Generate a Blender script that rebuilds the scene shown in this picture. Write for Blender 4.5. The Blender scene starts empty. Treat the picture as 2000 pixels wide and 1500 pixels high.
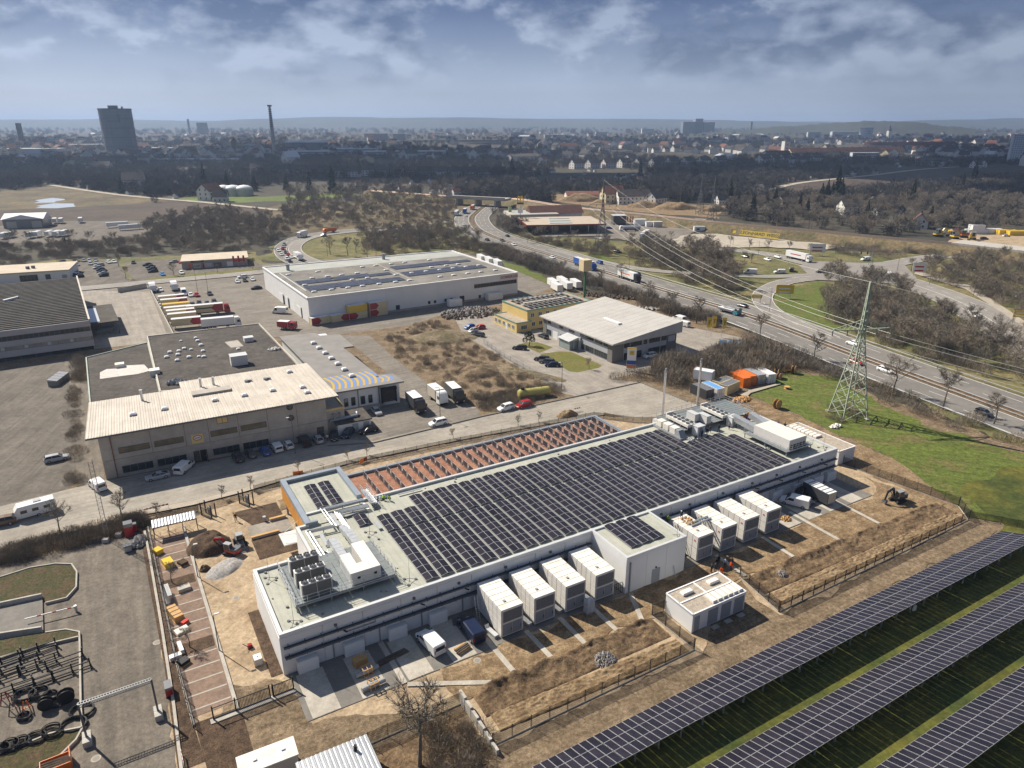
import bpy,math,random
from mathutils import Vector,Matrix,noise
R=random.Random(11)
SC=bpy.context.scene
COL=SC.collection
PI=math.pi
rad=math.radians
# ---------------------------------------------------------------- camera
F=1388.9;CAMH=68.0;PITCH=math.atan((750-238)/F)
cam=bpy.data.cameras.new('camera');cam.sensor_width=36;cam.lens=25.0
cam.clip_start=1;cam.clip_end=60000
camo=bpy.data.objects.new('camera',cam);COL.objects.link(camo)
camo.location=(0,0,CAMH);camo.rotation_euler=(PI/2-PITCH,0,0)
SC.camera=camo
# ---------------------------------------------------------------- sky
HAZE=1.15e-4
SUN_EL=rad(42.5);SHAD=rad(-34.5)               # elevation; heading in which shadows fall
sdir=Vector((-math.cos(SHAD)*math.cos(SUN_EL),-math.sin(SHAD)*math.cos(SUN_EL),math.sin(SUN_EL)))
w=bpy.data.worlds.new('World');SC.world=w;w.use_nodes=True
w.cycles.sampling_method='MANUAL';w.cycles.sample_map_resolution=256
nt=w.node_tree;N=nt.nodes;LK=nt.links;N.clear()
def wn(t,**k):
 n=N.new(t)
 for a,b in k.items():setattr(n,a,b)
 return n
def wmath(op,a,b=None,clamp=False):
 n=wn('ShaderNodeMath',operation=op,use_clamp=clamp)
 for i,q in enumerate((a,b)):
  if q is None:continue
  if isinstance(q,(int,float)):n.inputs[i].default_value=q
  else:LK.new(q,n.inputs[i])
 return n.outputs[0]
def wmix(f,a,b):
 n=wn('ShaderNodeMix',data_type='RGBA')
 for i,q in ((0,f),(6,a),(7,b)):
  if isinstance(q,(int,float)):n.inputs[i].default_value=q
  elif isinstance(q,tuple):n.inputs[i].default_value=(*q,1)
  else:LK.new(q,n.inputs[i])
 return n.outputs[2]
sky=wn('ShaderNodeTexSky',sky_type='NISHITA');sky.sun_disc=False
sky.sun_elevation=SUN_EL;sky.sun_rotation=math.atan2(sdir.x,sdir.y)
sky.air_density=1.0;sky.dust_density=1.6;sky.ozone_density=1.5
tc=wn('ShaderNodeTexCoord')
mp=wn('ShaderNodeMapping');mp.inputs['Scale'].default_value=(1,1,1.9)
LK.new(tc.outputs['Generated'],mp.inputs['Vector'])
def wnoise(scale,detail,rough,off):
 m=wn('ShaderNodeMapping');m.inputs['Location'].default_value=off
 LK.new(mp.outputs[0],m.inputs['Vector'])
 n=wn('ShaderNodeTexNoise');n.inputs['Scale'].default_value=scale
 n.inputs['Detail'].default_value=detail;n.inputs['Roughness'].default_value=rough
 n.inputs['Distortion'].default_value=.0
 LK.new(m.outputs[0],n.inputs['Vector']);return n.outputs['Fac']
sep=wn('ShaderNodeSeparateXYZ');LK.new(tc.outputs['Generated'],sep.inputs[0])
zz=sep.outputs[2]
n1=wnoise(8.5,6,.56,(12.3,8.9,3.5));n2=wnoise(8.5,3,.5,(12.3+.006,8.9,3.45));n3=wnoise(2.6,2,.5,(9.7,7.0,1.0))
def wramp(v,lo,hi):
 n=wn('ShaderNodeMapRange',interpolation_type='SMOOTHSTEP');LK.new(v,n.inputs[0])
 n.inputs[1].default_value=lo;n.inputs[2].default_value=hi;return n.outputs[0]
# a dark cloud deck closes above the horizon and breaks up again overhead
high=wmath('MULTIPLY',wramp(zz,-.01,.17),wmath('SUBTRACT',1.0,wmath('MULTIPLY',wramp(zz,.25,.7),.12)))
cov=wmath('ADD',n1,wmath('MULTIPLY',wmath('SUBTRACT',n3,.5),.7))
mask=wmath('MULTIPLY',wramp(cov,.43,.57),wramp(zz,.02,.085))
lit=wmath('ADD',wmath('MULTIPLY',wmath('SUBTRACT',n1,n2),5.0),.40,True)   # tops towards the light are paler
DECK=11.0
def dk(*c):return tuple(q*DECK for q in c)
cloud=wmix(lit,dk(.075,.115,.205),dk(.44,.51,.63))
base=wmix(high,wmix(.85,sky.outputs[0],dk(.40,.48,.62)),dk(.062,.105,.225))
base=wmix(wmath('MULTIPLY',wmath('MULTIPLY',wramp(n3,.50,.30),.5),wramp(zz,.04,.12)),base,dk(.05,.08,.155))         # darker banks of the deck
base=wmix(wramp(zz,.25,.7),base,wmix(.3,base,sky.outputs[0]))
out=wmix(wmath('MULTIPLY',mask,.55),base,cloud)
sund=wmath('ADD',wmath('MULTIPLY',sep.outputs[0],-math.cos(SHAD)),wmath('MULTIPLY',sep.outputs[1],-math.sin(SHAD)))
glow=wn('ShaderNodeMapRange');LK.new(sund,glow.inputs[0])                              # the air is brighter towards the sun's side
for i_,q_ in enumerate((-.4,1.0,.72,1.16)):glow.inputs[i_+1].default_value=q_
gv=wn('ShaderNodeVectorMath',operation='SCALE');LK.new(out,gv.inputs[0]);LK.new(glow.outputs[0],gv.inputs['Scale']);out=gv.outputs[0]
bg=wn('ShaderNodeBackground');bg.inputs['Strength'].default_value=0.075
LK.new(out,bg.inputs['Color'])
wo=wn('ShaderNodeOutputWorld');LK.new(bg.outputs[0],wo.inputs['Surface'])
# ---------------------------------------------------------------- sun
sl=bpy.data.lights.new('sun','SUN');sl.energy=5.0;sl.angle=rad(.53);sl.color=(1,.92,.79)
so=bpy.data.objects.new('sun',sl);COL.objects.link(so)
so.rotation_euler=(-sdir).to_track_quat('-Z','Y').to_euler();so.location=(-60,60,200)
SC.view_settings.view_transform='Standard';SC.view_settings.look='None'
SC.view_settings.exposure=0.6;SC.view_settings.gamma=1;SC.view_settings.use_curve_mapping=False
SC.render.engine='CYCLES'
SC.cycles.max_bounces=5;SC.cycles.diffuse_bounces=2;SC.cycles.glossy_bounces=2
SC.cycles.transmission_bounces=2;SC.cycles.volume_bounces=0;SC.cycles.transparent_max_bounces=6
# ---------------------------------------------------------------- survey: photograph pixel (2000 x 1500) -> point of the ground plan at height z
def G(u,v,z=0.0):
 a=(u-1000)/F;b=(v-750)/F;S,C=math.sin(PITCH),math.cos(PITCH)
 t=(z-CAMH)/(-S-b*C)
 return Vector((t*a,t*(C-b*S),z))
SA=rad(30.2);SCA,SSA=math.cos(SA),math.sin(SA);SO=Vector((-29.7,74.0))
def S(x,y,z=0.0):                       # site grid of the data centre -> world
 return Vector((SO.x+x*SCA-y*SSA,SO.y+x*SSA+y*SCA,z))
# ---------------------------------------------------------------- materials
MATS={};K_=MATS
def lin(c):return tuple(c) if not isinstance(c,str) else tuple(((int(c[i:i+2],16)/255) ** 2.2) for i in (0,2,4))
def M(name,col=(.5,.5,.5),rough=.8,var=.18,scale=.6,bump=0.,metal=0.,col2=None,spec=.3,fine=0.,obj=False,rand=0.,stripes=None,emit=0.,mixlo=.38,mixhi=.62,tr=0.,streak=None):
 """procedural material: broad patches, fine grain, optional ribs, optional per-object tint"""
 if name in MATS:return K_[name]
 m=bpy.data.materials.new(name);m.use_nodes=True;K_[name]=m
 t=m.node_tree;nd=t.nodes;lk=t.links;p=nd['Principled BSDF']
 col=lin(col);c2=lin(col2) if col2 else tuple(c*(1-var) for c in col)
 tcn=nd.new('ShaderNodeTexCoord')
 if obj:src=tcn.outputs['Object']
 else:
  ge=nd.new('ShaderNodeNewGeometry');src=ge.outputs['Position']
 p.inputs['Roughness'].default_value=rough;p.inputs['Metallic'].default_value=metal
 p.inputs['Specular IOR Level'].default_value=spec
 def nz(s,d):
  n=nd.new('ShaderNodeTexNoise');n.inputs['Scale'].default_value=s;n.inputs['Detail'].default_value=d
  n.inputs['Roughness'].default_value=.62;lk.new(src,n.inputs['Vector']);return n.outputs['Fac']
 def mx(f,a,b,bt='MIX'):
  n=nd.new('ShaderNodeMix');n.data_type='RGBA';n.blend_type=bt
  for i,q in ((0,f),(6,a),(7,b)):
   if isinstance(q,(int,float)):n.inputs[i].default_value=q
   elif isinstance(q,tuple):n.inputs[i].default_value=(*q,1)
   else:lk.new(q,n.inputs[i])
  return n.outputs[2]
 def mr(v,a,b,c=0.,d=1.):
  n=nd.new('ShaderNodeMapRange');lk.new(v,n.inputs[0])
  for i,q in enumerate((a,b,c,d)):n.inputs[i+1].default_value=q
  return n.outputs[0]
 o=None
 if var or col2:
  o=mx(mr(nz(scale,4),mixlo,mixhi),c2,col)
  if fine:o=mx(1.0,o,mx(mr(nz(scale*6,3),.3,.7),(1-fine*.7,)*3,(1+fine*.7,)*3),'MULTIPLY');o=mx(1.0,o,mx(mr(nz(scale*19,2),.3,.7),(1-fine*.6,)*3,(1+fine*.6,)*3),'MULTIPLY')
 if streak:                                     # wheel-worn streaks: (heading in degrees, pitch, strength)
  mpn=nd.new('ShaderNodeMapping');mpn.vector_type='TEXTURE';mpn.inputs['Rotation'].default_value=(0,0,rad(streak[0]));mpn.inputs['Scale'].default_value=(14,1,1);lk.new(src,mpn.inputs['Vector'])
  n=nd.new('ShaderNodeTexNoise');n.inputs['Scale'].default_value=1/streak[1];n.inputs['Detail'].default_value=4;n.inputs['Distortion'].default_value=.5;lk.new(mpn.outputs[0],n.inputs['Vector'])
  o=mx(1.0,o,mx(mr(n.outputs['Fac'],.35,.65),(1-streak[2],)*3,(1+streak[2]*.5,)*3),'MULTIPLY')
 if rand:
  oi=nd.new('ShaderNodeObjectInfo')
  o=mx(1.0,o or col,mx(oi.outputs['Random'],(1-rand,1-rand*.85,1-rand*.6),(1+rand,1+rand*.9,1+rand*.8)),'MULTIPLY')
 if stripes:                                    # (axis, pitch, depth colour factor) ribs of sheet metal / corrugation in object space
  ax,pitch,k=stripes
  sx=nd.new('ShaderNodeSeparateXYZ');lk.new(tcn.outputs['Object'],sx.inputs[0])
  ml=nd.new('ShaderNodeMath');ml.operation='MULTIPLY';lk.new(sx.outputs[ax],ml.inputs[0]);ml.inputs[1].default_value=1/pitch
  fr=nd.new('ShaderNodeMath');fr.operation='FRACT';lk.new(ml.outputs[0],fr.inputs[0])
  g=nd.new('ShaderNodeMath');g.operation='LESS_THAN';lk.new(fr.outputs[0],g.inputs[0]);g.inputs[1].default_value=.22
  o=mx(g.outputs[0],o or col,mx(1.0,o or col,(k,k,k),'MULTIPLY'))
 if o is None:p.inputs['Base Color'].default_value=(*col,1)
 else:lk.new(o,p.inputs['Base Color'])
 if bump:
  b=nd.new('ShaderNodeBump');b.inputs['Strength'].default_value=bump;b.inputs['Distance'].default_value=.15
  lk.new(nz(scale*6,3),b.inputs['Height']);lk.new(b.outputs[0],p.inputs['Normal'])
 if emit:
  p.inputs['Emission Color'].default_value=(*col,1);p.inputs['Emission Strength'].default_value=emit
 if tr:
  p.inputs['Alpha'].default_value=1-tr
 return m
# ---------------------------------------------------------------- mesh builder
class MB:
 def __init__(s):s.v=[];s.f=[];s.m=[]
 def face(s,pts,m=0):
  n=len(s.v);s.v += [tuple(p) for p in pts];s.f.append(tuple(range(n,n+len(pts))));s.m.append(m);return s
 def box(s,x0,x1,y0,y1,z0,z1,m=0,mt=None):
  return s.prism([(x0,y0),(x1,y0),(x1,y1),(x0,y1)],z0,z1,m,mt)
 def prism(s,poly,z0,z1,m=0,mt=None,cap0=True):
  k=len(poly);n=len(s.v)
  a=sum(poly[i][0]*poly[(i+1) % k][1]-poly[(i+1) % k][0]*poly[i][1] for i in range(k))
  if a < 0:poly=list(poly)[::-1]
  zt=z1 if isinstance(z1,(list,tuple)) else [z1]*k
  if a < 0 and isinstance(z1,(list,tuple)):zt=list(z1)[::-1]
  s.v += [(p[0],p[1],z0) for p in poly]+[(p[0],p[1],zt[i]) for i,p in enumerate(poly)]
  for i in range(k):
   j=(i+1) % k;s.f.append((n+i,n+j,n+k+j,n+k+i));s.m.append(m)
  s.f.append(tuple(range(n+k,n+2*k)));s.m.append(m if mt is None else mt)
  if cap0:s.f.append(tuple(range(n+k-1,n-1,-1)));s.m.append(m)
  return s
 def bar(s,a,b,w,h=None,m=0):
  a=Vector(a);b=Vector(b);d=b-a
  if d.length < 1e-6:return s
  h=h or w;d.normalize();up=Vector((0,0,1)) if abs(d.z) < .95 else Vector((1,0,0))
  x=d.cross(up).normalized()*w/2;y=x.cross(d).normalized()*h/2;n=len(s.v)
  for p in (a,b):
   for q in (-x-y,x-y,x+y,-x+y):s.v.append(tuple(p+q))
  for i in range(4):
   j=(i+1) % 4;s.f.append((n+i,n+j,n+4+j,n+4+i));s.m.append(m)
  s.f += [(n+3,n+2,n+1,n),(n+4,n+5,n+6,n+7)];s.m += [m,m];return s
 def tube(s,pts,r,k=6,m=0,caps=True):
  pts=[Vector(p) for p in pts];rr=r if isinstance(r,(list,tuple)) else [r]*len(pts);n=len(s.v)
  for i,p in enumerate(pts):
   d=(pts[min(i+1,len(pts)-1)]-pts[max(i-1,0)])
   d=d.normalized() if d.length > 1e-9 else Vector((0,0,1))
   up=Vector((0,0,1)) if abs(d.z) < .95 else Vector((1,0,0))
   x=d.cross(up).normalized();y=x.cross(d).normalized()
   for q in range(k):
    a=2*PI*q/k;s.v.append(tuple(p+(x*math.cos(a)+y*math.sin(a))*rr[i]))
  for i in range(len(pts)-1):
   for q in range(k):
    b=n+i*k;c=(q+1) % k
    s.f.append((b+q,b+c,b+k+c,b+k+q));s.m.append(m)
  if caps:
   s.f.append(tuple(n+q for q in range(k-1,-1,-1)));s.m.append(m)
   e=n+(len(pts)-1)*k;s.f.append(tuple(e+q for q in range(k)));s.m.append(m)
  return s
 def cyl(s,x,y,z0,z1,r,r1=None,k=12,m=0):
  return s.tube([(x,y,z0),(x,y,z1)],[r,r if r1 is None else r1],k,m)
 def loft(s,rings,m=0,caps=True,mf=None):
  k=len(rings[0]);n=len(s.v)
  for r in rings:s.v += [tuple(p) for p in r]
  for i in range(len(rings)-1):
   for q in range(k):
    b=n+i*k;c=(q+1) % k;s.f.append((b+q,b+c,b+k+c,b+k+q));s.m.append(mf(i,q) if mf else m)
  if caps:
   s.f.append(tuple(n+q for q in range(k-1,-1,-1)));s.m.append(m)
   e=n+(len(rings)-1)*k;s.f.append(tuple(e+q for q in range(k)));s.m.append(m)
  return s
 def grid(s,nx,ny,fn,m=0):
  n=len(s.v)
  for j in range(ny+1):
   for i in range(nx+1):s.v.append(tuple(fn(i/nx,j/ny)))
  for j in range(ny):
   for i in range(nx):
    a=n+j*(nx+1)+i;s.f.append((a,a+1,a+nx+2,a+nx+1));s.m.append(m)
  return s
 def mesh(s,name,mats,smooth=False):
  me=bpy.data.meshes.new(name);me.from_pydata(s.v,[],s.f)
  for x in (mats if isinstance(mats,(list,tuple)) else [mats]):me.materials.append(x)
  if any(s.m):me.polygons.foreach_set('material_index',s.m)
  if smooth:me.polygons.foreach_set('use_smooth',[True]*len(s.f))
  me.update();return me
 def obj(s,name,mats,parent=None,smooth=False,**k):
  return O(name,s.mesh(name,mats,smooth),parent,**k)
def O(name,me,parent=None,loc=(0,0,0),rz=0.,label=None,cat=None,group=None,kind=None,scale=None,rot=None):
 o=bpy.data.objects.new(name,me);COL.objects.link(o)
 if parent:o.parent=parent
 o.location=loc;o.rotation_euler=rot or (0,0,rz)
 if scale:o.scale=(scale,)*3 if isinstance(scale,(int,float)) else scale
 for a,b in (('label',label),('category',cat),('group',group),('kind',kind)):
  if b:o[a]=b
 return o
def T(name,label,cat,loc=(0,0,0),rz=0.,group=None,**k):
 o=O(name,None,None,loc,rz,label,cat,group,**k);o.empty_display_size=.2;return o
def tint(o,mat,slot=0):
 o.material_slots[slot].link='OBJECT';o.material_slots[slot].material=mat;return o
KIDS={}
def kids(o):
 return [c for c in o.children]
def clone(o,loc,rz=None,label=None,group=None,parent=None,scale=None,top=True,kd=None):
 c=o.copy();COL.objects.link(c)
 if top:
  c.location=loc
  if rz is not None:c.rotation_euler=(0,0,rz)
  if label:c['label']=label
  if group:c['group']=group
  if scale:c.scale=(scale,)*3
 else:c.parent=parent
 for ch in (kd or KIDS).get(o.name,None) or kids(o):clone(ch,None,parent=c,top=False)
 return c
def lerp(a,b,t):return a+(b-a)*t
def spline(pts,step=6.0):
 """Catmull-Rom through plan points, resampled"""
 P=[Vector((p[0],p[1],p[2] if len(p) > 2 else 0)) for p in pts];P=[P[0]*2-P[1]]+P+[P[-1]*2-P[-2]];o=[]
 for i in range(1,len(P)-2):
  n=max(2,int((P[i+1]-P[i]).length/step))
  for k in range(n):
   t=k/n;a,b,c,d=P[i-1:i+3]
   o.append(.5*((2*b)+(c-a)*t+(2*a-5*b+4*c-d)*t*t+(3*b-a-3*c+d)*t ** 3))
 o.append(P[-2]);return o
def offs(pts,d):
 o=[]
 for i,p in enumerate(pts):
  t=pts[min(i+1,len(pts)-1)]-pts[max(i-1,0)];t.z=0;t.normalize()
  o.append(p+Vector((t.y,-t.x,0))*d)          # positive = to the right of travel
 return o
# ================================================================ the setting: ground, yards, roads
def ground_mats():
 M('m_far_ground',(.07,.058,.04),.95,col2=(.042,.04,.028),scale=.012,fine=.35)
 M('m_street',(.34,.305,.26),.9,col2=(.27,.243,.205),scale=.16,fine=.14,streak=(29,.7,.12))
 M('m_street_dark',(.20,.185,.165),.9,var=.2,scale=.2,fine=.12)
 M('m_pavement',(.40,.35,.285),.9,var=.15,scale=.5,fine=.1)
 M('m_yard',(.17,.146,.118),.9,col2=(.125,.106,.086),scale=.3,fine=.3,bump=.15,mixlo=.34,mixhi=.62,streak=(118,1.4,.22))
 M('m_yard2',(.215,.19,.16),.9,col2=(.165,.145,.122),scale=.12,fine=.2,streak=(35,1.5,.16))
 M('m_concrete_yard',(.32,.285,.245),.9,var=.2,scale=.2,fine=.15,streak=(120,1.3,.14))
 M('m_lot',(.155,.133,.11),.92,col2=(.11,.096,.08),scale=.14,fine=.22,streak=(100,1.2,.2))
 M('m_tan',(.40,.305,.20),.95,col2=(.29,.21,.132),scale=.2,fine=.3,bump=.35,mixlo=.36,mixhi=.56,streak=(70,.5,.12))
 M('m_soil',(.20,.135,.075),.95,col2=(.10,.064,.036),scale=.5,fine=.6,bump=.9)
 M('m_soil_tan',(.275,.195,.112),.95,col2=(.17,.112,.06),scale=.4,fine=.55,bump=.8,streak=(32,.5,.14))
 M('m_mulch',(.105,.066,.04),.95,col2=(.055,.035,.022),scale=.8,fine=.7,bump=.8)
 M('m_gravel_soil',(.215,.158,.10),.95,col2=(.14,.10,.06),scale=.35,fine=.6,bump=.7,streak=(31,.5,.16))
 M('m_grass',(.098,.125,.022),.95,col2=(.14,.12,.042),scale=.16,fine=.5,bump=.5,mixlo=.34,mixhi=.5,streak=(-20,1.2,.22))
 M('m_lawn',(.12,.125,.026),.95,col2=(.15,.13,.04),scale=.2,fine=.3)
 M('m_dry',(.185,.155,.07),.95,col2=(.095,.10,.032),scale=.05,fine=.4,bump=.3)
 M('m_scrubland',(.21,.165,.105),.95,col2=(.105,.085,.045),scale=.16,fine=.6,bump=.8)
 M('m_field',(.085,.062,.046),.95,col2=(.058,.043,.032),scale=.03,fine=.3)
 M('m_meadow',(.15,.115,.06),.95,col2=(.075,.06,.035),scale=.03,fine=.4)
 M('m_green',(.12,.165,.03),.95,col2=(.09,.11,.025),scale=.03,fine=.3)
 M('m_mway',(.205,.19,.172),.85,col2=(.17,.158,.145),scale=.08,fine=.1)
 M('m_ramp',(.27,.25,.225),.85,col2=(.23,.21,.19),scale=.06,fine=.1)
 M('m_gravel',(.42,.37,.30),.95,var=.16,scale=.1,fine=.25)
 M('m_paint',(.78,.77,.73),.6,var=.22,scale=1.5)
 M('m_kerb',(.44,.405,.355),.85,var=.2,scale=1.)
 M('m_ballast',(.115,.095,.078),.95,var=.35,scale=.6,fine=.4)
 M('m_bank',(.18,.135,.075),.95,col2=(.095,.085,.04),scale=.1,fine=.5,bump=.6)
 M('m_water',(.62,.66,.70),.08,var=0)
 M('m_bedgreen',(.05,.052,.018),.95,col2=(.085,.06,.03),scale=.5,fine=.6,bump=.8)
 M('m_pvgrass',(.045,.06,.012),.95,col2=(.11,.105,.018),scale=.1,fine=.4,bump=.4)
 M('m_tarmac_patch',(.24,.165,.12),.9,col2=(.17,.118,.09),scale=.4,fine=.25)
ground_mats()
MB().face([(-26000,-600,0),(26000,-600,0),(26000,24000,0),(-26000,24000,0)]).obj('ground',K_['m_far_ground'],kind='structure',label='dark scrubby ground spreading to the horizon')
RAG=('m_meadow','m_field','m_green','m_dry','m_grass','m_gravel_soil','m_soil','m_soil_tan','m_gravel','m_water','m_pvgrass','m_scrubland','m_tan')
ZK=[0];ZP=[];ZR=[]
def gz(x,y):
 """height of the topmost ground sheet at a plan point"""
 for z,pl,w_ in reversed(ZR):
  for i in range(0,len(pl)):
   if abs(pl[i].x-x) < 12 and abs(pl[i].y-y) < 12 and math.hypot(pl[i].x-x,pl[i].y-y) < w_/2+1.5:return z
 for z,pl,a,b,c,d in reversed(ZP):
  if a <= x <= b and c <= y <= d:
   ins=False;j=len(pl)-1
   for i in range(len(pl)):
    if (pl[i][1] > y) != (pl[j][1] > y) and x < (pl[j][0]-pl[i][0])*(y-pl[i][1])/(pl[j][1]-pl[i][1])+pl[i][0]:ins=not ins
    j=i
   if ins:return z
 return 0.
def GG(u,v):
 p=G(u,v);p.z=gz(p.x,p.y);return p
def SG(x,y):
 p=S(x,y);p.z=gz(p.x,p.y);return p
def zone(name,px,mat,label=None,z=None,kind='structure',site=False,sub=None):
 ZK[0] += 1;z=.004*ZK[0]
 p=[(S(*q) if site else G(*q)) for q in px]
 if mat in RAG:
  q=[]
  for a,b in zip(p,p[1:]+p[:1]):
   L=(b-a).length;st=max(1.2,(a.length+b.length)/160);n=min(60,max(1,int(L/st)));nn=Vector(((b-a).y,-(b-a).x,0)).normalized() if L else Vector()
   for k in range(n):
    c=a.lerp(b,k/n);q.append(c+nn*st*1.1*noise.noise(Vector((c.x,c.y,ZK[0]))/(st*2.2)))
  p=q
 ZP.append((z,[(a.x,a.y) for a in p],min(a.x for a in p),max(a.x for a in p),min(a.y for a in p),max(a.y for a in p)))
 return MB().face([(a.x,a.y,z) for a in p] if sum(p[i].x*p[(i+1) % len(p)].y-p[(i+1) % len(p)].x*p[i].y for i in range(len(p))) > 0 else [(a.x,a.y,z) for a in p][::-1]).obj(name,K_[mat],kind=kind,label=label)
# far and middle ground
zone('meadow',[(-60,378),(110,364),(235,380),(335,393),(200,403),(-60,412)],'m_meadow','tan rough meadow beyond the ploughed field')
zone('ploughed_field',[(-80,412),(120,408),(200,402),(335,393),(545,408),(515,416),(300,427),(130,433),(-80,440)],'m_field','dark brown ploughed field on the left')
zone('grass',[(330,388),(420,381),(540,384),(690,376),(700,383),(560,392),(430,397)],'m_green','bright green meadow strip by the farm buildings')
zone('pond',[(70,391),(95,387),(116,389),(108,395),(75,396)],'m_water','upper small pond in the meadow')
zone('pond',[(72,402),(100,398),(135,398),(143,403),(110,407),(74,406)],'m_water','lower small pond in the meadow')
zone('gravel_yard',[(-60,475),(-60,446),(130,432),(285,431),(295,456),(140,474)],'m_lot','gravel yard with parked trailers')
zone('ploughed_field',[(1480,376),(1560,356),(1700,340),(1870,326),(2100,318),(2100,350),(1930,352),(1720,372),(1540,391)],'m_field','brown ploughed field on the right')
zone('gravel_yard',[(1840,474),(1880,458),(1930,452),(2080,462),(2080,482),(1900,482)],'m_tan','sandy machine yard by the railway')
zone('construction_ground',[(1030,384),(1075,378),(1260,392),(1420,402),(1400,428),(1230,412),(1100,396)],'m_soil_tan','sandy earthworks beside the railway')
zone('scrub_ground',[(530,402),(760,385),(905,386),(930,412),(885,440),(720,446),(560,458),(500,425)],'m_meadow','tan scrubland beyond the left loop')
zone('verge',[(850,425),(1000,452),(1200,470),(1560,488),(1900,500),(2150,560),(2200,1000),(1900,838),(1560,672),(1270,570),(1040,505),(880,455)],'m_dry','dry grass verge between the ramps')
zone('verge',[(500,505),(560,470),(640,455),(800,446),(900,455),(960,490),(900,498),(560,512)],'m_dry','grass inside the left ramp loop')
zone('grass',[(-80,530),(110,508),(350,499),(500,492),(530,515),(330,545),(170,560),(-80,580)],'m_dry','grass around the retail car park')
zone('grass',[(1600,550),(1545,560),(1518,576),(1520,592),(1545,618),(1600,642),(1660,655),(1640,610),(1650,560)],'m_grass','green lawn inside the right ramp curve')
zone('grass',[(1090,505),(1180,490),(1200,510),(1290,545),(1440,590),(1420,600),(1240,560)],'m_grass','green verge beside the exit ramp')
zone('grass',[(960,503),(985,508),(1090,550),(1060,557),(1000,530)],'m_grass','green strip behind the warehouse')
# district
zone('dry_ground',[(-300,1200),(-200,700),(150,640),(300,660),(520,640),(860,600),(1080,560),(1330,600),(1480,660),(1700,770),(2250,960),(2400,1750),(-300,1750)],'m_gravel_soil','bare dry soil of the industrial estate')
zone('yard',[(150,566),(430,543),(512,517),(885,488),(945,505),(1010,530),(1080,560),(1010,592),(905,602),(800,636),(640,656),(545,658),(285,672),(140,650)],'m_yard2','asphalt yard around the white warehouse')
zone('yard',[(160,567),(293,570),(330,664),(290,670),(185,682),(120,600)],'m_concrete_yard','pale concrete yard beside the ribbed-roof building')
zone('car_park',[(118,552),(140,512),(228,508),(242,530),(258,556),(130,562)],'m_lot','car park by the flat bungalow')
zone('car_park',[(242,513),(350,505),(365,526),(492,518),(500,512),(530,530),(330,548),(262,556)],'m_lot','car park of the flat retail building')
zone('grass',[(284,545),(345,538),(500,524),(512,529),(340,545),(290,550)],'m_lawn','thin grass strip along the back street')
zone('car_park',[(-150,735),(0,722),(122,702),(148,780),(160,850),(158,935),(96,982),(0,1005),(-200,1060)],'m_lot','large bare car park on the left')
zone('alley',[(122,702),(160,690),(182,780),(205,940),(170,950),(148,940),(150,800)],'m_yard','weedy alley beside the concrete building')
zone('driveway',[(668,655),(722,656),(770,700),(838,752),(938,802),(935,815),(830,842),(660,876),(638,830),(780,748),(694,678)],'m_yard2','asphalt delivery yard beside the wavy-painted hall')
zone('yard',[(880,606),(965,606),(1055,645),(1330,636),(1450,660),(1440,692),(1325,705),(1195,742),(1250,748),(1128,775),(1096,768),(985,702),(905,655)],'m_concrete_yard','pale paved yard around the grey office building')
zone('lawn',[(1054,692),(1094,687),(1116,688),(1176,714),(1170,719),(1128,728),(1112,726)],'m_lawn','trimmed lawn in front of the grey office building')
zone('lawn',[(1014,673),(1030,669),(1050,669),(1080,679),(1054,690)],'m_lawn','small round lawn with a pruned tree')
zone('street',[(-220,1130),(0,1064),(120,1031),(250,1001),(380,976),(480,951),(560,928),(700,894),(900,853),(1050,827),(1180,806),(1236,820),(1300,820),(1362,792),(1340,783),(1252,747),(1128,773),(940,813),(900,823),(830,839),(730,862),(640,857),(208,939),(180,945),(0,990),(-220,1045)],'m_street','pale street running in front of the data centre')
zone('yard',[(-250,1210),(0,1106),(285,1040),(294,1085),(318,1230),(342,1380),(368,1640),(-300,1700)],'m_yard','block-paved yard at the lower left')
zone('site_ground',[(282,1035),(385,1001),(560,946),(700,902),(900,862),(1160,812),(1290,822),(1362,794),(1480,832),(1660,905),(1735,905),(1895,1020),(1521,1205),(1440,1132),(1360,1280),(960,1468),(640,1500),(600,1640),(375,1640),(345,1500),(318,1230)],'m_tan','tan compacted gravel of the building site')
zone('meadow',[(1460,772),(1545,724),(1640,742),(1720,790),(1800,830),(2000,885),(2250,960),(2300,1100),(2040,1040),(1960,1022),(1890,1010),(1790,930),(1740,895),(1640,850),(1560,812),(1500,790)],'m_grass','bright green meadow below the pylon')
zone('bare_soil',[(1455,775),(1500,792),(1560,815),(1650,858),(1740,895),(1800,935),(1890,1008),(1860,1000),(1640,905),(1560,845),(1470,800)],'m_soil_tan','churned soil along the site fence')
zone('grass',[(0,-30.6),(112,-30.6),(121,-27),(125,-16),(190,-16),(190,-90),(-20,-90),(-10,-50)],'m_pvgrass','grass under the rows of solar tables',site=True)
zone('bare_soil',[(900,1530),(960,1470),(1357,1284),(1521,1208),(1895,1024),(1952,1040),(1570,1240),(1085,1500),(1030,1560)],'m_gravel_soil','dry soil track between fence and solar tables')
zone('bare_soil',[(455,1345),(560,1330),(612,1410),(900,1382),(960,1465),(680,1480),(560,1500),(400,1480)],'m_gravel_soil','raked soil in front of the pads')
zone('garden',[(690,1490),(900,1395),(962,1470),(900,1640),(640,1640),(640,1520)],'m_soil','dark overgrown plot below the fence')
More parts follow.
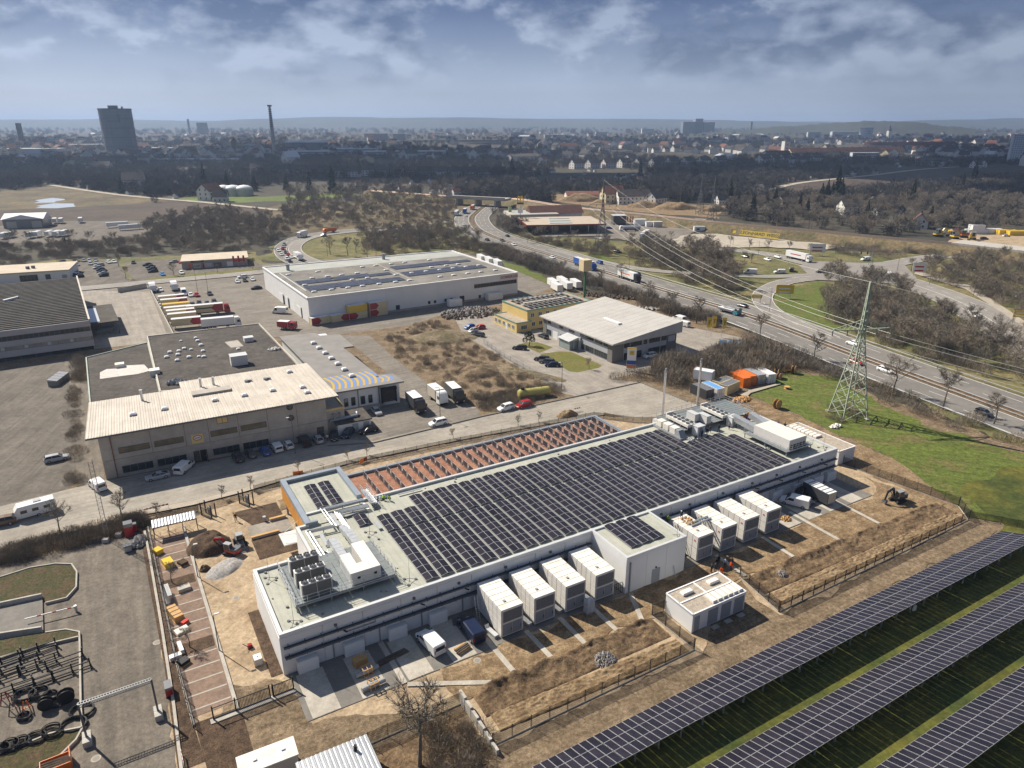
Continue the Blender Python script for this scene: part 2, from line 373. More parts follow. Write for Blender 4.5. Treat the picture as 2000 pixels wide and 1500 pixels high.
# site details on the site grid
zone('planting_strip',[(-13.7,50),(-12.3,50),(-12.0,10),(-11.4,-3),(-11.0,-9),(-13.8,-9),(-13.4,10)],'m_mulch','brown planting strip along the site edge',site=True)
zone('parking_bays',[(-12.2,44.5),(-7.0,44.5),(-6.6,-1.5),(-11.5,-1.5)],'m_tarmac_patch','brown paved parking bays',site=True)
zone('planting_bed',[(-12.1,30.2),(-7.1,30.2),(-7.1,27.6),(-12.1,27.6)],'m_mulch','upper brown bed between the parking bays',site=True)
zone('planting_bed',[(-11.9,13.2),(-6.9,13.2),(-6.9,10.6),(-11.9,10.6)],'m_mulch','lower brown bed between the parking bays',site=True)
zone('planting_bed',[(-11.3,-2.6),(-6.0,-2.6),(-6.0,-12.0),(-10.9,-12.2)],'m_mulch','dark mulched bed below the site gate',site=True)
zone('planting_bed',[(1.6,46.6),(9.6,46.6),(9.6,40.2),(4.0,40.2)],'m_mulch','mulched bed behind the entrance wing',site=True)
zone('planting_bed',[(2.8,35.4),(9.6,35.4),(9.6,28.6),(2.8,28.6)],'m_mulch','mulched bed before the entrance wing',site=True)
zone('planting_strip',[(-1.6,15.5),(-.1,15.5),(-.1,0.5),(-1.6,.5)],'m_mulch','narrow bed along the end wall',site=True)
zone('planting_strip',[(10,47.6),(84,47.4),(84,43.0),(10,43.0)],'m_soil_tan','brown strip behind the low wing',site=True)
zone('entrance_slabs',[(3.0,40.2),(10,40.2),(10,35.4),(3.0,35.4)],'m_concrete_yard','pale slabs at the entrance',site=True)
zone('bare_soil',[(25.5,-9.3),(49.3,-9.3),(49.3,-15.0),(18,-15.4),(18,-9.3)],'m_soil_tan','brown soil in front of the left container rows',site=True)
zone('bare_soil',[(49.3,-9),(64,-9),(64.2,-9.3),(110,-9.3),(116,-3),(119,-18),(66,-15.2),(49.5,-15.2)],'m_soil_tan','brown soil in front of the right container rows',site=True)
zone('block_paving',[(.5,-.1),(26.8,-.1),(26.8,-9.2),(.5,-9.2)],'m_street_dark','dark block paving along the facade',site=True)
zone('block_paving',[(26.8,-.1),(49.0,-.1),(49.0,-9.0),(26.8,-9.0)],'m_street_dark','block paving under the left containers',site=True)
zone('block_paving',[(61.5,-.1),(110,-.1),(110,-8.8),(61.5,-8.8)],'m_street_dark','block paving under the right containers',site=True)
M('m_pad',(.46,.425,.365),.9,col2=(.36,.325,.27),scale=.3,fine=.15)
for i,x in enumerate((1.2,7.5,13.7,20.1)):
 o=zone('concrete_pad',[(x,-.9),(x+3.5,-.9),(x+3.5,-9.1),(x,-9.1)],'m_pad',['first','second','third','fourth'][i]+' bare concrete pad from the near corner',site=True)
for i,x in enumerate((86.0,91.8,97.6,103.6)):
 zone('concrete_pad',[(x,-.9),(x+3.6,-.9),(x+3.6,-8.7),(x,-8.7)],'m_pad',['first','second','third','fourth'][i]+' concrete pad beyond the right containers',site=True)
for i,(a,b) in enumerate((((13.0,-.2),(13.0,-9.3)),((26.0,-7),(26.2,-16.3)),((31.7,-8.5),(31.9,-15.8)),((37.4,-8.5),(37.4,-16)),((42.9,-8.2),(42.9,-16)),((50.0,-9.2),(47.0,-15.9)),((68.8,-8.4),(68.6,-15)),((79.8,-8.4),(79.6,-15.2)),((90.8,-5),(90.6,-15.6)),((101.8,-3),(101.5,-15.9)),((13.2,-9.6),(25.8,-16.4)))):
 d=(Vector(b)-Vector(a)).normalized();nn=Vector((d.y,-d.x))*.38
 zone('drain_channel',[Vector(a)+nn,Vector(b)+nn,Vector(b)-nn,Vector(a)-nn],'m_pad','pale concrete drain channel number %s from the near corner' % 'one two three four five six seven eight nine ten eleven'.split()[i],site=True)
# bay lines, kerbs
mk=MB()
for i in range(18):
 y=43-2.55*i
 if not (27.4 < y < 30.4 or 10.4 < y < 13.4):
  a,b=S(-12.1+.03*i,y),S(-7.1+.02*i,y);h_=gz((a.x+b.x)/2,(a.y+b.y)/2);mk.bar((a.x,a.y,h_),(b.x,b.y,h_),.22,.03)
mk.obj('bay_marking',K_['m_kerb'],kind='structure',label='pale kerb lines between the parking bays')
def kerb(name,pts,w,h,mat,label,z=0.,site=False,step=None):
 P=[S(*p) if site else G(*p) for p in pts];m=MB()
 if step:P=spline(P,step)
 L,Rr=offs(P,-w/2),offs(P,w/2);h=.004*ZK[0]+h
 m.loft([[(l.x,l.y,z),(r.x,r.y,z),(r.x,r.y,z+h),(l.x,l.y,z+h)] for l,r in zip(L,Rr)])
 return m.obj(name,K_[mat],kind='structure',label=label)
kerb('kerb',[(-6.8,46),(-6.4,-3)],.45,.1,'m_kerb','kerb beside the parking bays',site=True)
kerb('kerb',[(-12.25,49),(-11.95,10),(-11.4,-3)],.25,.12,'m_kerb','kerb left of the parking bays',site=True)
kerb('kerb',[(283,1040),(292,1085),(317,1230),(340,1380),(366,1600)],.35,.11,'m_kerb','pale kerb along the lower left yard')
kerb('kerb',[(-200,1126),(0,1066),(120,1033),(250,1003),(380,978),(480,953),(560,930),(700,896),(900,855),(1050,829),(1180,808)],.3,.03,'m_pavement','near kerb of the street')
kerb('kerb',[(640,872),(730,866),(830,842),(940,815),(1128,775),(1250,748),(1342,785)],.3,.05,'m_street_dark','far kerb of the street')
# sheets of the street: pavement along the near side
zone('pavement',[(-200,1126),(0,1066),(120,1033),(250,1003),(380,978),(480,953),(560,930),(700,896),(900,855),(1050,829),(1180,808),(1180,812),(1050,834),(900,861),(700,903),(560,938),(480,962),(380,988),(250,1014),(120,1046),(0,1082),(-200,1145)],'m_pavement','pale pavement between street and site')
# tyre-worn cover patches and manholes
M('m_manhole',(.27,.25,.22),.7,var=.2,scale=4)
for i,(u,v,wd) in enumerate(((461,1169,'between loader and end wall'),(925,797,'on the delivery yard'),(188,1483,'at the bottom of the lower left yard'),(307,1256,'near the kerb of the lower left yard'),(1160,774,'in the turning area'),(932,1292,'in front of the blue van'))):
 p=G(u,v);p.z=gz(p.x,p.y);m=MB().cyl(0,0,.0,.02,.55,k=16);m.cyl(0,0,.02,.028,.36,k=16,m=1)
 m.obj('manhole_cover',[K_['m_pavement'],K_['m_manhole']],None,loc=p,label='round manhole cover ' +wd,cat='manhole cover')
# ---------------------------------------------------------------- roads
def ribbon(name,px,width,mat,z,label,world=False,step=6.,zs=0):
 ZK[0] += 2;z=.004*ZK[0]
 P=spline([p if world else G(*p) for p in px],step);ZR.append((z,P,width));L,Rr=offs(P,-width/2),offs(P,width/2)
 m=MB()
 for i in range(len(P)-1):
  m.face([(Rr[i].x,Rr[i].y,z),(Rr[i+1].x,Rr[i+1].y,z),(L[i+1].x,L[i+1].y,z),(L[i].x,L[i].y,z)])
 o=m.obj(name,K_[mat],kind='structure',label=label)
 return o,P
def lines(par,P,specs,z):
 """painted lines: (offset, width, dash, gap)"""
 m=MB()
 for off,wd,dash,gap in specs:
  Q=offs(P,off);acc=0;on=True
  for i in range(len(Q)-1):
   a,b=Q[i],Q[i+1];L=(b-a).length;t=(b-a).normalized() if L > 0 else Vector((1,0,0));n=Vector((t.y,-t.x,0))*wd/2
   if not dash:segs=[(0,L+.05)]
   else:
    segs=[];s0=0
    while s0 < L:
     ph=(acc+s0) % (dash+gap);
     if ph < dash:e=min(L,s0+dash-ph);segs.append((s0,e))
     else:e=min(L,s0+dash+gap-ph)
     s0=e+1e-4
   for s0,s1 in segs:
    p,q=a+t*s0,a+t*s1
    m.face([(p.x+n.x,p.y+n.y,z),(q.x+n.x,q.y+n.y,z),(q.x-n.x,q.y-n.y,z),(p.x-n.x,p.y-n.y,z)])
   acc += L
 m.obj('lane_marking',K_['m_paint'],par,kind='stuff')
MED=[(962,396),(945,404),(930,416),(921,428),(932,447),(968,465),(1020,482),(1092,504),(1164,527),(1260,557),(1350,584),(1440,611),(1520,638),(1655,689),(1760,728),(1850,761),(1940,794),(2060,838),(2300,925)]
MP=spline([G(*p) for p in MED],8)
def world_ribbon(name,P,off,width,mat,z,label):
 ZK[0] += 2;z=.004*ZK[0];Q=offs(P,off);ZR.append((z,Q,width));L,Rr=offs(Q,-width/2),offs(Q,width/2);m=MB()
 for i in range(len(Q)-1):
  m.face([(Rr[i].x,Rr[i].y,z),(Rr[i+1].x,Rr[i+1].y,z),(L[i+1].x,L[i+1].y,z),(L[i].x,L[i].y,z)])
 return m.obj(name,K_[mat],kind='structure',label=label),Q
mw=[]
for sgn,lb in ((1,'near'),(-1,'far')):
 o,Q=world_ribbon('motorway',MP,sgn*7.6,11.2,'m_mway',.80,lb+' carriageway of the motorway');mw.append(Q)
 lines(o,Q,[(-5.1,.22,0,0),(5.0,.22,0,0),(-1.45,.16,6,9),(2.2,.16,6,9)],.004*ZK[0]+.004)
world_ribbon('median',MP,0,3.9,'m_soil',.78,'brown median strip between the carriageways')
RD={}
for nm,px,wd,lb,mat in (
 ('ramp',[(1690,541),(1640,541),(1590,544),(1535,551),(1500,566),(1488,582),(1502,605),(1550,632),(1620,662)],8.5,'curved slip road joining the motorway','m_ramp'),
 ('road',[(1240,470),(1400,487),(1500,497),(1580,516),(1650,528),(1700,535)],10,'upper road from the filling station to the junction','m_ramp'),
 ('road',[(1640,528),(1700,533),(1750,546),(1865,587),(1940,630),(2060,705),(2200,795)],19,'wide road leaving the junction to the right','m_ramp'),
 ('road',[(1640,530),(1720,520),(1800,506),(1880,498),(1990,497),(2150,505)],11,'road leading under the railway bridge','m_ramp'),
 ('ramp',[(1660,533),(1590,538),(1520,541),(1450,540),(1330,534),(1250,526),(1165,510),(1080,487)],6.5,'exit slip road through the verge','m_ramp'),
 ('ramp',[(640,520),(600,507),(578,493),(580,478),(610,464),(680,454),(780,448),(880,446)],7.5,'pale curved ramp of the left loop','m_ramp'),
 ('road',[(590,520),(562,508),(549,494),(552,480),(580,465),(640,454),(720,447),(800,441),(880,434)],7.5,'queue road of the left loop','m_mway'),
 ('street',[(-80,586),(80,572),(170,564),(330,549),(430,540),(520,531),(600,519)],9,'back street past the retail building','m_ramp'),
 ('track',[(100,362),(180,374),(260,384),(400,396),(545,411)],7,'pale farm track across the fields','m_gravel'),
 ('road',[(1165,466),(1230,463),(1290,452),(1340,440),(1370,428)],9,'road past the filling station','m_ramp'),
 ('track',[(1480,379),(1560,358),(1700,343),(1790,332),(1870,326)],9,'pale lane along the edge of the right field','m_gravel')):
 k=len(RD);o,P=ribbon(nm,px,wd,mat,.80+.02*(k+2),lb);RD[k]=P
 if nm != 'track' and k not in (9,):
  sp=[(-wd/2+.3,.18,0,0),(wd/2-.3,.18,0,0)]
  if k in (2,):sp += [(-4,.16,4,6),(0,.25,0,0),(3.6,.16,4,6)]
  elif k in (0,1,3,6,7):sp += [(0,.16,4,6)]
  lines(o,P,sp,.004*ZK[0]+.004)
zone('footpath',[(1785,536),(1885,566),(1975,625),(2080,695),(2080,686),(1985,618),(1895,559),(1790,530)],'m_pavement','pale footpath beside the wide road')
zone('junction',[(1600,512),(1690,515),(1760,511),(1790,545),(1760,556),(1680,552),(1590,548),(1560,520)],'m_ramp','asphalt of the traffic-light junction')
zone('forecourt',[(1020,438),(1160,424),(1300,440),(1378,446),(1320,468),(1262,480),(1205,467),(1170,462),(1060,464)],'m_yard2','asphalt forecourt of the filling station')
zone('car_park',[(1305,472),(1345,458),(1400,458),(1500,467),(1655,483),(1600,488),(1480,484),(1330,483)],'m_gravel','pale gravel car park below the railway bank')
# ---------------------------------------------------------------- railway embankment
RW=spline([G(*p,5) for p in ((720,372),(880,383),(1000,388),(1110,404),(1260,419),(1400,434),(1600,452),(1750,466),(1880,478),(2000,490),(2250,514))],12)
m=MB();prof=[(-13,0),(-6,5),(6,5),(14,0)]
OF=[offs(RW,o_) for o_,_ in prof]
for i in range(len(RW)-1):
 for j in range(3):
  m.face([(OF[j][i].x,OF[j][i].y,prof[j][1]),(OF[j+1][i].x,OF[j+1][i].y,prof[j+1][1]),(OF[j+1][i+1].x,OF[j+1][i+1].y,prof[j+1][1]),(OF[j][i+1].x,OF[j][i+1].y,prof[j][1])][::-1],1 if j == 1 else 0)
m.obj('embankment',[K_['m_bank'],K_['m_ballast']],kind='structure',label='long grassy railway embankment')
M('m_rail',(.24,.17,.13),.5,var=.2,metal=.6)
for s_,lb in ((-2.2,'far'),(2.2,'near')):
 t=T('railway_track',lb+' railway track on the embankment','railway track',RW[0])
 for r_ in (-.75,.75):
  Q=offs(RW,s_+r_);mm=MB().tube([(q-RW[0])+Vector((0,0,.15)) for q in Q],.09,4);mm.obj('rail',K_['m_rail'],t)
# ================================================================ the data centre on its site grid
ORD='first second third fourth fifth sixth seventh eighth ninth tenth eleventh twelfth thirteenth fourteenth fifteenth sixteenth seventeenth eighteenth nineteenth'.split()
TENS={2:'twenty',3:'thirty',4:'forty',5:'fifty'}
def ordn(i):
 if i < 19:return ORD[i]
 n=i+1;t,u=divmod(n,10)
 return {2:'twentieth',3:'thirtieth',4:'fortieth',5:'fiftieth'}[t] if u == 0 else TENS[t]+'-' +ORD[u-1]
M('m_white_wall',(.74,.74,.73),.7,var=.06,scale=.3)
M('m_white_panel',(.76,.76,.75),.65,var=.05,scale=.15,rand=.02)
M('m_coping',(.62,.63,.63),.45,var=.08,metal=.2)
M('m_coping_blue',(.30,.345,.40),.45,var=.1,metal=.3)
M('m_membrane',(.43,.43,.365),.85,col2=(.365,.37,.315),scale=.25,fine=.08,stripes=(0,1.05,.93))
M('m_brown_roof',(.33,.165,.105),.95,col2=(.24,.115,.075),scale=.5,fine=.4,bump=.3)
M('m_wood_orange',(.66,.30,.055),.6,col2=(.56,.24,.04),scale=.8,stripes=(1,.4,.85))
M('m_steel',(.33,.345,.36),.5,var=.15,metal=.25,scale=2)
M('m_dark_steel',(.13,.14,.155),.5,var=.15,metal=.3,scale=2)
M('m_zinc',(.58,.60,.62),.42,var=.15,metal=.6,scale=2)
M('m_black',(.02,.02,.022),.6,var=.2)
M('m_pv',(.024,.021,.03),.25,var=.3,scale=.9,spec=.28,rand=.3)
M('m_pv_frame',(.60,.60,.62),.4,var=0,metal=.5);M('m_pv_frame3',(.42,.42,.44),.5,var=0,metal=.3);M('m_pv_frame2',(.30,.30,.32),.5,var=0,metal=.3)
M('m_pv_blk',(.045,.042,.05),.4,var=0)
M('m_grate',(.20,.225,.235),.6,var=.2,scale=2)
M('m_unit',(.70,.675,.63),.6,var=.07,scale=1.2,rand=.04)
M('m_unit_roof',(.74,.71,.65),.7,col2=(.62,.56,.47),scale=.7,mixlo=.3,mixhi=.5)
M('m_joint',(.30,.28,.26),.8,var=0)
M('m_louvre',(.17,.165,.155),.55,var=.1,scale=3)
M('m_door_grey',(.33,.35,.37),.5,var=.08)
M('m_red',(.55,.03,.02),.5,var=.1)
M('m_orange',(.75,.18,.02),.5,var=.1)
M('m_glass',(.025,.03,.035),.08,var=0,spec=.6)
dc=T('data_centre','long white flat-roofed data centre covered with solar panels','building',S(0,0),SA)
OUT=[(0,0),(110,0),(110,30.4),(88,30.4),(88,28.6),(21,28.6),(21,42),(10,42),(10,25),(8.4,25),(8.4,16.4),(0,16.4)]
MAIN=[(0,0),(110,0),(110,30.4),(88,30.4),(88,28.6),(10,28.6),(10,25),(8.4,25),(8.4,16.4),(0,16.4)]
MB().prism([(x+(.06 if x == 0 else -.06 if x == 110 else 0),y+(.06 if y == 0 else 0)) for x,y in MAIN],0,6.05).obj('wall',K_['m_white_wall'],dc)
def inset(poly,d):
 n=len(poly);o=[]
 for i in range(n):
  a,b,c=Vector(poly[i-1]),Vector(poly[i]),Vector(poly[(i+1) % n])
  u=(b-a).normalized();v=(c-b).normalized();nu=Vector((-u.y,u.x));nv=Vector((-v.y,v.x))
  k=nu+nv;o.append(tuple(b+k*(d/max(.2,(1+nu.dot(nv))))))
 return o
IN=inset(MAIN,.5)
m=MB()
n_=len(MAIN)
for i in range(n_):
 j=(i+1) % n_
 m.face([(*MAIN[i],6.56),(*MAIN[j],6.56),(*IN[j],6.56),(*IN[i],6.56)])
 m.face([(*MAIN[i],6.0),(*MAIN[j],6.0),(*MAIN[j],6.56),(*MAIN[i],6.56)],1 if MAIN[i][1] == MAIN[j][1] == 0 else 0)
 m.face([(*IN[j],6.1),(*IN[i],6.1),(*IN[i],6.56),(*IN[j],6.56)])
m.obj('parapet',[K_['m_coping'],K_['m_white_wall']],dc)
MB().face([(*p,6.12) for p in IN]).obj('roof',K_['m_membrane'],dc)
# white facade panels with open joints, front and near end
fp=MB().box(.015,5.385,-.05,.05,.12,5.98).mesh('wall_panel',K_['m_white_panel'])
x=0.0;k=0
while x < 109.5:
 if not (48.5 < x+2.7 < 61.5):O('wall_panel',fp,dc,(x,0,0))
 x += 5.5;k += 1
ep=MB().box(-.05,.05,.015,5.4,.12,5.98).mesh('wall_panel',K_['m_white_panel'])
for i in range(3):O('wall_panel',ep,dc,(0,.1+5.45*i,0))
for i in range(5):O('wall_panel',ep,dc,(110,.2+5.6*i,0))
# front annex
m=MB().box(49.2,61.2,-8.8,0.2,0,6.08);m.obj('annex_wall',K_['m_white_wall'],dc)
ap=MB().box(.015,3.96,-.06,.05,.1,6.0).mesh('annex_panel',K_['m_white_panel'])
for i in range(3):O('annex_panel',ap,dc,(49.22+3.99*i,-8.8,0))
A4=[(49.2,-8.86),(61.2,-8.86),(61.2,.6),(49.2,.6)];AI=[(49.6,-8.45),(60.8,-8.45),(60.8,.6),(49.6,.6)];m=MB()
for i in (0,1,3):
 j=(i+1) % 4
 m.face([(*A4[i],6.59),(*A4[j],6.59),(*AI[j],6.59),(*AI[i],6.59)]);m.face([(*A4[i],6.02),(*A4[j],6.02),(*A4[j],6.59),(*A4[i],6.59)],1);m.face([(*AI[j],6.1),(*AI[i],6.1),(*AI[i],6.59),(*AI[j],6.59)])
m.obj('annex_parapet',[K_['m_coping'],K_['m_white_wall']],dc)
MB().face([(49.6,-8.45,6.3),(60.8,-8.45,6.3),(60.8,.9,6.3),(49.6,.9,6.3)]).obj('annex_roof',K_['m_membrane'],dc)
d=MB().box(54.4,56.0,-8.93,-8.8,.1,2.7).obj('door',K_['m_door_grey'],dc)
MB().box(55.75,55.87,-9.0,-8.93,1.2,1.4).obj('handle',K_['m_steel'],d)
MB().box(55.0,55.25,-9.05,-8.85,2.9,3.05).obj('door_lamp',K_['m_black'],dc)
MB().bar((49.9,-8.98,.2),(49.9,-8.98,5.6),.18).obj('downpipe',K_['m_steel'],dc)
MB().bar((59.0,-9.4,0),(58.8,-8.95,2.0),.1).obj('prop',K_['m_zinc'],dc)
# entrance wing with orange cladding
W8=[(10,24.6),(21,24.6),(21,42),(10,42)]
m=MB().prism([(12.4,25.2),(20.9,25.2),(20.9,41.9),(12.4,41.9)],0,3.0);m.prism([(10.1,25.1),(20.9,25.1),(20.9,41.9),(10.1,41.9)],3.0,6.15)
m.obj('wing_wall',K_['m_white_wall'],dc)
bd=MB().box(-.06,.05,.01,.97,0,3.5).mesh('cladding_board',K_['m_wood_orange'])
for i in range(17):O('cladding_board',bd,dc,(10.05,25.05+i*.995,3.0))
WI=inset(W8,.5);m=MB().box(9.95,10.85,24.6,42.05,6.1,6.9).box(10.85,21.05,41.2,42.05,6.1,6.88).box(20.15,21.05,29.5,41.2,6.1,6.89).box(10.85,12.0,24.6,25.1,6.1,6.87)
m.obj('wing_parapet',K_['m_coping_blue'],dc)
MB().face([(*p,6.24) for p in WI]).obj('wing_roof',K_['m_membrane'],dc)
MB().prism([(10.6,24.5),(20.4,24.5),(20.4,27),(10.6,27)],6.0,6.27).obj('roof_link',K_['m_membrane'],dc)
for y in (34.5,41.0):MB().cyl(10.5,y,0,3.0,.22,k=10).obj('column',K_['m_steel'],dc)
MB().box(6.6,10.0,26.6,30.6,2.6,2.78).obj('entrance_canopy',K_['m_coping'],dc)
for a,b in (((6.9,27),(8.6,27.6)),((6.9,30),(8.8,30.4))):MB().bar((a[0],a[1],2.8),(9.95,b[1],4.4),.05).obj('stay',K_['m_steel'],dc)
# low wing with brown gravel roof
m=MB().box(21,81,28.7,42.2,0,4.0);m.obj('low_wing_wall',K_['m_white_wall'],dc)
B4=[(20.9,28.6),(81.2,28.6),(81.2,42.4),(20.9,42.4)];BI=inset(B4,.6);m=MB()
for i in (1,2):
 j=(i+1) % 4
 m.face([(*B4[i],4.6),(*B4[j],4.6),(*BI[j],4.6),(*BI[i],4.6)]);m.face([(*B4[i],4.0),(*B4[j],4.0),(*B4[j],4.6),(*B4[i],4.6)]);m.face([(*BI[j],4.0),(*BI[i],4.0),(*BI[i],4.6),(*BI[j],4.6)])
m.obj('low_wing_parapet',K_['m_coping_blue'],dc)
MB().face([(21,28.65,4.1),(80.7,28.65,4.1),(80.7,41.9,4.1),(21,41.9,4.1)]).obj('low_wing_roof',K_['m_brown_roof'],dc)
# facade cable trays on brackets
for x0,x1 in ((.3,48.9),(61.4,109.7)):
 for z,dp in ((4.45,.3),(2.95,.5)):
  m=MB().box(x0,x1,-.25-dp,-.18,z,z+.06);m.box(x0,x1,-.25-dp,-.21-dp,z+.06,z+.2);m.box(x0,x1,-.22,-.18,z+.06,z+.2)
  m.obj('cable_tray',K_['m_dark_steel'],dc)
 bk=MB().bar((0,-.05,4.3),(0,-.05,4.85),.1);bk.bar((0,-.05,4.42),(0,-.6,4.42),.08);bk.bar((0,-.05,2.8),(0,-.05,3.3),.1);bk.bar((0,-.05,2.91),(0,-.8,2.91),.08)
 bm_=bk.mesh('tray_bracket',K_['m_dark_steel']);x=x0+.6
 while x < x1:O('tray_bracket',bm_,dc,(x,0,0));x += 2.15
for x in (6.6,13.1,19.4,25.9,62.2,86.4,92.6,99,105.4):
 MB().bar((x,-.12,.1),(x,-.12,3.0),.16).obj('riser',K_['m_steel'],dc)
for i,x in enumerate((7.0,18.2,25.2,33.0,41,63.5,70,78,85.5,92,98.5,105)):
 m=MB().box(x,x+.35,-.35,-.05,5.2,5.5);m.obj('wall_lamp',K_['m_dark_steel'],dc)
 MB().bar((x+1.2,-.1,4.0),(x+1.5,-.75,4.1),.14).obj('floodlight',K_['m_black'],dc)
m=MB()
for a,b in (((8.4,4.2),(8.4,3.7)),((8.4,3.7),(12.6,3.7)),((12.6,3.7),(12.6,4.2))):m.bar((a[0],-.2,a[1]),(b[0],-.2,b[1]),.1)
m.obj('conduit',K_['m_steel'],dc)
bx=MB().box(-1.35,1.35,-.95,-.05,0,2.1);bxm=bx.mesh('wall_box',K_['m_white_panel'])
for x in (3.0,9.25,15.5,21.7,86.9,92.4,98.4,104.2,108.2):O('wall_box',bxm,dc,(x,0,0))
# ---------------------------------------------------------------- solar panels
def pv_mesh(name,lx,ly,fr=.03,mf='m_pv_frame',t=.04):
 m=MB().box(-lx/2,lx/2,-ly/2,ly/2,-t,0,1)
 m.face([(-lx/2+fr,-ly/2+fr,.004),(lx/2-fr,-ly/2+fr,.004),(lx/2-fr,ly/2-fr,.004),(-lx/2+fr,ly/2-fr,.004)],0)
 return m.mesh(name,[K_['m_pv'],K_[mf]])
PVR=pv_mesh('solar_panel',1.04,1.76,.024,'m_pv_frame3')
TILT=rad(10)
def tent(x,y0,n,label,group,z=6.2,par=None):
 t=T('solar_row',label,'solar panels',S(x,y0,z),SA,group)
 for s_ in (-1,1):
  for k in range(n):O('solar_panel',PVR,t,(s_*.53,.9+k*1.8,.26),rot=(0,s_*TILT,0))
 m=MB()
 for xx,zz_ in ((-1.08,.12),(0,.28),(1.08,.12)):m.bar((xx,0,zz_),(xx,n*1.8,zz_),.05,.05)
 for k in range(0,n+1,2):m.bar((-1.1,k*1.8,.04),(1.1,k*1.8,.04),.08,.06)
 m.obj('rail',K_['m_steel'],t);return t
XR=[20.9+2.41*i+1.1 for i in range(32)]
for i,x in enumerate(XR):
 tent(x,1.4,8,'front row of black roof panels, %s from the air ducts' % ordn(i),'solar rows on the data centre roof')
 if x < 85.6:tent(x,16.5,3 if i < 3 else 5,'rear row of black roof panels, %s from the pipe bundle' % ordn(i),'solar rows on the data centre roof')
 elif i < 31:tent(x,15.9,1,'single panel pair beyond the aisle, %s row from the ducts' % ordn(i),'solar rows on the data centre roof')
tent(18.6,20.3,2,'short stub of roof panels beside the pipe bundle','solar rows on the data centre roof')
for i,x in enumerate((14.2,16.7)):tent(x,29.2,5,['left','right'][i]+' panel row on the entrance wing roof','solar rows on the entrance wing',z=6.32)
for i,x in enumerate((52.7,54.95,57.2)):tent(x,-6.9,4,['left','middle','right'][i]+' panel row on the front annex roof','solar rows on the front annex',z=6.36)
# upright panels on the brown roof
vp=MB().box(-.9,.9,-.02,.02,.25,1.5,1);vp.face([(-.84,-.024,.31),(.84,-.024,.31),(.84,-.024,1.44),(-.84,-.024,1.44)],0);vp.face([(.84,.024,.31),(-.84,.024,.31),(-.84,.024,1.44),(.84,.024,1.44)],0)
vpm=vp.mesh('solar_panel',[K_['m_pv_blk'],K_['m_pv_frame']])
vpost=MB().bar((0,0,0),(0,0,1.75),.09).mesh('post',K_['m_zinc'])
slab=MB().box(-.35,.35,0,10.6,0,.1).mesh('ballast_slab',K_['m_kerb'])
for i in range(24):
 t=T('solar_fence','%s upright panel row on the brown roof, counted from the entrance wing' % ordn(i),'solar panels',S(25.0+2.33*i,30.3,4.1),SA,'upright solar rows on the brown roof')
 O('ballast_slab',slab,t,(.5,.2,0))
 for k in range(4):
  O('solar_panel',vpm,t,(0,1.3+k*2.55,.05),rz=PI/2)
  for q in (-.95,.95):O('post',vpost,t,(0,1.3+k*2.55+q,0))
# ---------------------------------------------------------------- container units along the front
def unit_proto():
 t=T('generator_container','','container',(0,0,0),0,'two-storey containers along the facade')
 MB().box(0,3.5,0,7.3,.15,2.3).obj('lower_module',K_['m_joint'],t)
 MB().box(0,3.5,0,7.3,2.36,4.5).obj('upper_module',K_['m_joint'],t);MB().box(.01,3.49,-.03,0,.16,4.49).obj('front_plate',K_['m_unit'],t)
 MB().box(.1,3.4,.1,7.2,2.3,2.36).obj('joint',K_['m_joint'],t)
 MB().box(.08,3.42,.08,7.22,0,.15).obj('base',K_['m_joint'],t)
 rp=MB().box(0.0,3.5,.02,1.14,4.5,4.58).mesh('roof_panel',K_['m_unit_roof'])
 for i in range(6):O('roof_panel',rp,t,(0,i*1.215,0))
 sp=MB().box(-.03,0,.04,1.16,0,1.0).mesh('side_panel',K_['m_unit'])
 for s_ in (0,3.53):
  for i in range(6):
   for j in range(4):O('side_panel',sp,t,(s_,i*1.215,.22+j*1.045+(.06 if j > 1 else 0)))
 for zz,nm,mt in ((2.45,'louvre','m_louvre'),):
  m=MB().box(.22,3.28,-.02,.05,zz,zz+1.9,1)
  for k in range(14):m.box(.26,3.24,-.07,-.02,zz+.05+k*.13,zz+.12+k*.13)
  m.obj('louvre',[K_[mt],K_['m_black']],t)
 m=MB().box(.12,3.38,-.09,-.05,4.3,4.48);m.box(.12,.22,-.09,-.05,2.4,4.3);m.box(3.28,3.38,-.09,-.05,2.4,4.3);m.obj('louvre_frame',K_['m_unit'],t)
 for x0 in (.2,1.75):
  m=MB().box(x0,x0+1.5,-.04,.02,.3,2.15,1)
  for k in range(12):m.box(x0+.06,x0+1.44,-.08,-.04,.36+k*.148,.45+k*.148)
  dd=m.obj('door',[K_['m_door_grey'],K_['m_joint']],t)
  MB().bar((x0+1.3,-.12,.9),(x0+1.3,-.12,1.4),.05).obj('handle',K_['m_black'],dd)
 MB().box(1.2,1.6,1.5,1.9,4.58,4.7).obj('roof_lug',K_['m_joint'],t)
 return t
U0=unit_proto()
UX=[27.9,33.27,38.64,44.0,64.5,69.85,75.2,80.6]
badge=MB().box(0,.04,0,.32,0,.2).mesh('badge',K_['m_red'])
for i,x in enumerate(UX):
 lb=('%s two-storey container left of the front annex' % ['farthest','third','second','nearest'][i]) if i < 4 else ('%s two-storey container right of the front annex' % ['nearest','second','third','farthest'][i-4])
 if i == 0:u=U0;u.location=S(x,-8.2,.3);u.rotation_euler=(0,0,SA);u['label']=lb
 else:u=clone(U0,S(x,-8.2,.3),SA,lb)
 if i >= 4:O('badge',badge,u,(-.08,.5,3.6))
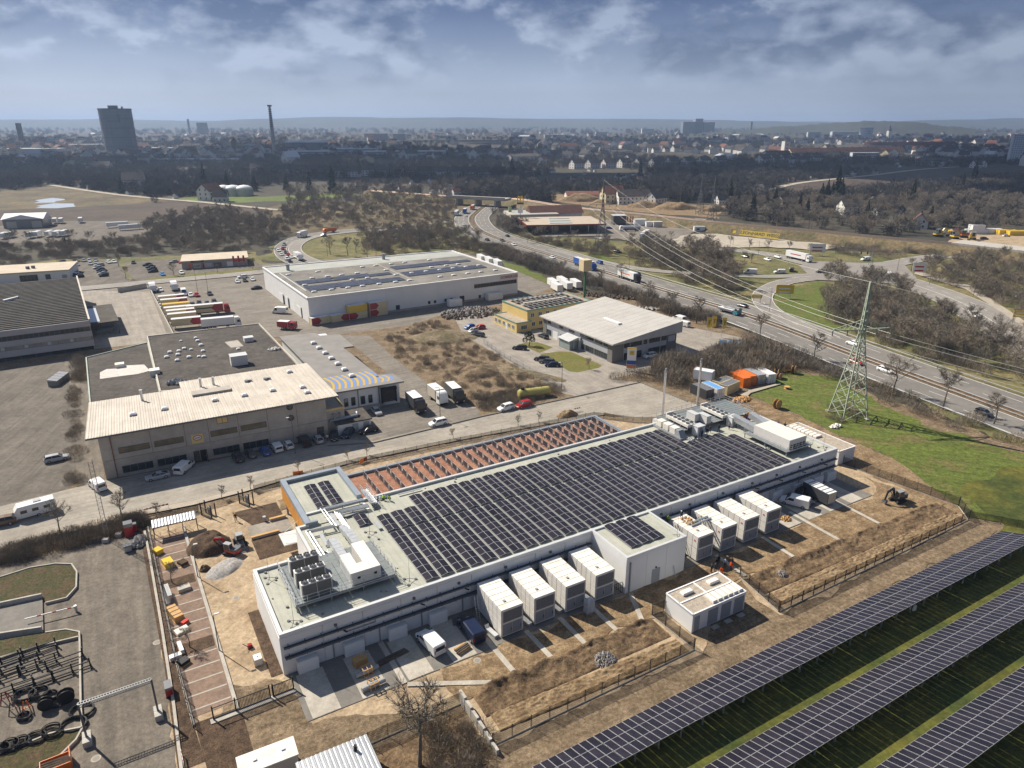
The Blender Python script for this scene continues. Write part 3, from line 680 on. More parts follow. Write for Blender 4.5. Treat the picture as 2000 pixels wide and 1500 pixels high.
# metal ducts, ladders and pipes around the units
for i,(x,y,l) in enumerate(((27.2,-6.6,'by the first container'),(32.6,-6.8,'between first and second container'),(38.0,-6.6,'between second and third container'),(43.3,-6.6,'between third and fourth container'))):
 t=T('duct_elbow','shiny sheet-metal duct piece ' +l,'duct',SG(x,y),SA+rad(8),'loose duct pieces by the containers')
 MB().box(-.35,.35,-1.2,1.0,0,.5).obj('duct_body',K_['m_zinc'],t)
 MB().loft([[(-.35,1.0,0),(.35,1.0,0),(.35,1.0,.5),(-.35,1.0,.5)],[(-.35,1.5,.5),(.35,1.5,.5),(.35,1.2,.9),(-.35,1.2,.9)]]).obj('duct_bend',K_['m_zinc'],t)
M('m_wrap',(.62,.66,.70),.25,var=.2,scale=2,tr=.25)
t=T('wrapped_cabinet','cabinet wrapped in clear plastic beside the third container','cabinet',SG(42.0,-9.5),SA)
MB().loft([[(-.7,-.5,0),(.7,-.5,0),(.7,.5,0),(-.7,.5,0)],[(-.65,-.45,2.0),(.65,-.45,2.0),(.65,.45,2.0),(-.65,.45,2.0)],[(-.3,-.2,2.35),(.3,-.2,2.35),(.3,.2,2.35),(-.3,.2,2.35)]]).obj('plastic_wrap',K_['m_wrap'],t)
MB().box(-.75,.75,-.55,.55,0,.14).obj('pallet',K_['m_kerb'],t)
for i,(x,w) in enumerate(((64.2,'nearest'),(69.5,'second'))):
 m=MB()
 for q in (-.3,.3):m.bar((x+q,-6.6,0),(x+q-.25,-3.6,4.7),.09)
 m.obj('raking_prop',K_['m_black'],None,loc=(0,0,0),label='pair of black raking props against the %s right container' % w,cat='prop',group=None)
 o_=bpy.data.objects[-1] if False else None
for o_ in [o_ for o_ in COL.objects if o_.name.startswith('raking_prop')]:
 o_.location=S(0,0,.3);o_.rotation_euler=(0,0,SA)
t=T('pipe_rack','pair of silver pipes lying across two container roofs','pipes',S(66.2,-5.2,4.9),SA)
for q in (0,.75):MB().tube([(-.4,q,.15),(4.2,q+.2,.15)],.16,8).obj('pipe',K_['m_zinc'],t)
for q in (0,3.6):MB().bar((q,-.4,0),(q,1.4,0),.12).obj('bearer',K_['m_steel'],t)
t=T('gate_frame','small black steel grille leaning beside the front annex','grille',SG(48.6,-8.4),SA)
m=MB()
for k in range(6):m.bar((-.9+k*.36,0,0),(-.9+k*.36,.25,1.7),.05)
for z in (0,.85,1.7):m.bar((-.9,z*.15,z),(.9,z*.15,z),.05)
m.obj('bars',K_['m_black'],t)
# ---------------------------------------------------------------- flat hut with roof vents
def hut(label,loc,lx,ly,nv,long_y=False):
 t=T('transformer_hut',label,'hut',loc,SA)
 MB().box(0,lx,0,ly,.12,3.2).obj('wall',K_['m_white_panel'],t)
 MB().box(.1,lx-.1,.1,ly-.1,0,.12).obj('plinth',K_['m_joint'],t)
 M('m_gravel_roof',(.42,.36,.29),.95,col2=(.31,.265,.215),scale=1.5,fine=.4)
 MB().box(.15,lx-.15,.15,ly-.15,3.2,3.27).obj('roof',K_['m_gravel_roof'],t)
 m=MB()
 for a,b in (((0,0),(lx,0)),((lx,0),(lx,ly)),((lx,ly),(0,ly)),((0,ly),(0,0))):m.bar((*a,3.28),(*b,3.28),.22,.18)
 if not long_y:m.bar((0,ly*.5,3.3),(lx,ly*.5,3.3),.25,.14);m.bar((lx*.5,ly*.5,3.3),(lx*.5,ly,3.3),.25,.13)
 m.obj('roof_edge',K_['m_white_panel'],t)
 return t
h1=hut('white flat hut with gravel roof and vents beside the inner fence',SG(51.6,-20.7),10.4,5.5,6)
vt=MB().loft([[(-.42,-1.0,0),(.42,-1.0,0),(.42,1.0,0),(-.42,1.0,0)],[(-.42,-1.0,.25),(.42,-1.0,.25),(.42,1.0,.25),(-.42,1.0,.25)],[(-.38,-.9,.42),(.38,-.9,.42),(.38,.9,.42),(-.38,.9,.42)]]).mesh('roof_vent',K_['m_unit_roof'])
for i in range(6):O('roof_vent',vt,h1,(4.5+i*1.04,1.25,3.3))
for x in (2.6,7.8):O('roof_vent',vt,h1,(x,4.1,3.3),rz=PI/2)
for i,x in enumerate((.35,3.0,5.6,8.2)):
 if i == 0:
  MB().box(x,x+1.0,-.06,.02,.2,2.7).obj('door',K_['m_door_grey'],h1);continue
 m=MB().box(x,x+1.9,-.06,.02,.25,2.75,1)
 for k in range(14):m.box(x+.06,x+1.84,-.1,-.06,.32+k*.17,.42+k*.17)
 m.obj('louvre_door',[K_['m_door_grey'],K_['m_joint']],h1)
 MB().box(x+.4,x+1.6,-1.0,-.3,-.05,.06).obj('door_step',K_['m_kerb'],h1)
h2=hut('low white hut with gravel roof behind the far end wall',SG(115.2,2.9),5.2,14.6,6,True)
for i in range(7):O('roof_vent',vt,h2,(2.2,7.2+i*1.04,3.3),rz=PI/2)
# ---------------------------------------------------------------- roof plant
def railing(par,pts,h=1.1,name='railing'):
 m=MB()
 for a,b in zip(pts[:-1],pts[1:]):
  a,b=Vector(a),Vector(b);n=max(1,round((b-a).length/1.5))
  for k in range(n+1):
   p=a.lerp(b,k/n);m.bar(p,p+Vector((0,0,h)),.06)
  for z in (h,h*.55):m.bar(a+Vector((0,0,z)),b+Vector((0,0,z)),.05)
  m.bar(a+Vector((0,0,.08)),b+Vector((0,0,.08)),.03,.14)
 return m.obj(name,K_['m_zinc'],par)
pl=T('roof_platform','raised grating platform with railings at the near roof end','platform',S(0,0,6.12),SA)
gr=MB().box(0,.96,0,1.96,0,.07).mesh('grating',K_['m_grate'])
for i in range(14):
 for j in range(5):O('grating',gr,pl,(3.2+i*1.01,3.9+j*2.0,1.1))
m=MB()
for y in (3.9,8.6,13.8):m.bar((3.1,y,.95),(17.4,y,.95),.16,.28)
for x in (3.2,8,12.6,17.3):m.bar((x,3.8,.75),(x,13.9,.75),.14,.2)
m.obj('beam',K_['m_steel'],pl)
pst=MB().bar((0,0,0),(0,0,.85),.14).mesh('post',K_['m_steel'])
for x in (3.3,8,12.6,17.2):
 for y in (4,8.6,13.7):O('post',pst,pl,(x,y,0))
railing(pl,[(3.2,14.0,1.17),(3.2,3.85,1.17),(17.4,3.85,1.17)]);railing(pl,[(17.4,3.85,1.17),(17.0,13.6,1.17)])
fan=MB();fan.tube([(0,0,0),(0,0,.28)],[.52,.46],14,0,False);fan.cyl(0,0,.02,.06,.5,k=14,m=1);fan.cyl(0,0,.1,.22,.13,k=8,m=2)
for k in range(5):
 a=k*2*PI/5;fan.bar((0,0,.16),(.42*math.cos(a),.42*math.sin(a),.2),.16,.03,2)
FAN=fan.mesh('fan',[K_['m_steel'],K_['m_black'],K_['m_dark_steel']])
def chiller(label,x,y):
 t=T('chiller',label,'chiller',S(x,y,7.3),SA,'chillers on the near roof platform')
 MB().box(0,4.1,0,.95,.25,2.2).obj('casing',K_['m_louvre'],t)
 m=MB()
 for xx in (0,1.98,4.02):
  for yy in (-.03,.9):m.box(xx,xx+.12,yy,yy+.08,0,2.2)
 m.box(-.04,4.18,-.06,1.01,2.2,2.38);m.box(-.04,.01,-.05,1.0,.2,2.2);m.obj('frame',K_['m_unit'],t)
 cp=MB().box(.02,.92,-.05,-.01,.3,2.15).mesh('coil_panel',K_['m_louvre'])
 for i in range(4):O('coil_panel',cp,t,(.1+i*1.0,0,0))
 for i in range(4):O('fan',FAN,t,(.55+i*1.0,.47,2.38),scale=.92)
 return t
for i,y in enumerate((10.9,7.7,4.5)):chiller(['rear','middle','front'][i]+' of three grey chillers with four roof fans',4.3,y)
ah=T('air_handling_unit','white u-shaped air handling unit on the near roof platform','air handling unit',S(0,0,7.3),SA)
MB().prism([(11.0,4.1),(15.3,4.1),(15.3,11.4),(13.4,11.4),(13.4,6.2),(12.5,6.2),(12.5,9.3),(11.0,9.3)],.1,2.1).obj('casing',K_['m_unit'],ah)
for x in (11.9,14.3):MB().box(x,x+.4,4.03,4.1,.9,1.3).obj('porthole',K_['m_black'],ah)
for k in range(6):MB().box(10.95,11.0,4.4+k*.75,5.05+k*.75,.3,1.9).obj('access_panel',K_['m_coping'],ah)
dm=MB().box(-.62,.62,.02,.98,0,1.0).mesh('duct_section',K_['m_zinc'])
for k in range(6):O('duct_section',dm,ah,(11.75,9.3+k,.5))
MB().loft([[(11.1,15.3,.5),(12.4,15.3,.5),(12.4,15.3,1.5),(11.1,15.3,1.5)],[(11.1,16.4,-.6),(12.4,16.4,-.6),(12.4,16.6,.3),(11.1,16.6,.3)]]).obj('duct_bend',K_['m_zinc'],ah)
for k in range(5):O('duct_section',dm,ah,(14.5,11.4+k,.6))
for k in range(4):O('duct_section',dm,ah,(14.4+k*.1,16.4+k,.3-k*.32),scale=(.82,1,.8))
pb=T('roof_pipes','pair of silver insulated pipes zigzagging over the roof','pipes',S(0,0,6.12),SA)
for q in (0,.5):
 MB().tube([(9.6+q,13.2,.8),(9.4+q,22.1-q,.8),(13.6+q,21.8-q,.8),(13.4+q,28.0-q,.8),(20.8,27.7-q,.8)],.17,8).obj('pipe',K_['m_zinc'],pb)
ps=MB().bar((0,0,0),(0,0,.7),.1);ps.bar((-.6,0,.66),(.6,0,.66),.08);psm=ps.mesh('pipe_support',K_['m_steel'])
for x,y in ((9.8,15.5),(9.8,18.5),(9.8,21),(12,21.7),(13.8,24),(13.8,26.5),(17,27.5),(20,27.5)):O('pipe_support',psm,pb,(x,y,0),rz=0 if y < 21 or 22 < y < 27 else PI/2)
pc=T('roof_pipes','second silver pipe bundle running to the footbridge','pipes',S(0,0,6.12),SA)
for q in (0,.45,.9):MB().tube([(15.2+q*.6,19.0,.7),(15.2+q*.6,26.0-q,.7),(20.8,25.7-q,.7)],.14,8).obj('pipe',K_['m_zinc'],pc)
for x,y in ((16,24.5),(18,25.2),(20,25.0)):O('pipe_support',psm,pc,(x,y,0),rz=PI/2)
for i,(x,y,lx,ly,a,w) in enumerate(((11.4,19.2,.6,3.6,0,'beside the zigzag pipes'),(14.6,24.3,.55,4.4,0,'between the two pipe bundles'),(18.2,24.6,3.6,.4,.1,'in front of the footbridge'),(20.2,19.0,.55,2.4,0,'beside the short panel stub'),(11.0,15.6,.6,2.2,.4,'near the duct mouth'),(29.0,26.9,4.4,.3,0,'by the two crouching workers'))):
 MB().box(-lx/2,lx/2,-ly/2,ly/2,0,.12).obj('sheet_metal_cover',K_['m_zinc'],None,loc=S(x,y,6.4),rz=SA+a,label='loose flat sheet-metal cover ' +w,cat='sheet metal')
fb=T('footbridge','small steel footbridge with steps between the two roofs','footbridge',S(21.3,24.6,6.12),SA)
MB().box(0,1.1,.8,6.2,.75,.85).obj('deck',K_['m_zinc'],fb)
st=MB().box(0,1.1,0,.26,0,.06).mesh('step',K_['m_dark_steel'])
for k in range(4):O('step',st,fb,(0,-.3+k*.26,.16+k*.18))
railing(fb,[(0,.8,.85),(0,6.2,.85)]);railing(fb,[(1.1,.8,.85),(1.1,6.2,.85)])
big=T('wrapped_duct','long white wrapped duct lying on the brown roof','duct',S(25.4,29.7,4.2),SA)
MB().tube([(0,0,.5),(1.2,.1,.55),(4,0,.5)],[.55,.6,.5],10).obj('wrapped_end',K_['m_unit_roof'],big,smooth=True)
MB().box(4,12.5,-.55,.5,.1,.9).obj('duct_body',K_['m_coping'],big)
def mast(x,y,label,h=.0):
 t=T('lightning_rod',label,'lightning rod',S(x,y,6.12),SA,'lightning rods on the roof')
 MB().tube([(0,0,0),(0,0,4.2)],[.035,.012],5).obj('rod',K_['m_steel'],t)
 ft=MB().bar((0,0,.5),(.9,0,.08),.05);ft.cyl(.95,0,0,.12,.22,k=8)
 fm=ft.mesh('tripod_leg',K_['m_dark_steel'])
 for k in range(3):O('tripod_leg',fm,t,(0,0,0),rz=k*2*PI/3)
for x,y,w in ((1.7,13.2,'in the rear near corner'),(2.3,1.9,'in the front near corner'),(19.0,2.8,'below the platform corner'),(108.2,2.0,'at the far front corner'),(18.3,17.6,'beside the platform steps'),(60.2,-7.7,'on the annex corner'),(105,12.5,'behind the far air unit')):mast(x,y,'thin lightning rod on tripod feet ' +w)
# small roof vents and drains
M('m_roofbit',(.2,.2,.2),.7,var=.2)
rb=MB().cyl(0,0,0,.22,.22,.18,k=8).mesh('roof_drain',K_['m_roofbit'])
for i in range(40):
 x,y=R.uniform(.8,19),R.uniform(.8,15.5)
 if i > 22:x,y=R.uniform(22,108),R.uniform(26.3,28) 
 if i > 34:x,y=R.uniform(98.5,109),R.uniform(1,12)
 O('roof_drain',rb,dc,(x,y,6.12),scale=R.uniform(.5,1))
# far roof platform
pf=T('roof_platform','raised slatted platform with dry coolers at the far roof end','platform',S(0,0,6.12),SA)
gs=MB().box(0,20.6,0,.88,0,.07).mesh('grating',K_['m_grate'])
for j in range(9):O('grating',gs,pf,(88.2,20.9+j*.96,1.1))
m=MB()
for x in (88.4,94,100,106,108.6):m.bar((x,20.9,.9),(x,29.5,.9),.16,.3)
m.obj('beam',K_['m_steel'],pf)
for x in (88.6,95,102,108.4):
 for y in (21.2,25,29.2):O('post',pst,pf,(x,y,0),scale=(1,1,1))
railing(pf,[(88.2,29.6,1.17),(108.8,29.6,1.17),(108.8,20.9,1.17)])
def drycooler(x,label):
 t=T('dry_cooler',label,'cooler',S(x,20.6,7.3),SA,'dry coolers on the far platform')
 MB().box(0,2.2,0,6.6,.55,1.15).obj('casing',K_['m_unit_roof'],t)
 for xx in (.1,2.0):
  for yy in (.1,2.2,4.3,6.4):O('leg',pst,t,(xx,yy,0),scale=(.9,.9,.7))
 MB().box(.1,2.1,6.6,6.9,.5,1.6).obj('header',K_['m_unit'],t)
 for i in range(2):
  for j in range(5):O('fan',FAN,t,(.6+i*1.0,.7+j*1.28,1.15),scale=.85)
drycooler(88.9,'dry cooler with ten fans nearer the street end');drycooler(99.0,'dry cooler with ten fans nearer the meadow end')
for i,(x,y,w) in enumerate(((93.2,23.0,'left of the pair of'),(94.6,20.9,'right of the pair of'),)):
 t=T('plant_cabinet',w+' tall white cabinets on the far platform','cabinet',S(x,y,7.3),SA)
 MB().box(0,1.3,0,2.6,.1,1.7).obj('casing',K_['m_unit'],t);MB().box(-.03,1.33,-.03,2.63,1.7,1.78).obj('lid',K_['m_coping'],t)
for i,(x,w) in enumerate(((90.2,'nearer'),(100.2,'farther'))):
 t=T('roof_exit',w+' small white stair hut on the roof before the platform','roof hut',S(x,19.0,6.12),SA)
 MB().box(0,2.1,0,1.6,0,2.1).obj('wall',K_['m_white_panel'],t);MB().box(-.06,2.16,-.06,1.66,2.1,2.2).obj('roof',K_['m_coping'],t);MB().box(.5,1.4,-.04,0,.05,1.9).obj('door',K_['m_door_grey'],t)
ex=T('exhaust_unit','row of three white fan boxes with sloping steel hood','exhaust unit',S(86.0,19.3,6.12),SA)
eb=MB().box(0,1.5,0,1.6,.5,1.8).mesh('fan_box',K_['m_unit_roof'])
for k in range(3):O('fan_box',eb,ex,(.2,2.2+k*2.1,0))
MB().loft([[(0,0,.2),(1.9,0,.2),(1.9,2,.2),(0,2,.2)],[(.3,1.2,1.7),(1.6,1.2,1.7),(1.6,2.1,1.7),(.3,2.1,1.7)]]).obj('hood',K_['m_steel'],ex)
MB().box(-.1,2.0,0,8.6,0,.4).obj('base_frame',K_['m_steel'],ex)
ar=T('air_handling_unit','long white air handling unit with ducts at the far roof end','air handling unit',S(0,0,7.15),SA)
MB().box(99.6,104.6,3.6,12.5,.1,2.1).obj('casing',K_['m_unit'],ar)
for k in range(5):MB().box(100.0+k*.9,100.6+k*.9,3.52,3.6,.3,.95).obj('intake',K_['m_black'],ar)
for k in range(7):O('duct_section',dm,ar,(100.4+k*.12,12.5+k,.4),scale=(1.1,1,1.2))
for k in range(6):O('duct_section',dm,ar,(103.8+k*.3,12.5+k*1.0,.4),scale=(1.1,1.02,1.2))
MB().box(98.4,106.0,3.0,14.0,-.05,.05).obj('grating',K_['m_grate'],ar)
for x in (98.6,105.8):
 for y in (3.2,8.5,13.8):O('post',pst,ar,(x,y,-1.0),scale=(1,1,1.1))
railing(ar,[(98.4,14,.05),(98.4,3.0,.05),(106,3.0,.05)],1.0)
for i,(x,y,h,w) in enumerate(((101.9,42.3,12.3,'left'),(113.5,42.4,12.8,'right'))):
 p=SG(x,y);t=T('chimney',w+' tall steel chimney behind the far roof end','chimney',p,SA,'steel chimneys')
 MB().cyl(0,0,0,h-1.0,.28,k=14).obj('pipe',K_['m_zinc'],t,smooth=False)
 MB().cyl(0,0,h-1.0,h-.7,.34,k=14).obj('collar',K_['m_steel'],t);MB().cyl(0,0,h-.7,h,.22,k=14).obj('tip',K_['m_steel'],t);MB().cyl(0,0,0,.4,.8,k=12).obj('base',K_['m_kerb'],t)
# ---------------------------------------------------------------- solar tables on the field
PVG=pv_mesh('solar_panel',1.0,1.985,.026)
tilt=math.atan2(2.0,5.85)
SXT=[(-28.7,16.0,96,'first'),(-38.3,24.0,89,'second'),(-47.9,33.0,81,'third')]
for y0,xs,n,nm in SXT:
 b=S(xs,y0);t=T('solar_table',nm+' long row of tilted solar panels from the site fence','solar table',b,SA,'solar tables on the grass')
 for k in range(n):
  for j in range(3):
   s_=.02+2.01*j+1.0
   O('solar_panel',PVG,t,(.52+k*1.045+(k // 12)*.06,-s_*math.cos(tilt),.85+s_*math.sin(tilt)),rot=(-tilt,0,0))
 L=n*1.045+n // 12*.06;m=MB()
 for s_ in (.5,1.6,2.6,3.6,4.6,5.6):m.bar((0,-s_*math.cos(tilt),.76+s_*math.sin(tilt)),(L,-s_*math.cos(tilt),.76+s_*math.sin(tilt)),.06,.08)
 m.obj('purlin',K_['m_steel'],t)
 pm=MB().bar((0,-4.7,0),(0,-4.7,.66+4.7*math.tan(tilt)),.16).mesh('post',K_['m_zinc']);pm2=MB().bar((0,-1.2,0),(0,-1.2,.66+1.2*math.tan(tilt)),.16).mesh('post',K_['m_zinc'])
 rf=MB().bar((0,-.3,.66+.3*math.tan(tilt)),(0,-5.6,.66+5.6*math.tan(tilt)),.1,.14).mesh('rafter',K_['m_steel'])
 x=1.2
 while x < L-1:O('post',pm,t,(x,0,0));O('post',pm2,t,(x,0,0));O('rafter',rf,t,(x,0,0));x += 3.45
o=MB().box(-.3,.3,-.12,.12,0,.8).obj('inverter_box',K_['m_unit_roof'],None,loc=S(82.0,-34.3,1.4),rz=SA,label='small white inverter box under the first solar row',cat='inverter')
# ================================================================ kit: vehicles, people, machines, fences
M('m_tyre',(.025,.025,.027),.85,var=.2)
M('m_rim',(.45,.46,.48),.35,metal=.7,var=0)
M('m_lamp',(.8,.8,.78),.15,var=0);M('m_tail',(.4,.02,.015),.3,var=0);M('m_plate',(.75,.75,.72),.6,var=0)
PAINT=dict(white=(.78,.78,.77),black=(.018,.018,.02),darkgrey=(.06,.062,.068),grey=(.22,.225,.235),silver=(.45,.46,.48),blue=(.02,.10,.38),navy=(.01,.018,.05),lightblue=(.16,.36,.68),red=(.42,.015,.02),orange=(.72,.17,.02),cream=(.66,.55,.33),yellow=(.75,.50,.04),green=(.05,.15,.07),teal=(.04,.22,.27),beige=(.55,.50,.42),maroon=(.36,.02,.035),darkred=(.28,.02,.02),brown=(.16,.10,.06))
def paint(c):return M('paint_' +c,PAINT[c],.28 if c not in ('cream','beige') else .5,var=.06,scale=2,spec=.5,metal=.25 if c in ('silver','grey') else 0)
def wheel_mesh(r,wd):
 m=MB().tube([(0,-wd/2,0),(0,wd/2,0)],r,12);m.tube([(0,-wd/2-.015,0),(0,wd/2+.015,0)],r*.6,10,1)
 return m.mesh('wheel',[K_['m_tyre'],K_['m_rim']])
WH={r:wheel_mesh(r,.22) for r in (.31,.34,.37)};WHT=wheel_mesh(.5,.34)
def rg(x,w,zl,zh,k=.88):
 return [(x,-w*.94,zl),(x,-w,zl+.22),(x,-w,zh-.14),(x,-w*k,zh),(x,w*k,zh),(x,w,zh-.14),(x,w,zl+.22),(x,w*.94,zl)]
CARS={  # L, W, H, hood z, belt z, windscreen base, roof front, roof rear, rear base (from front, fraction of length), boot z
 'hatch':(4.1,1.76,1.48,.86,.98,.25,.42,.86,.985,.98),'sedan':(4.65,1.82,1.44,.82,.95,.27,.43,.74,.90,.96),
 'estate':(4.75,1.83,1.49,.84,.97,.26,.41,.89,.985,.97),'suv':(4.6,1.88,1.68,1.0,1.12,.24,.38,.88,.985,1.12),
 'coupe':(4.6,1.84,1.34,.78,.90,.29,.46,.68,.93,.92)}
PROTO={}
def car_proto(kind,simple=False):
 L,W,H,hz,bz,a,b,c,d,bo=CARS[kind];w=W/2;X=lambda f:L/2-L*f
 t=T('car','','car',(0,0,0));zl=.2 if kind != 'suv' else .27
 body=MB().loft([rg(X(0),w*.78,zl+.15,.62),rg(X(.02),w*.9,zl,.70),rg(X(.06),w*.97,zl,hz-.06),rg(X(a-.02),w,zl,hz+.04),rg(X(a+.06),w,zl,bz),rg(X(d-.08),w,zl,bz+.02),rg(X(.955),w*.97,zl,bo),rg(X(.99),w*.9,zl+.06,bo-.06),rg(X(1),w*.85,zl+.15,bo-.2)])
 sh=[(X(a),bz-.06,w*.86,w*.84),(X(b),H-.04,w*.84,w*.66),(X(c),H-.05,w*.84,w*.66),(X(d),bz,w*.84,w*.8)]
 ring=lambda s_:[(s_[0],-s_[2],bz-.08),(s_[0],-s_[3],s_[1]),(s_[0],s_[3],s_[1]),(s_[0],s_[2],bz-.08)]
 glass=MB().loft([ring(s_) for s_ in sh])
 roof=MB();xa,xb=X(b)-.05,X(c)+.05;wr=w*.66
 roof.loft([[(xa+.1,-wr,H-.05),(xa+.1,wr,H-.05),(xa,wr,H-.02),(xa,-wr,H-.02)],[((xa+xb)/2,-wr-.04,H-.06),((xa+xb)/2,wr+.04,H-.06),((xa+xb)/2,wr,H+.01),((xa+xb)/2,-wr,H+.01)],[(xb-.1,-wr,H-.06),(xb-.1,wr,H-.06),(xb,wr,H-.03),(xb,-wr,H-.03)]])
 for s_ in (-1,1):                                                       # pillars
  roof.bar((X(a),s_*w*.84,bz-.05),(X(b),s_*wr,H-.05),.07);roof.bar((X(d),s_*w*.82,bz-.05),(X(c),s_*wr,H-.05),.1)
  roof.bar(((X(b)+X(c))/2-.1,s_*w*.85,bz-.05),((X(b)+X(c))/2-.1,s_*(wr+.02),H-.05),.08)
 if simple:
  n=len(body.v);body.v += glass.v;body.f += [tuple(i+n for i in f) for f in glass.f];body.m += [1]*len(glass.f)
  n=len(body.v);body.v += roof.v;body.f += [tuple(i+n for i in f) for f in roof.f];body.m += [0]*len(roof.f)
  for x in (X(.18),X(.8)):
   for s_ in (-1,1):body.tube([(x,s_*w-.12,.32),(x,s_*w+.02,.32)],.32,8,2)
  bpy.data.objects.remove(t);me=body.mesh('car',[paint('white'),K_['m_glass'],K_['m_tyre']]);return me
 body.obj('body',paint('white'),t);glass.obj('window_glass',K_['m_glass'],t);roof.obj('roof',paint('white'),t)
 r=.37 if kind == 'suv' else .33 if kind != 'hatch' else .31;r=min(WH,key=lambda q:abs(q-r))
 for x in (X(.185),X(.8)):
  for s_ in (-1,1):O('wheel',WH[r],t,(x,s_*(w-.1),r))
 for s_ in (-1,1):
  MB().box(X(.045),X(.012),s_*w*.62-.18,s_*w*.62+.18,.58,.72).obj('headlight',K_['m_lamp'],t)
  MB().box(X(1.004),X(.975),s_*w*.68-.14,s_*w*.68+.14,.68,.84).obj('tail_light',K_['m_tail'],t)
 MB().box(X(1.006),X(.99),-.26,.26,.5,.61).obj('number_plate',K_['m_plate'],t);MB().box(X(.004),X(-.004),-.26,.26,.36,.47).obj('number_plate',K_['m_plate'],t)
 return t
def van_proto(kind):
 L,W,H={'van':(5.3,1.95,2.0),'caddy':(4.45,1.8,1.82),'tallvan':(6.2,2.05,2.55)}[kind];w=W/2
 t=T('van','','van',(0,0,0));f=L/2;n={'van':1.0,'caddy':1.05,'tallvan':.95}[kind]
 hz={'van':1.12,'caddy':1.02,'tallvan':1.2}[kind]
 body=MB().loft([rg(f,w*.8,.42,.72),rg(f-.08,w*.92,.28,.85),rg(f-n*.8,w,.28,hz),rg(f-n-.1,w,.28,hz+.1),rg(f-n-.85,w*.99,.28,H-.06,.8),rg(f-n-1.3,w,.28,H,.82),rg(-f+.15,w,.28,H,.84),rg(-f,w*.95,.34,H-.12,.82)])
 body.obj('body',paint('white'),t)
 x0,z0,x1,z1=f-n-.06,hz+.1,f-n-.84,H-.1
 MB().face([(x0+.02,-w*.8,z0),(x0+.02,w*.8,z0),(x1+.05,w*.7,z1),(x1+.05,-w*.7,z1)]).obj('windscreen',K_['m_glass'],t)
 for s_ in (-1,1):
  y=s_*(w+.008);MB().face([(x0-.25,y,hz+.06),(x1-.75,y,hz+.06),(x1-.75,y,H-.32),(x1+.1,y,H-.32)][::s_]).obj('side_window',K_['m_glass'],t)
  MB().box(f-.14,f-.02,s_*w*.66-.17,s_*w*.66+.17,.68,.86).obj('headlight',K_['m_lamp'],t)
  MB().box(-f-.02,-f+.06,s_*w*.86-.07,s_*w*.86+.07,.8,1.3).obj('tail_light',K_['m_tail'],t)
  MB().box(f-n-.3,f-n-.1,s_*(w+.14)-.1,s_*(w+.14)+.1,hz+.02,hz+.3).obj('mirror',K_['m_black'],t)
 MB().face([(-f-.012,-w*.72,H*.55),(-f-.012,-w*.72,H-.32),(-f-.012,w*.72,H-.32),(-f-.012,w*.72,H*.55)]).obj('rear_window',K_['m_glass'],t)
 for x in (f-.95,-f+1.0):
  for s_ in (-1,1):O('wheel',WH[.34],t,(x,s_*(w-.1),.34))
 return t
def get_proto(kind):
 return van_proto(kind) if kind in ('van','caddy','tallvan') else car_proto(kind)
def vehicle(kind,col,loc,rz,label,group=None):
 if kind not in PROTO:
  o=get_proto(kind);PROTO[kind]=o;o.location=loc;o.rotation_euler=(0,0,rz);o['label']=label
  if group:o['group']=group
 else:o=clone(PROTO[kind],loc,rz,label);
 if 'group' in o and not group:del o['group']
 if group:o['group']=group
 for ch in o.children:
  if ch.name.split('.')[0] in ('body','roof'):tint(ch,paint(col))
 return o
def head(a,b):
 d=b-a;return math.atan2(d.y,d.x)
def car(kind,col,c,f,label,group=None,z=None):
 """ground centre pixel, pixel further along the heading"""
 a,b=G(*c),G(*f);a.z=gz(a.x,a.y);return vehicle(kind,col,a,head(a,b),label,group)
SIMPLE={}
def minicar(kind,col,c,f,label,group=None):
 a,b=G(*c),G(*f);a.z=gz(a.x,a.y)
 if kind not in SIMPLE:SIMPLE[kind]=car_proto(kind,True)
 o=O('car',SIMPLE[kind],None,a,head(a,b),label,'car',group);tint(o,paint(col));return o
def wheels(t,xs,w,r=.5):
 for x in xs:
  for s_ in (-1,1):O('wheel',WHT,t,(x,s_*(w-.2),r))
def cab(t,x,w,col,zh=3.4,ln=2.1):
 """truck cab, front at x"""
 c=MB().loft([[(x,-w,.6),(x,w,.6),(x,w,1.6),(x,-w,1.6)],[(x-.12,-w,.5),(x-.12,w,.5),(x-.12,w,2.2),(x-.12,-w,2.2)],[(x-.35,-w*.97,.5),(x-.35,w*.97,.5),(x-.35,w*.92,zh-.3),(x-.35,-w*.92,zh-.3)],[(x-.8,-w,.5),(x-.8,w,.5),(x-.8,w*.92,zh),(x-.8,-w*.92,zh)],[(x-ln,-w,.5),(x-ln,w,.5),(x-ln,w*.95,zh),(x-ln,-w*.95,zh)]])
 c.obj('cab',paint(col),t)
 MB().face([(x-.07,-w*.9,1.75),(x-.07,w*.9,1.75),(x-.31,w*.85,zh-.55),(x-.31,-w*.85,zh-.55)]).obj('windscreen',K_['m_glass'],t)
 for s_ in (-1,1):
  MB().face([(x-.5,s_*(w+.01),1.75),(x-1.3,s_*(w+.01),1.75),(x-1.3,s_*(w+.01),2.6),(x-.55,s_*(w+.01),2.6)][::s_]).obj('side_window',K_['m_glass'],t)
  MB().box(x-.02,x+.03,s_*w*.75-.2,s_*w*.75+.2,.75,.98).obj('headlight',K_['m_lamp'],t)
  MB().box(x-.4,x-.2,s_*(w+.2)-.12,s_*(w+.2)+.12,1.9,2.6).obj('mirror',K_['m_black'],t)
 MB().box(x,x+.05,-w*.8,w*.8,.5,.72).obj('bumper',K_['m_black'],t)
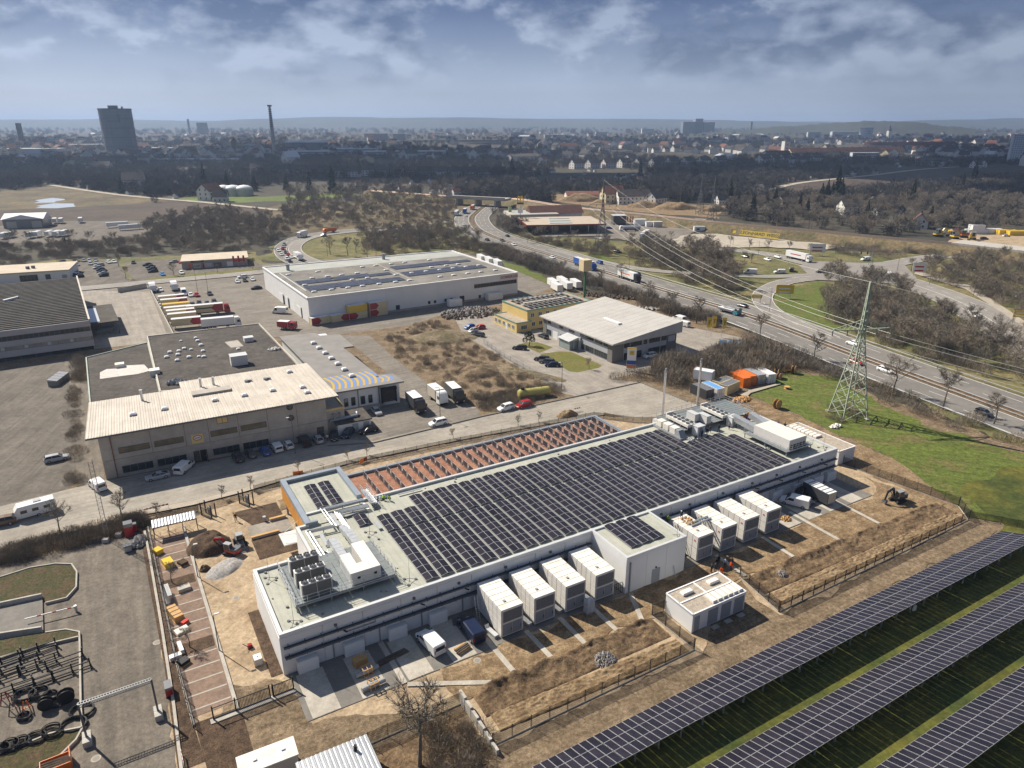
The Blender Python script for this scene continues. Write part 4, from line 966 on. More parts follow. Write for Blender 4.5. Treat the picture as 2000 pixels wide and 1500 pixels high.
def cargo(t,x0,x1,w,z0,z1,col,name='cargo_box',top='white'):
 b=MB().box(x0,x1,-w,w,z0,z1,0,1);o=b.obj(name,[paint(col),paint(top)],t)
 m=MB()
 for a in (x0,x1):
  for s_ in (-w,w):m.bar((a,s_,z0),(a,s_,z1),.1)
 m.obj('corner_post',K_['m_rim'],t);return o
def arrow(t,x0,x1,w,z0,z1,col,tip=1):
 """coloured arrow field on both sides of a box"""
 for s_ in (-1,1):
  y=s_*(w+.012);zm=(z0+z1)/2;k=(z1-z0)*.42*tip
  MB().face([(x0,y,z0+.1),(x1,y,z0+.1),(x1,y,z1-.1),(x0,y,z1-.1),(x0-k,y,zm)][::-s_ if tip > 0 else s_]).obj('colour_field',paint(col),t)
def truck(label,c,f,cabc,boxc,L=8.2,group=None,H=3.7,stripe=None,semi=False,arr=None,name='truck',top='white'):
 a,b=G(*c),G(*f);a.z=gz(a.x,a.y);t=T(name,label,'truck',a,head(a,b),group);w=1.25
 cab(t,L/2,w,cabc,min(H-.2,3.5));x1=L/2-2.35
 MB().box(-L/2+.1,L/2-.6,-.5,.5,.6,.95).obj('chassis',K_['m_black'],t)
 cargo(t,-L/2,x1,w,1.0 if not semi else 1.15,H,boxc,'trailer_box' if semi else 'cargo_box',top)
 MB().box(-L/2-.02,-L/2,-w+.12,w-.12,1.1,H-.15).obj('rear_door',paint('grey' if boxc != 'white' else 'beige'),t)
 wheels(t,[L/2-1.2]+([L/2-4.6,-L/2+1.4,-L/2+2.8,-L/2+4.1] if semi else [-L/2+1.9]),w)
 if arr:arrow(t,x1-3.0,x1-.1,w,1.15,H,arr)
 if stripe:
  for s_ in (-1,1):MB().box(-L/2+L*.22,x1-L*.2,s_*(w+.008)-.004,s_*(w+.008)+.004,H*.62,H*.74).obj('lettering_band',paint(stripe),t)
 return t
def swapbody(label,c,f,col,arr=None,L=7.4,group=None,top='white',z=0,legs=True,name='swap_body',sgn=1):
 a,b=G(*c),G(*f);a.z=gz(a.x,a.y)+z;t=T(name,label,'container',a,head(a,b),group)
 z0=1.1 if legs else .1
 cargo(t,-L/2,L/2,1.25,z0,z0+2.55,col,top=top)
 if arr:arrow(t,L/2-2.6,L/2-.1,1.25,z0,z0+2.55,arr) if sgn > 0 else arrow(t,-L/2+2.6,-L/2+.1,1.25,z0,z0+2.55,arr,-1)
 if legs:
  for x in (-L/2+.9,L/2-.9):
   for s_ in (-1,1):MB().bar((x,s_*1.1,0),(x,s_*1.1,z0),.12).obj('leg',K_['m_steel'],t)
 return t
# ---------------------------------------------------------------- people
def skin_body(name,P,E,rads):
 me=bpy.data.meshes.new(name);me.from_pydata(P,E,[]);o=bpy.data.objects.new(name,me);COL.objects.link(o)
 md=o.modifiers.new('skin','SKIN');md.use_smooth_shade=True
 for i,r in enumerate(rads):me.skin_vertices[0].data[i].radius=(r,r)
 me.skin_vertices[0].data[0].use_root=True
 sb=o.modifiers.new('sub','SUBSURF');sb.levels=1;sb.render_levels=1
 dg=bpy.context.evaluated_depsgraph_get();out=bpy.data.meshes.new_from_object(o.evaluated_get(dg));out.name=name
 bpy.data.objects.remove(o);return out
M('skin_tone',(.48,.30,.21),.6,var=.05);M('hair_dark',(.05,.035,.025),.8,var=.2)
def cloth(c):return M('cloth_' +'%02d%02d%02d' % tuple(int(q*99) for q in c),c,.9,var=.15,scale=6)
def human(pose):
 """one continuous figure; standing, walking or crouching"""
 st={'stand':0.0,'walk':.26,'crouch':0}[pose];dz=0
 if pose == 'crouch':
  P=[(0,0,.42),(.10,0,.62),(.22,0,.84),(.27,0,.93),(.31,0,1.06),(.20,.2,.86),(.36,.24,.62),(.5,.16,.45),(.54,.12,.38),(.20,-.2,.86),(.36,-.24,.62),(.5,-.16,.45),(.54,-.12,.38),(.02,.12,.40),(.34,.16,.50),(.10,.14,.12),(.30,.15,.04),(.02,-.12,.40),(.34,-.16,.50),(.10,-.14,.12),(.30,-.15,.04)]
 else:
  P=[(0,0,.95),(0,0,1.15),(0.01,0,1.40),(0.02,0,1.50),(.03,0,1.64),(0,.2,1.41),(-.02+st*.5,.27,1.12),(.06+st*.7,.27,.88),(.08+st*.75,.26,.78),(0,-.2,1.41),(-.02-st*.5,-.27,1.12),(.06-st*.4,-.27,.88),(.08-st*.4,-.26,.78),(0,.1,.90),(.03-st*.4,.11,.50),(-.02-st,.11,.09),(.13-st,.12,.05),(0,-.1,.90),(.03+st*.6,-.11,.50),(-.02+st,-.11,.09),(.13+st,-.12,.05)]
 E=[(0,1),(1,2),(2,3),(3,4),(2,5),(5,6),(6,7),(7,8),(2,9),(9,10),(10,11),(11,12),(0,13),(13,14),(14,15),(15,16),(0,17),(17,18),(18,19),(19,20)]
 rr=[.15,.15,.16,.06,.105,.075,.055,.045,.04,.075,.055,.045,.04,.095,.07,.055,.05,.095,.07,.055,.05]
 me=skin_body('person_' +pose,P,E,rr)
 for mm in (cloth((.05,.05,.06)),cloth((.04,.04,.05)),K_['skin_tone'],K_['m_black']):me.materials.append(mm)
 zs={'crouch':(.55,.97),'stand':(.92,1.47),'walk':(.92,1.47)}[pose]
 hd=Vector(P[4]);hands=[Vector(P[8]),Vector(P[12])]
 for p in me.polygons:
  c=p.center;k=0
  if (c-hd).length < .15 or min((c-h).length for h in hands) < .075:k=2
  elif c.z < .1:k=3
  elif c.z < zs[0] and abs(c.y) < .2 and not (pose == 'crouch' and c.x > .42):k=1
  p.material_index=k
 return me,hd
HUM={p:human(p) for p in ('stand','walk','crouch')}
hm=MB();hm.loft([[(.135*math.cos(a)*q,.12*math.sin(a)*q,z) for a in [2*PI*k/10 for k in range(10)]] for q,z in ((1.05,.0),(1.0,.06),(.75,.12),(.3,.15))]);hm.box(.08,.2,-.09,.09,-.01,.02)
hr=MB();hr.loft([[(.122*math.cos(a)*q-.015,.11*math.sin(a)*q,z) for a in [2*PI*k/10 for k in range(10)]] for q,z in ((.98,-.02),(1.04,.05),(.8,.1),(.3,.13))])
HELM={}
def person(label,loc,rz,pose,top,legs=(.03,.03,.05),helmet=None,group=None):
 me,hd=HUM[pose];o=O('person',me,None,loc,rz,label,'person',group)
 tint(o,cloth(top),0);tint(o,cloth(legs),1)
 if helmet:h=O('helmet',HELM.setdefault('h',hm.mesh('helmet',cloth((.7,.7,.68)))),o,(hd.x,hd.y,hd.z+.02));tint(h,cloth(helmet))
 else:O('hair',HELM.setdefault('r',hr.mesh('hair',K_['hair_dark'])),o,(hd.x,hd.y,hd.z+.01))
 return o
# ---------------------------------------------------------------- fences
def wire_mesh(L,h,pitch=.2,w=.05,mat='m_dark_steel'):
 m=MB();n=int(L/pitch)
 for i in range(n+1):
  x=i*L/n;m.face([(x-w/2,0,.12),(x+w/2,0,.12),(x+w/2,0,h),(x-w/2,0,h)])
 for k in range(7):
  z=.14+(h-.2)*k/6;m.face([(0,.006,z),(L,.006,z),(L,.006,z+.04),(0,.006,z+.04)])
 return m.mesh('mesh_panel',K_[mat])
FM={}
def fence(label,P,h=1.9,step=2.55,crank=True,plinth=True,mat='m_black',pitch=.14,name='fence',group=None):
 P=[Vector((p[0],p[1],0)) for p in P];z0=gz(P[0].x,P[0].y);t=T(name,label,'fence',(P[0].x,P[0].y,z0),0,group)
 pk=('post',h,crank,mat)
 if pk not in FM:
  m=MB().bar((0,0,0),(0,0,h+.08),.085)
  if crank:m.bar((0,0,h+.05),(.22,0,h+.22),.06)
  FM[pk]=m.mesh('post',K_[mat])
 for a,b in zip(P[:-1],P[1:]):
  L=(b-a).length;n=max(1,round(L/step));l=L/n;key=(round(l,2),h,mat)
  if key not in FM:FM[key]=wire_mesh(l,h,pitch,.07,mat)
  an=head(a,b);d=(b-a).normalized()
  for i in range(n):
   q=a+d*(i*l)-P[0];O('post',FM[pk],t,(q.x,q.y,0),rz=an+PI/2 if crank == 'in' else an-PI/2);O('mesh_panel',FM[key],t,(q.x,q.y,0),rz=an)
  if plinth:
   q,e=a-P[0],b-P[0];MB().bar((q.x,q.y,.06),(e.x,e.y,.06),.09,.2).obj('plinth',K_['m_kerb'],t)
 q=P[-1]-P[0];O('post',FM[pk],t,(q.x,q.y,0),rz=an-PI/2)
 return t
# ---------------------------------------------------------------- machines
def tracks(t,L,w,h):
 for s_ in (-1,1):
  pr=[(L/2*.82*math.cos(a)+(L*.1 if math.cos(a) > 0 else -L*.1),h/2+h/2*math.sin(a)) for a in [2*PI*k/14 for k in range(14)]]
  MB().loft([[(x,s_*w-.22,z) for x,z in pr],[(x,s_*w+.22,z) for x,z in pr]]).obj('track',K_['m_tyre'],t)
def excavator(label,loc,rz,col,swing=0.,boom=((.9,1.2),(2.2,2.9),(4.3,2.2),(4.9,.5)),s=1.0):
 t=T('excavator',label,'excavator',loc,rz,scale=s);pm=paint(col)
 tracks(t,3.0,.9,.7);MB().box(-.6,.6,-.7,.7,.35,.75).obj('undercarriage',K_['m_black'],t)
 h=O('upper_body',MB().prism([(-1.7,-.95),(1.0,-.95),(1.2,-.6),(1.2,.6),(1.0,.95),(-1.7,.95),(-1.95,.5),(-1.95,-.5)],.78,1.25).mesh('upper_body',pm),t,rz=swing)
 MB().prism([(-1.8,-.9),(-.4,-.9),(-.4,.9),(-1.8,.9),(-1.95,.4),(-1.95,-.4)],1.25,1.75).obj('engine_cover',K_['m_dark_steel'],h)
 cb=MB().box(-.35,1.0,.05,.93,1.25,2.6).obj('cab',K_['m_glass'],h)
 m=MB()
 for x in (-.38,.99):
  for y in (.03,.9):m.bar((x,y,1.25),(x,y,2.62),.09)
 m.box(-.45,1.1,-.02,.98,2.6,2.72);m.obj('cab_frame',K_['m_steel'],h)
 b=boom
 MB().bar((b[0][0],-.3,b[0][1]),(b[1][0],-.3,b[1][1]),.32,.42).bar((b[1][0],-.3,b[1][1]),(b[2][0],-.3,b[2][1]),.28,.36).obj('boom',pm,h)
 MB().bar((b[2][0]-.1,-.3,b[2][1]+.25),(b[3][0],-.3,b[3][1]+.3),.24,.3).obj('arm',pm,h)
 MB().bar((b[0][0]+.3,-.3,b[0][1]-.1),((b[1][0]+b[2][0])/2,-.3,(b[1][1]+b[2][1])/2-.2),.12).bar((b[1][0]+.3,-.3,b[1][1]+.3),(b[2][0],-.3,b[2][1]+.5),.11).obj('hydraulic_ram',K_['m_steel'],h)
 x,z=b[3];MB().loft([[(x-.45,-.75,z+.35),(x+.2,-.75,z+.4),(x+.25,-.75,z-.1),(x-.3,-.75,z-.3)],[(x-.45,.15,z+.35),(x+.2,.15,z+.4),(x+.25,.15,z-.1),(x-.3,.15,z-.3)]]).obj('bucket',K_['m_dark_steel'],h)
 return t
def loader(label,loc,rz,col,s=1.0):
 t=T('wheel_loader',label,'wheel loader',loc,rz,scale=s);pm=paint(col)
 wm=wheel_mesh(.62,.5)
 for x in (-1.15,1.15):
  for y in (-.85,.85):O('wheel',wm,t,(x,y,.62))
 MB().prism([(-2.1,-.7),(-.2,-.7),(-.2,.7),(-2.1,.7)],.7,1.45).obj('engine_cover',pm,t);MB().box(-.2,1.6,-.5,.5,.6,1.1).obj('front_frame',pm,t)
 MB().box(-.7,.5,-.6,.6,1.45,2.6).obj('cab',K_['m_glass'],t);MB().box(-.8,.6,-.7,.7,2.6,2.74).obj('cab_roof',K_['m_steel'],t)
 for y in (-.45,.45):MB().bar((.6,y,1.3),(2.2,y,.55),.16,.24).obj('lift_arm',pm,t)
 MB().loft([[(2.1,-1.05,.75),(2.35,-1.05,.1),(3.0,-1.05,.06),(2.3,-1.05,.3)],[(2.1,1.05,.75),(2.35,1.05,.1),(3.0,1.05,.06),(2.3,1.05,.3)]]).obj('bucket',K_['m_dark_steel'],t)
 MB().cyl(-1.4,.3,1.45,2.1,.06,k=6).obj('exhaust',K_['m_black'],t);return t
def mound(name,label,loc,rx,ry,h,mat,rz=0,seed=0,cat='mound',n=18):
 def fn(u,v):
  x,y=(u*2-1),(v*2-1);r=math.hypot(x,y);e=max(0,1-r*r) ** .8
  q=noise.noise(Vector((x*2.3+seed,y*2.3,seed*.7)))*.45+noise.noise(Vector((x*6+seed,y*6,3)))*.2
  return (x*rx,y*ry,max(-.05,h*e*(1+q)) if r < 1 else -.05)
 return MB().grid(n,n,fn).obj(name,K_[mat],None,smooth=True,loc=loc,rz=rz,label=label,cat=cat)
# ================================================================ the building site
for lb,P in (('dark mesh fence below the raked soil, left of the retaining wall',[(3.3,-16.2),(17.7,-16.0)]),
              ('long dark mesh fence along the track, left of the flat hut',[(18.1,-23.5),(49.6,-23.4)]),
              ('short dark mesh fence beside the flat hut',[(49.3,-15.0),(49.6,-23.3)]),
              ('dark mesh fence stub reaching the flat hut',[(49.4,-14.9),(51.5,-15.0)]),
              ('dark mesh fence right of the flat hut',[(67.6,-14.7),(66.1,-23.6)]),
              ('long dark mesh fence along the track, right of the flat hut',[(66.2,-23.7),(116.7,-23.3)]),
              ('dark mesh fence climbing from the far corner to the hut',[(120.1,-19.5),(116.6,2.6)]),
              ('dark mesh fence closing the far corner',[(116.8,-23.2),(120.1,-19.6)])):
 fence(lb,[S(*p) for p in P])
fence('dark mesh fence along the street behind the low wing',[G(u,v) for u,v in ((497,962),(562,944),(700,907),(900,866),(1160,816),(1236,826),(1290,826))],1.5)
fence('dark mesh fence along the street by the grit canopy',[G(u,v) for u,v in ((284,1034),(318,1019),(388,1000))],1.5)
fence('dark mesh fence from the steel chimneys to the far hut',[G(u,v) for u,v in ((1362,800),(1480,838),(1560,862),(1640,892))],1.8)
fence('dark mesh fence along the parking bays',[S(*p) for p in ((-12.4,47),(-12.1,12),(-11.5,-3.2))],1.7)
fence('green mesh fence at the meadow corner',[G(u,v) for u,v in ((1893,1013),(1985,1030),(2090,1052))],1.5,crank=False,plinth=False)
# sliding gate
t=T('sliding_gate','black steel bar gate between parking bays and end wall','gate',SG(-6.6,-3.2),SA+rad(1))
gb=MB().bar((0,0,.15),(0,0,1.75),.06).mesh('bar',K_['m_black'])
for k in range(42):
 if not 24 <= k <= 25:O('bar',gb,t,(k*.17,.02*k*.0,0))
MB().bar((0,0,.15),(4.0,0,.15),.12,.16).bar((0,0,1.75),(4.0,0,1.75),.09).bar((4.4,0,.2),(7.0,0,.2),.1).bar((4.4,0,1.75),(7.0,0,1.75),.09).obj('rail',K_['m_black'],t)
for x in (-2.6,0,4.1,4.5,7.0):MB().bar((x,0,0),(x,0,2.1),.16).obj('post',K_['m_black'],t)
MB().bar((-2.6,.1,.2),(0,.1,.2),.1).bar((-2.6,.1,1.7),(0,.1,1.7),.08).obj('tail_rail',K_['m_black'],t)
MB().box(-3.0,7.2,-.6,.2,0,.12).obj('gate_footing',K_['m_kerb'],t)
# street gates
for lb,(u,v) in (('left sliding gate leaf with control posts at the street entrance',(396,1008)),('right sliding gate leaf with control posts at the street entrance',(470,985))):
 p=GG(u,v);t=T('entrance_gate',lb,'gate',p,SA-rad(55))
 m=MB()
 for k in range(9):m.bar((k*.25,0,.1),(k*.25,0,1.7),.05)
 m.bar((0,0,.15),(2.1,0,.15),.1);m.bar((0,0,1.7),(2.1,0,1.7),.08);m.obj('gate_leaf',K_['m_dark_steel'],t)
 for x,y in ((-.2,0),(2.3,0),(-.2,1.0),(2.3,1.0)):MB().bar((x,y,0),(x,y,2.6),.16).obj('post',K_['m_black'],t)
 MB().box(.6,1.3,.7,1.1,0,1.5).obj('control_box',K_['m_steel'],t)
# concrete retaining wall
M('m_concrete',(.47,.445,.40),.85,col2=(.39,.36,.315),scale=.5,fine=.12)
t=T('retaining_wall','pale stepped concrete wall running down from the drain channels','wall',SG(17.8,-15.6),SA)
for k in range(6):MB().box(-.15+.04*k,.2+.04*k,-1.55*(k+1),-1.55*k+-.03,0,2.0-.25*k).obj('wall_block',K_['m_concrete'],t)
# soil bank: eroded edge of the filled ground
def bank(name,label,P,w,h,seed,mat='m_soil'):
 a,b=S(*P[0]),S(*P[1]);d=(b-a);L=d.length;d.normalize();nrm=Vector((d.y,-d.x,0));nx=int(L/.45)
 def fn(u,v):
  q=a+d*(u*L)+nrm*(v*w);r=noise.noise(Vector((u*L*.35+seed,v*3,seed))) ;r2=noise.noise(Vector((u*L*1.3,v*9,seed+5)))
  g=noise.noise(Vector((u*L*.9,v*1.2,seed+9)));e=min(1,v/.1)*max(0,1-(max(0,v-.12)/.88)) ** 1.3*min(1,min(u,1-u)*L/2.0)
  return (q.x,q.y,.1+e*(h*(.75+.6*r+.3*g)+.14*r2)+(.16 if 0 < v < 1 else .0)+.12*r2*(0 < v < 1))
 return MB().grid(nx*2,22,fn).obj(name,K_[mat],None,smooth=True,label=label,kind='structure')
bank('soil_bank','dark eroded soil bank below the left containers',((19.5,-14.9),(48.8,-15.2)),4.6,1.15,2)
bank('soil_bank','eroded soil bank below the right containers',((67.8,-15.4),(117.5,-16.6)),4.4,.95,9)
bank('soil_bank','low tan spoil ridge along the left fence',((20.0,-19.2),(48.9,-20.4)),3.0,.15,4,'m_soil_tan')
bank('soil_bank','low tan spoil ridge along the right fence',((67.5,-20),(116.5,-20.2)),2.8,.15,14,'m_soil_tan')
M('m_rubble',(.52,.49,.46),.95,col2=(.34,.32,.30),scale=3,fine=.5,bump=1)
def stones(name,label,loc,rx,ry,h,n,mat,rz=0,seed=1,smin=.1,smax=.3):
 rr=random.Random(seed);m=MB()
 for i in range(n):
  a=rr.uniform(0,2*PI);q=math.sqrt(rr.random());x,y=rx*q*math.cos(a),ry*q*math.sin(a);z=h*(1-q*q)*rr.uniform(.6,1)
  s_=rr.uniform(smin,smax);v=[Vector((rr.uniform(-1,1),rr.uniform(-1,1),rr.uniform(-1,1))).normalized()*s_ for _ in range(5)]
  c=Vector((x,y,z+s_*.4));k=len(m.v)
  top=c+Vector((0,0,s_));bot=c-Vector((0,0,s_));ring=[c+Vector((math.cos(b_)*s_*rr.uniform(.7,1.2),math.sin(b_)*s_*rr.uniform(.7,1.2),rr.uniform(-.3,.3)*s_)) for b_ in [2*PI*j/5 for j in range(5)]]
  m.v += [tuple(p) for p in [top,bot]+ring]
  for j in range(5):m.f += [(k,k+2+j,k+2+(j+1) % 5),(k+1,k+2+(j+1) % 5,k+2+j)];m.m += [0,0]
 return m.obj(name,K_[mat],None,loc=loc,rz=rz,label=label,kind='stuff')
stones('rubble_heap','heap of pale broken stone at a drain outlet left of the hut',SG(37.8,-18.7),1.7,1.5,.8,380,'m_rubble',SA,3,.08,.2)
stones('rubble_heap','small heap of pale gravel right of the hut',SG(73.6,-17.7),1.3,1.1,.9,300,'m_rubble',SA,4,.06,.16)
mound('outlet_hole','dark hollow above the broken stone heap',SG(36.8,-16.9),1.0,.8,.5,'m_mulch',SA,5)
mound('spoil_heap','dark brown soil heap beside the red excavator',SG(-3.8,37.0),3.6,3.4,2.3,'m_mulch',SA,1)
mound('gravel_heap','low grey gravel spread below the red excavator',SG(-2.6,29.0),3.4,2.1,.7,'m_rubble',SA+.6,2)
mound('spoil_heap','small dark clod heap at the edge of the gravel spread',SG(-5.4,30.2),.9,.8,.8,'m_mulch',SA,8)
mound('spoil_heap','tan sand heap by the street behind the low wing',GG(1108,812),3.0,1.6,1.2,'m_soil_tan',SA,6)
# machines and people
excavator('red mini excavator digging in the dark soil heap',SG(-.8,32.8),rad(168),'red',rad(-8),s=.82)
loader('grey compact wheel loader beside the red excavator',SG(.9,34.6),rad(-58),'grey',.85)
excavator('black mini excavator near the far fence corner',SG(112.0,-12.6),rad(205),'black',0,((.9,1.3),(1.6,3.3),(3.2,2.7),(3.7,.6)),.9)
person('worker in dark clothes and yellow helmet walking on the gravel',SG(1.7,43.2),rad(-70),'walk',(.02,.025,.03),(.02,.02,.03),(.75,.5,.02))
for lb,x,y,c,rz,hl,ps,lg in (
 ('person in dark suit at the left of the group by the hut',64.6,-11.5,(.02,.02,.03),-20,None,'stand',(.02,.02,.03)),
 ('second person from the left of the group by the hut',65.3,-11.7,(.05,.05,.07),30,None,'stand',(.03,.03,.05)),
 ('person in black coat at the back of the group by the hut',66.4,-10.8,(.015,.015,.02),-80,None,'stand',(.02,.02,.03)),
 ('tall person in black at the rear of the group by the hut',67.3,-10.4,(.02,.02,.025),-100,None,'stand',(.02,.02,.02)),
 ('person in light blue shirt within the group by the hut',67.6,-11.6,(.35,.45,.62),200,None,'stand',(.02,.02,.03)),
 ('person in dark jacket at the right of the group by the hut',68.6,-12.0,(.02,.02,.03),180,None,'stand',(.03,.03,.04)),
 ('worker bending forward in bright orange vest within the group by the hut',66.2,-12.5,(.85,.10,.01),160,None,'crouch',(.5,.06,.01)),
 ('person holding a bright orange vest within the group by the hut',67.7,-12.7,(.80,.09,.01),190,None,'stand',(.02,.02,.03))):
 person(lb,SG(x,y),SA+rad(rz),ps,c,lg,hl,'visitors beside the flat hut')
Z=6.14
for lb,x,y,z,c,rz,hl,ps in (
 ('worker in lime vest crouching by the pipes, left of two',23.9,26.6,Z,(.45,.75,.05),40,None,'crouch'),
 ('worker in lime vest crouching by the pipes, right of two',25.1,26.1,Z,(.5,.8,.05),200,None,'crouch'),
 ('worker kneeling with tools on the white container roof',66.4,-2.2,4.9,(.03,.03,.04),60,(.7,.7,.68),'crouch'),
 ('worker with lime vest standing behind the annex corner',64.2,-1.4,4.0,(.25,.4,.05),60,None,'stand'),
 ('person in black walking on the far roof, alone',96.0,18.6,Z,(.02,.02,.03),20,None,'walk'),
 ('person in pink shirt before the farther stair hut',98.9,18.4,Z,(.6,.36,.36),60,None,'walk'),
 ('person in pale yellow vest beside the farther stair hut',100.9,18.3,Z,(.62,.55,.3),90,None,'stand'),
 ('person in black leaning on the farther stair hut',102.4,18.5,Z,(.015,.015,.02),90,None,'stand'),
 ('person in dark jacket right of the nearer stair hut',92.8,18.8,Z,(.02,.02,.03),10,None,'stand'),
 ('person in navy jacket with orange collar by the nearer stair hut',94.0,19.2,Z,(.03,.03,.08),190,None,'walk'),
 ('person in dark blue before the nearer stair hut',91.0,18.4,Z,(.03,.04,.10),90,None,'stand'),
 ('person crouching by cables at the nearer stair hut',88.9,18.0,Z,(.03,.03,.05),60,None,'crouch'),
 ('worker in orange vest at the left of the group on the far roof',104.2,19.6,Z,(.75,.28,.02),60,None,'stand'),
 ('worker with white helmet in the group on the far roof',105.0,20.0,Z,(.05,.05,.08),100,(.75,.75,.72),'stand'),
 ('worker in violet jacket in the group on the far roof',105.6,19.2,Z,(.2,.1,.3),200,None,'stand'),
 ('worker in bright orange trousers and vest on the far roof',106.5,19.4,Z,(.9,.13,.02),150,None,'crouch'),
 ('worker in orange jacket and yellow helmet on the far roof',106.9,20.6,Z,(.8,.3,.03),230,(.8,.5,.02),'stand'),
 ('tall worker in bright red-orange jacket on the far roof',108.3,20.4,Z,(.85,.10,.02),240,(.7,.4,.1),'stand'),
 ('person in dark clothes at the far roof edge, left of three',107.6,14.6,Z,(.03,.03,.04),0,None,'stand'),
 ('person in violet clothes at the far roof edge, middle of three',108.4,13.6,Z,(.12,.06,.2),0,None,'stand'),
 ('person in black at the far roof edge, right of three',109.0,12.3,Z,(.02,.02,.03),0,None,'stand')):
 person(lb,S(x,y,z),SA+rad(rz),ps,c,helmet=hl)
person('person in white shirt standing between the parked cars',GG(640,862),rad(-40),'stand',(.6,.6,.6))
# grit canopy
t=T('bicycle_shelter','corrugated metal canopy on dark posts at the site corner','shelter',SG(-11.6,44.8),SA-rad(2))
M('m_corr',(.58,.60,.62),.35,metal=.6,var=.1)
cs=MB().loft([[(0,-.9,2.25),(.5,-.9,2.25),(.5,-.9,2.33),(.33,-.9,2.42),(.17,-.9,2.42),(0,-.9,2.33)],[(0,1.3,2.6),(.5,1.3,2.6),(.5,1.3,2.68),(.33,1.3,2.77),(.17,1.3,2.77),(0,1.3,2.68)]]).mesh('roof_sheet',K_['m_corr'])
for k in range(14):O('roof_sheet',cs,t,(k*.505,0,0))
for x in (.1,2.4,4.7,7.0):
 for y in (-.8,1.2):MB().bar((x,y,0),(x,y,2.3+(y > 0)*.3),.12).obj('post',K_['m_black'],t)
MB().bar((0,-.85,2.2),(7.1,-.85,2.2),.1,.14).bar((0,1.25,2.5),(7.1,1.25,2.5),.1,.14).obj('beam',K_['m_black'],t)
for k in range(5):MB().bar((1+k*1.2,.2,0),(1+k*1.2,.2,.9),.06).bar((1+k*1.2,.2,.9),(1+k*1.2,-.5,.9),.06).obj('bike_stand',K_['m_steel'],t)
# benches, lamps, bollards at the entrance
M('m_timber',(.55,.33,.13),.7,col2=(.45,.26,.10),scale=2)
for lb,x0,x1,y in (('timber-topped concrete bench beside the rear bed',7.0,9.8,40.1),('timber-topped concrete bench along the front bed',2.9,7.6,35.6)):
 t=T('bench',lb,'bench',SG(x0,y),SA);MB().box(0,x1-x0,-.25,.25,0,.42).obj('base',K_['m_concrete'],t);MB().box(-.03,x1-x0+.03,-.28,.28,.42,.52).obj('seat',K_['m_timber'],t)
t=T('litter_bin','small round steel bin by the rear bench','bin',SG(6.2,40.6),0);MB().cyl(0,0,0,.9,.28,k=12).obj('body',K_['m_steel'],t);MB().cyl(0,0,.9,.98,.3,k=12).obj('lid',K_['m_zinc'],t)
t=T('water_tank','white caged water tank beside the end wall','tank',SG(-2.5,4.0),SA);MB().box(-.5,.5,-.6,.6,.15,1.15).obj('tank',K_['m_unit_roof'],t)
m=MB()
for k in range(5):
 for s_ in (-.53,.53):m.bar((s_,-.6+k*.3,.1),(s_,-.6+k*.3,1.15),.03);m.bar((-.5+k*.25,s_*1.19,.1),(-.5+k*.25,s_*1.19,1.15),.03)
m.obj('cage',K_['m_zinc'],t);MB().box(-.55,.55,-.65,.65,0,.12).obj('pallet',K_['m_timber'],t);MB().cyl(0,0,1.15,1.22,.1,k=8).obj('cap',paint('lightblue'),t)
t=T('plate_compactor','small red plate compactor on the gravel by the end wall','compactor',SG(-2.8,7.7),SA);MB().box(-.35,.35,-.3,.3,0,.12).obj('base_plate',K_['m_black'],t);MB().box(-.3,.25,-.25,.25,.12,.6).obj('engine',paint('darkred'),t);MB().bar((-.3,0,.3),(-.9,0,1.0),.07).obj('handle',K_['m_black'],t)
# stored things on the parking bays
def crate(name,label,x,y,sx,sy,sz,mat,rz=0,cat='crate',slats=True):
 t=T(name,label,cat,SG(x,y),SA+rz);mm=K_[mat] if mat in MATS else paint(mat);MB().box(-sx/2,sx/2,-sy/2,sy/2,.1,sz).obj('body',mm,t);MB().box(-sx/2-.05,sx/2+.05,-sy/2-.05,sy/2+.05,0,.1).obj('base',K_['m_timber'],t)
 if slats:
  for k in range(3):MB().box(-sx/2-.02,sx/2+.02,-sy/2+sy*(.2+.3*k)-.04,-sy/2+sy*(.2+.3*k)+.04,sz,sz+.04).obj('strap',K_['m_black'],t)
 return t
crate('timber_stack','bundle of pale yellow timber boards on the bays',-10.9,20.0,1.3,3.4,1.0,'m_timber',.25,'timber')
crate('cement_block','grey covered block lying on the upper bays',-9.0,26.2,1.8,1.2,.6,'m_concrete',.1,'block',False)
crate('white_box','flat white box lying beside the timber bundle',-10.5,16.0,1.8,1.3,.35,'m_unit_roof',.3,'box',False)
crate('tool_box','red tool case next to the timber bundle',-9.9,17.6,1.0,.6,.5,'m_red',.6,'tool box',False)
crate('white_box','tall white board box beside the lower bed',-11.1,12.0,.5,2.2,.7,'m_white_panel',.1,'box',False)
crate('white_box','low white trough at the lower bed corner',-11.9,10.6,1.5,.8,.6,'m_white_panel',.1,'box',False)
crate('cable_bin','dark bin with cables on the lower bays',-11.1,9.0,1.3,1.1,.6,'m_black',.5,'bin',False)
crate('roller_machine','yellow and black site machine on the upper bays',-10.4,34.4,1.4,2.0,1.0,'yellow',.2,'machine',False)
crate('roller_machine','yellow compactor beneath the canopy edge',-11.5,39.2,1.2,1.4,.8,'yellow',.5,'machine',False)
crate('soil_bag','heap of dark bags on the upper bays',-8.3,33.6,1.2,1.4,.6,'m_mulch',.4,'bag',False)
t=T('mesh_panel_stack','stack of leaning steel mesh panels beside the upper bed','panels',SG(-11.8,25.4),SA+rad(4))
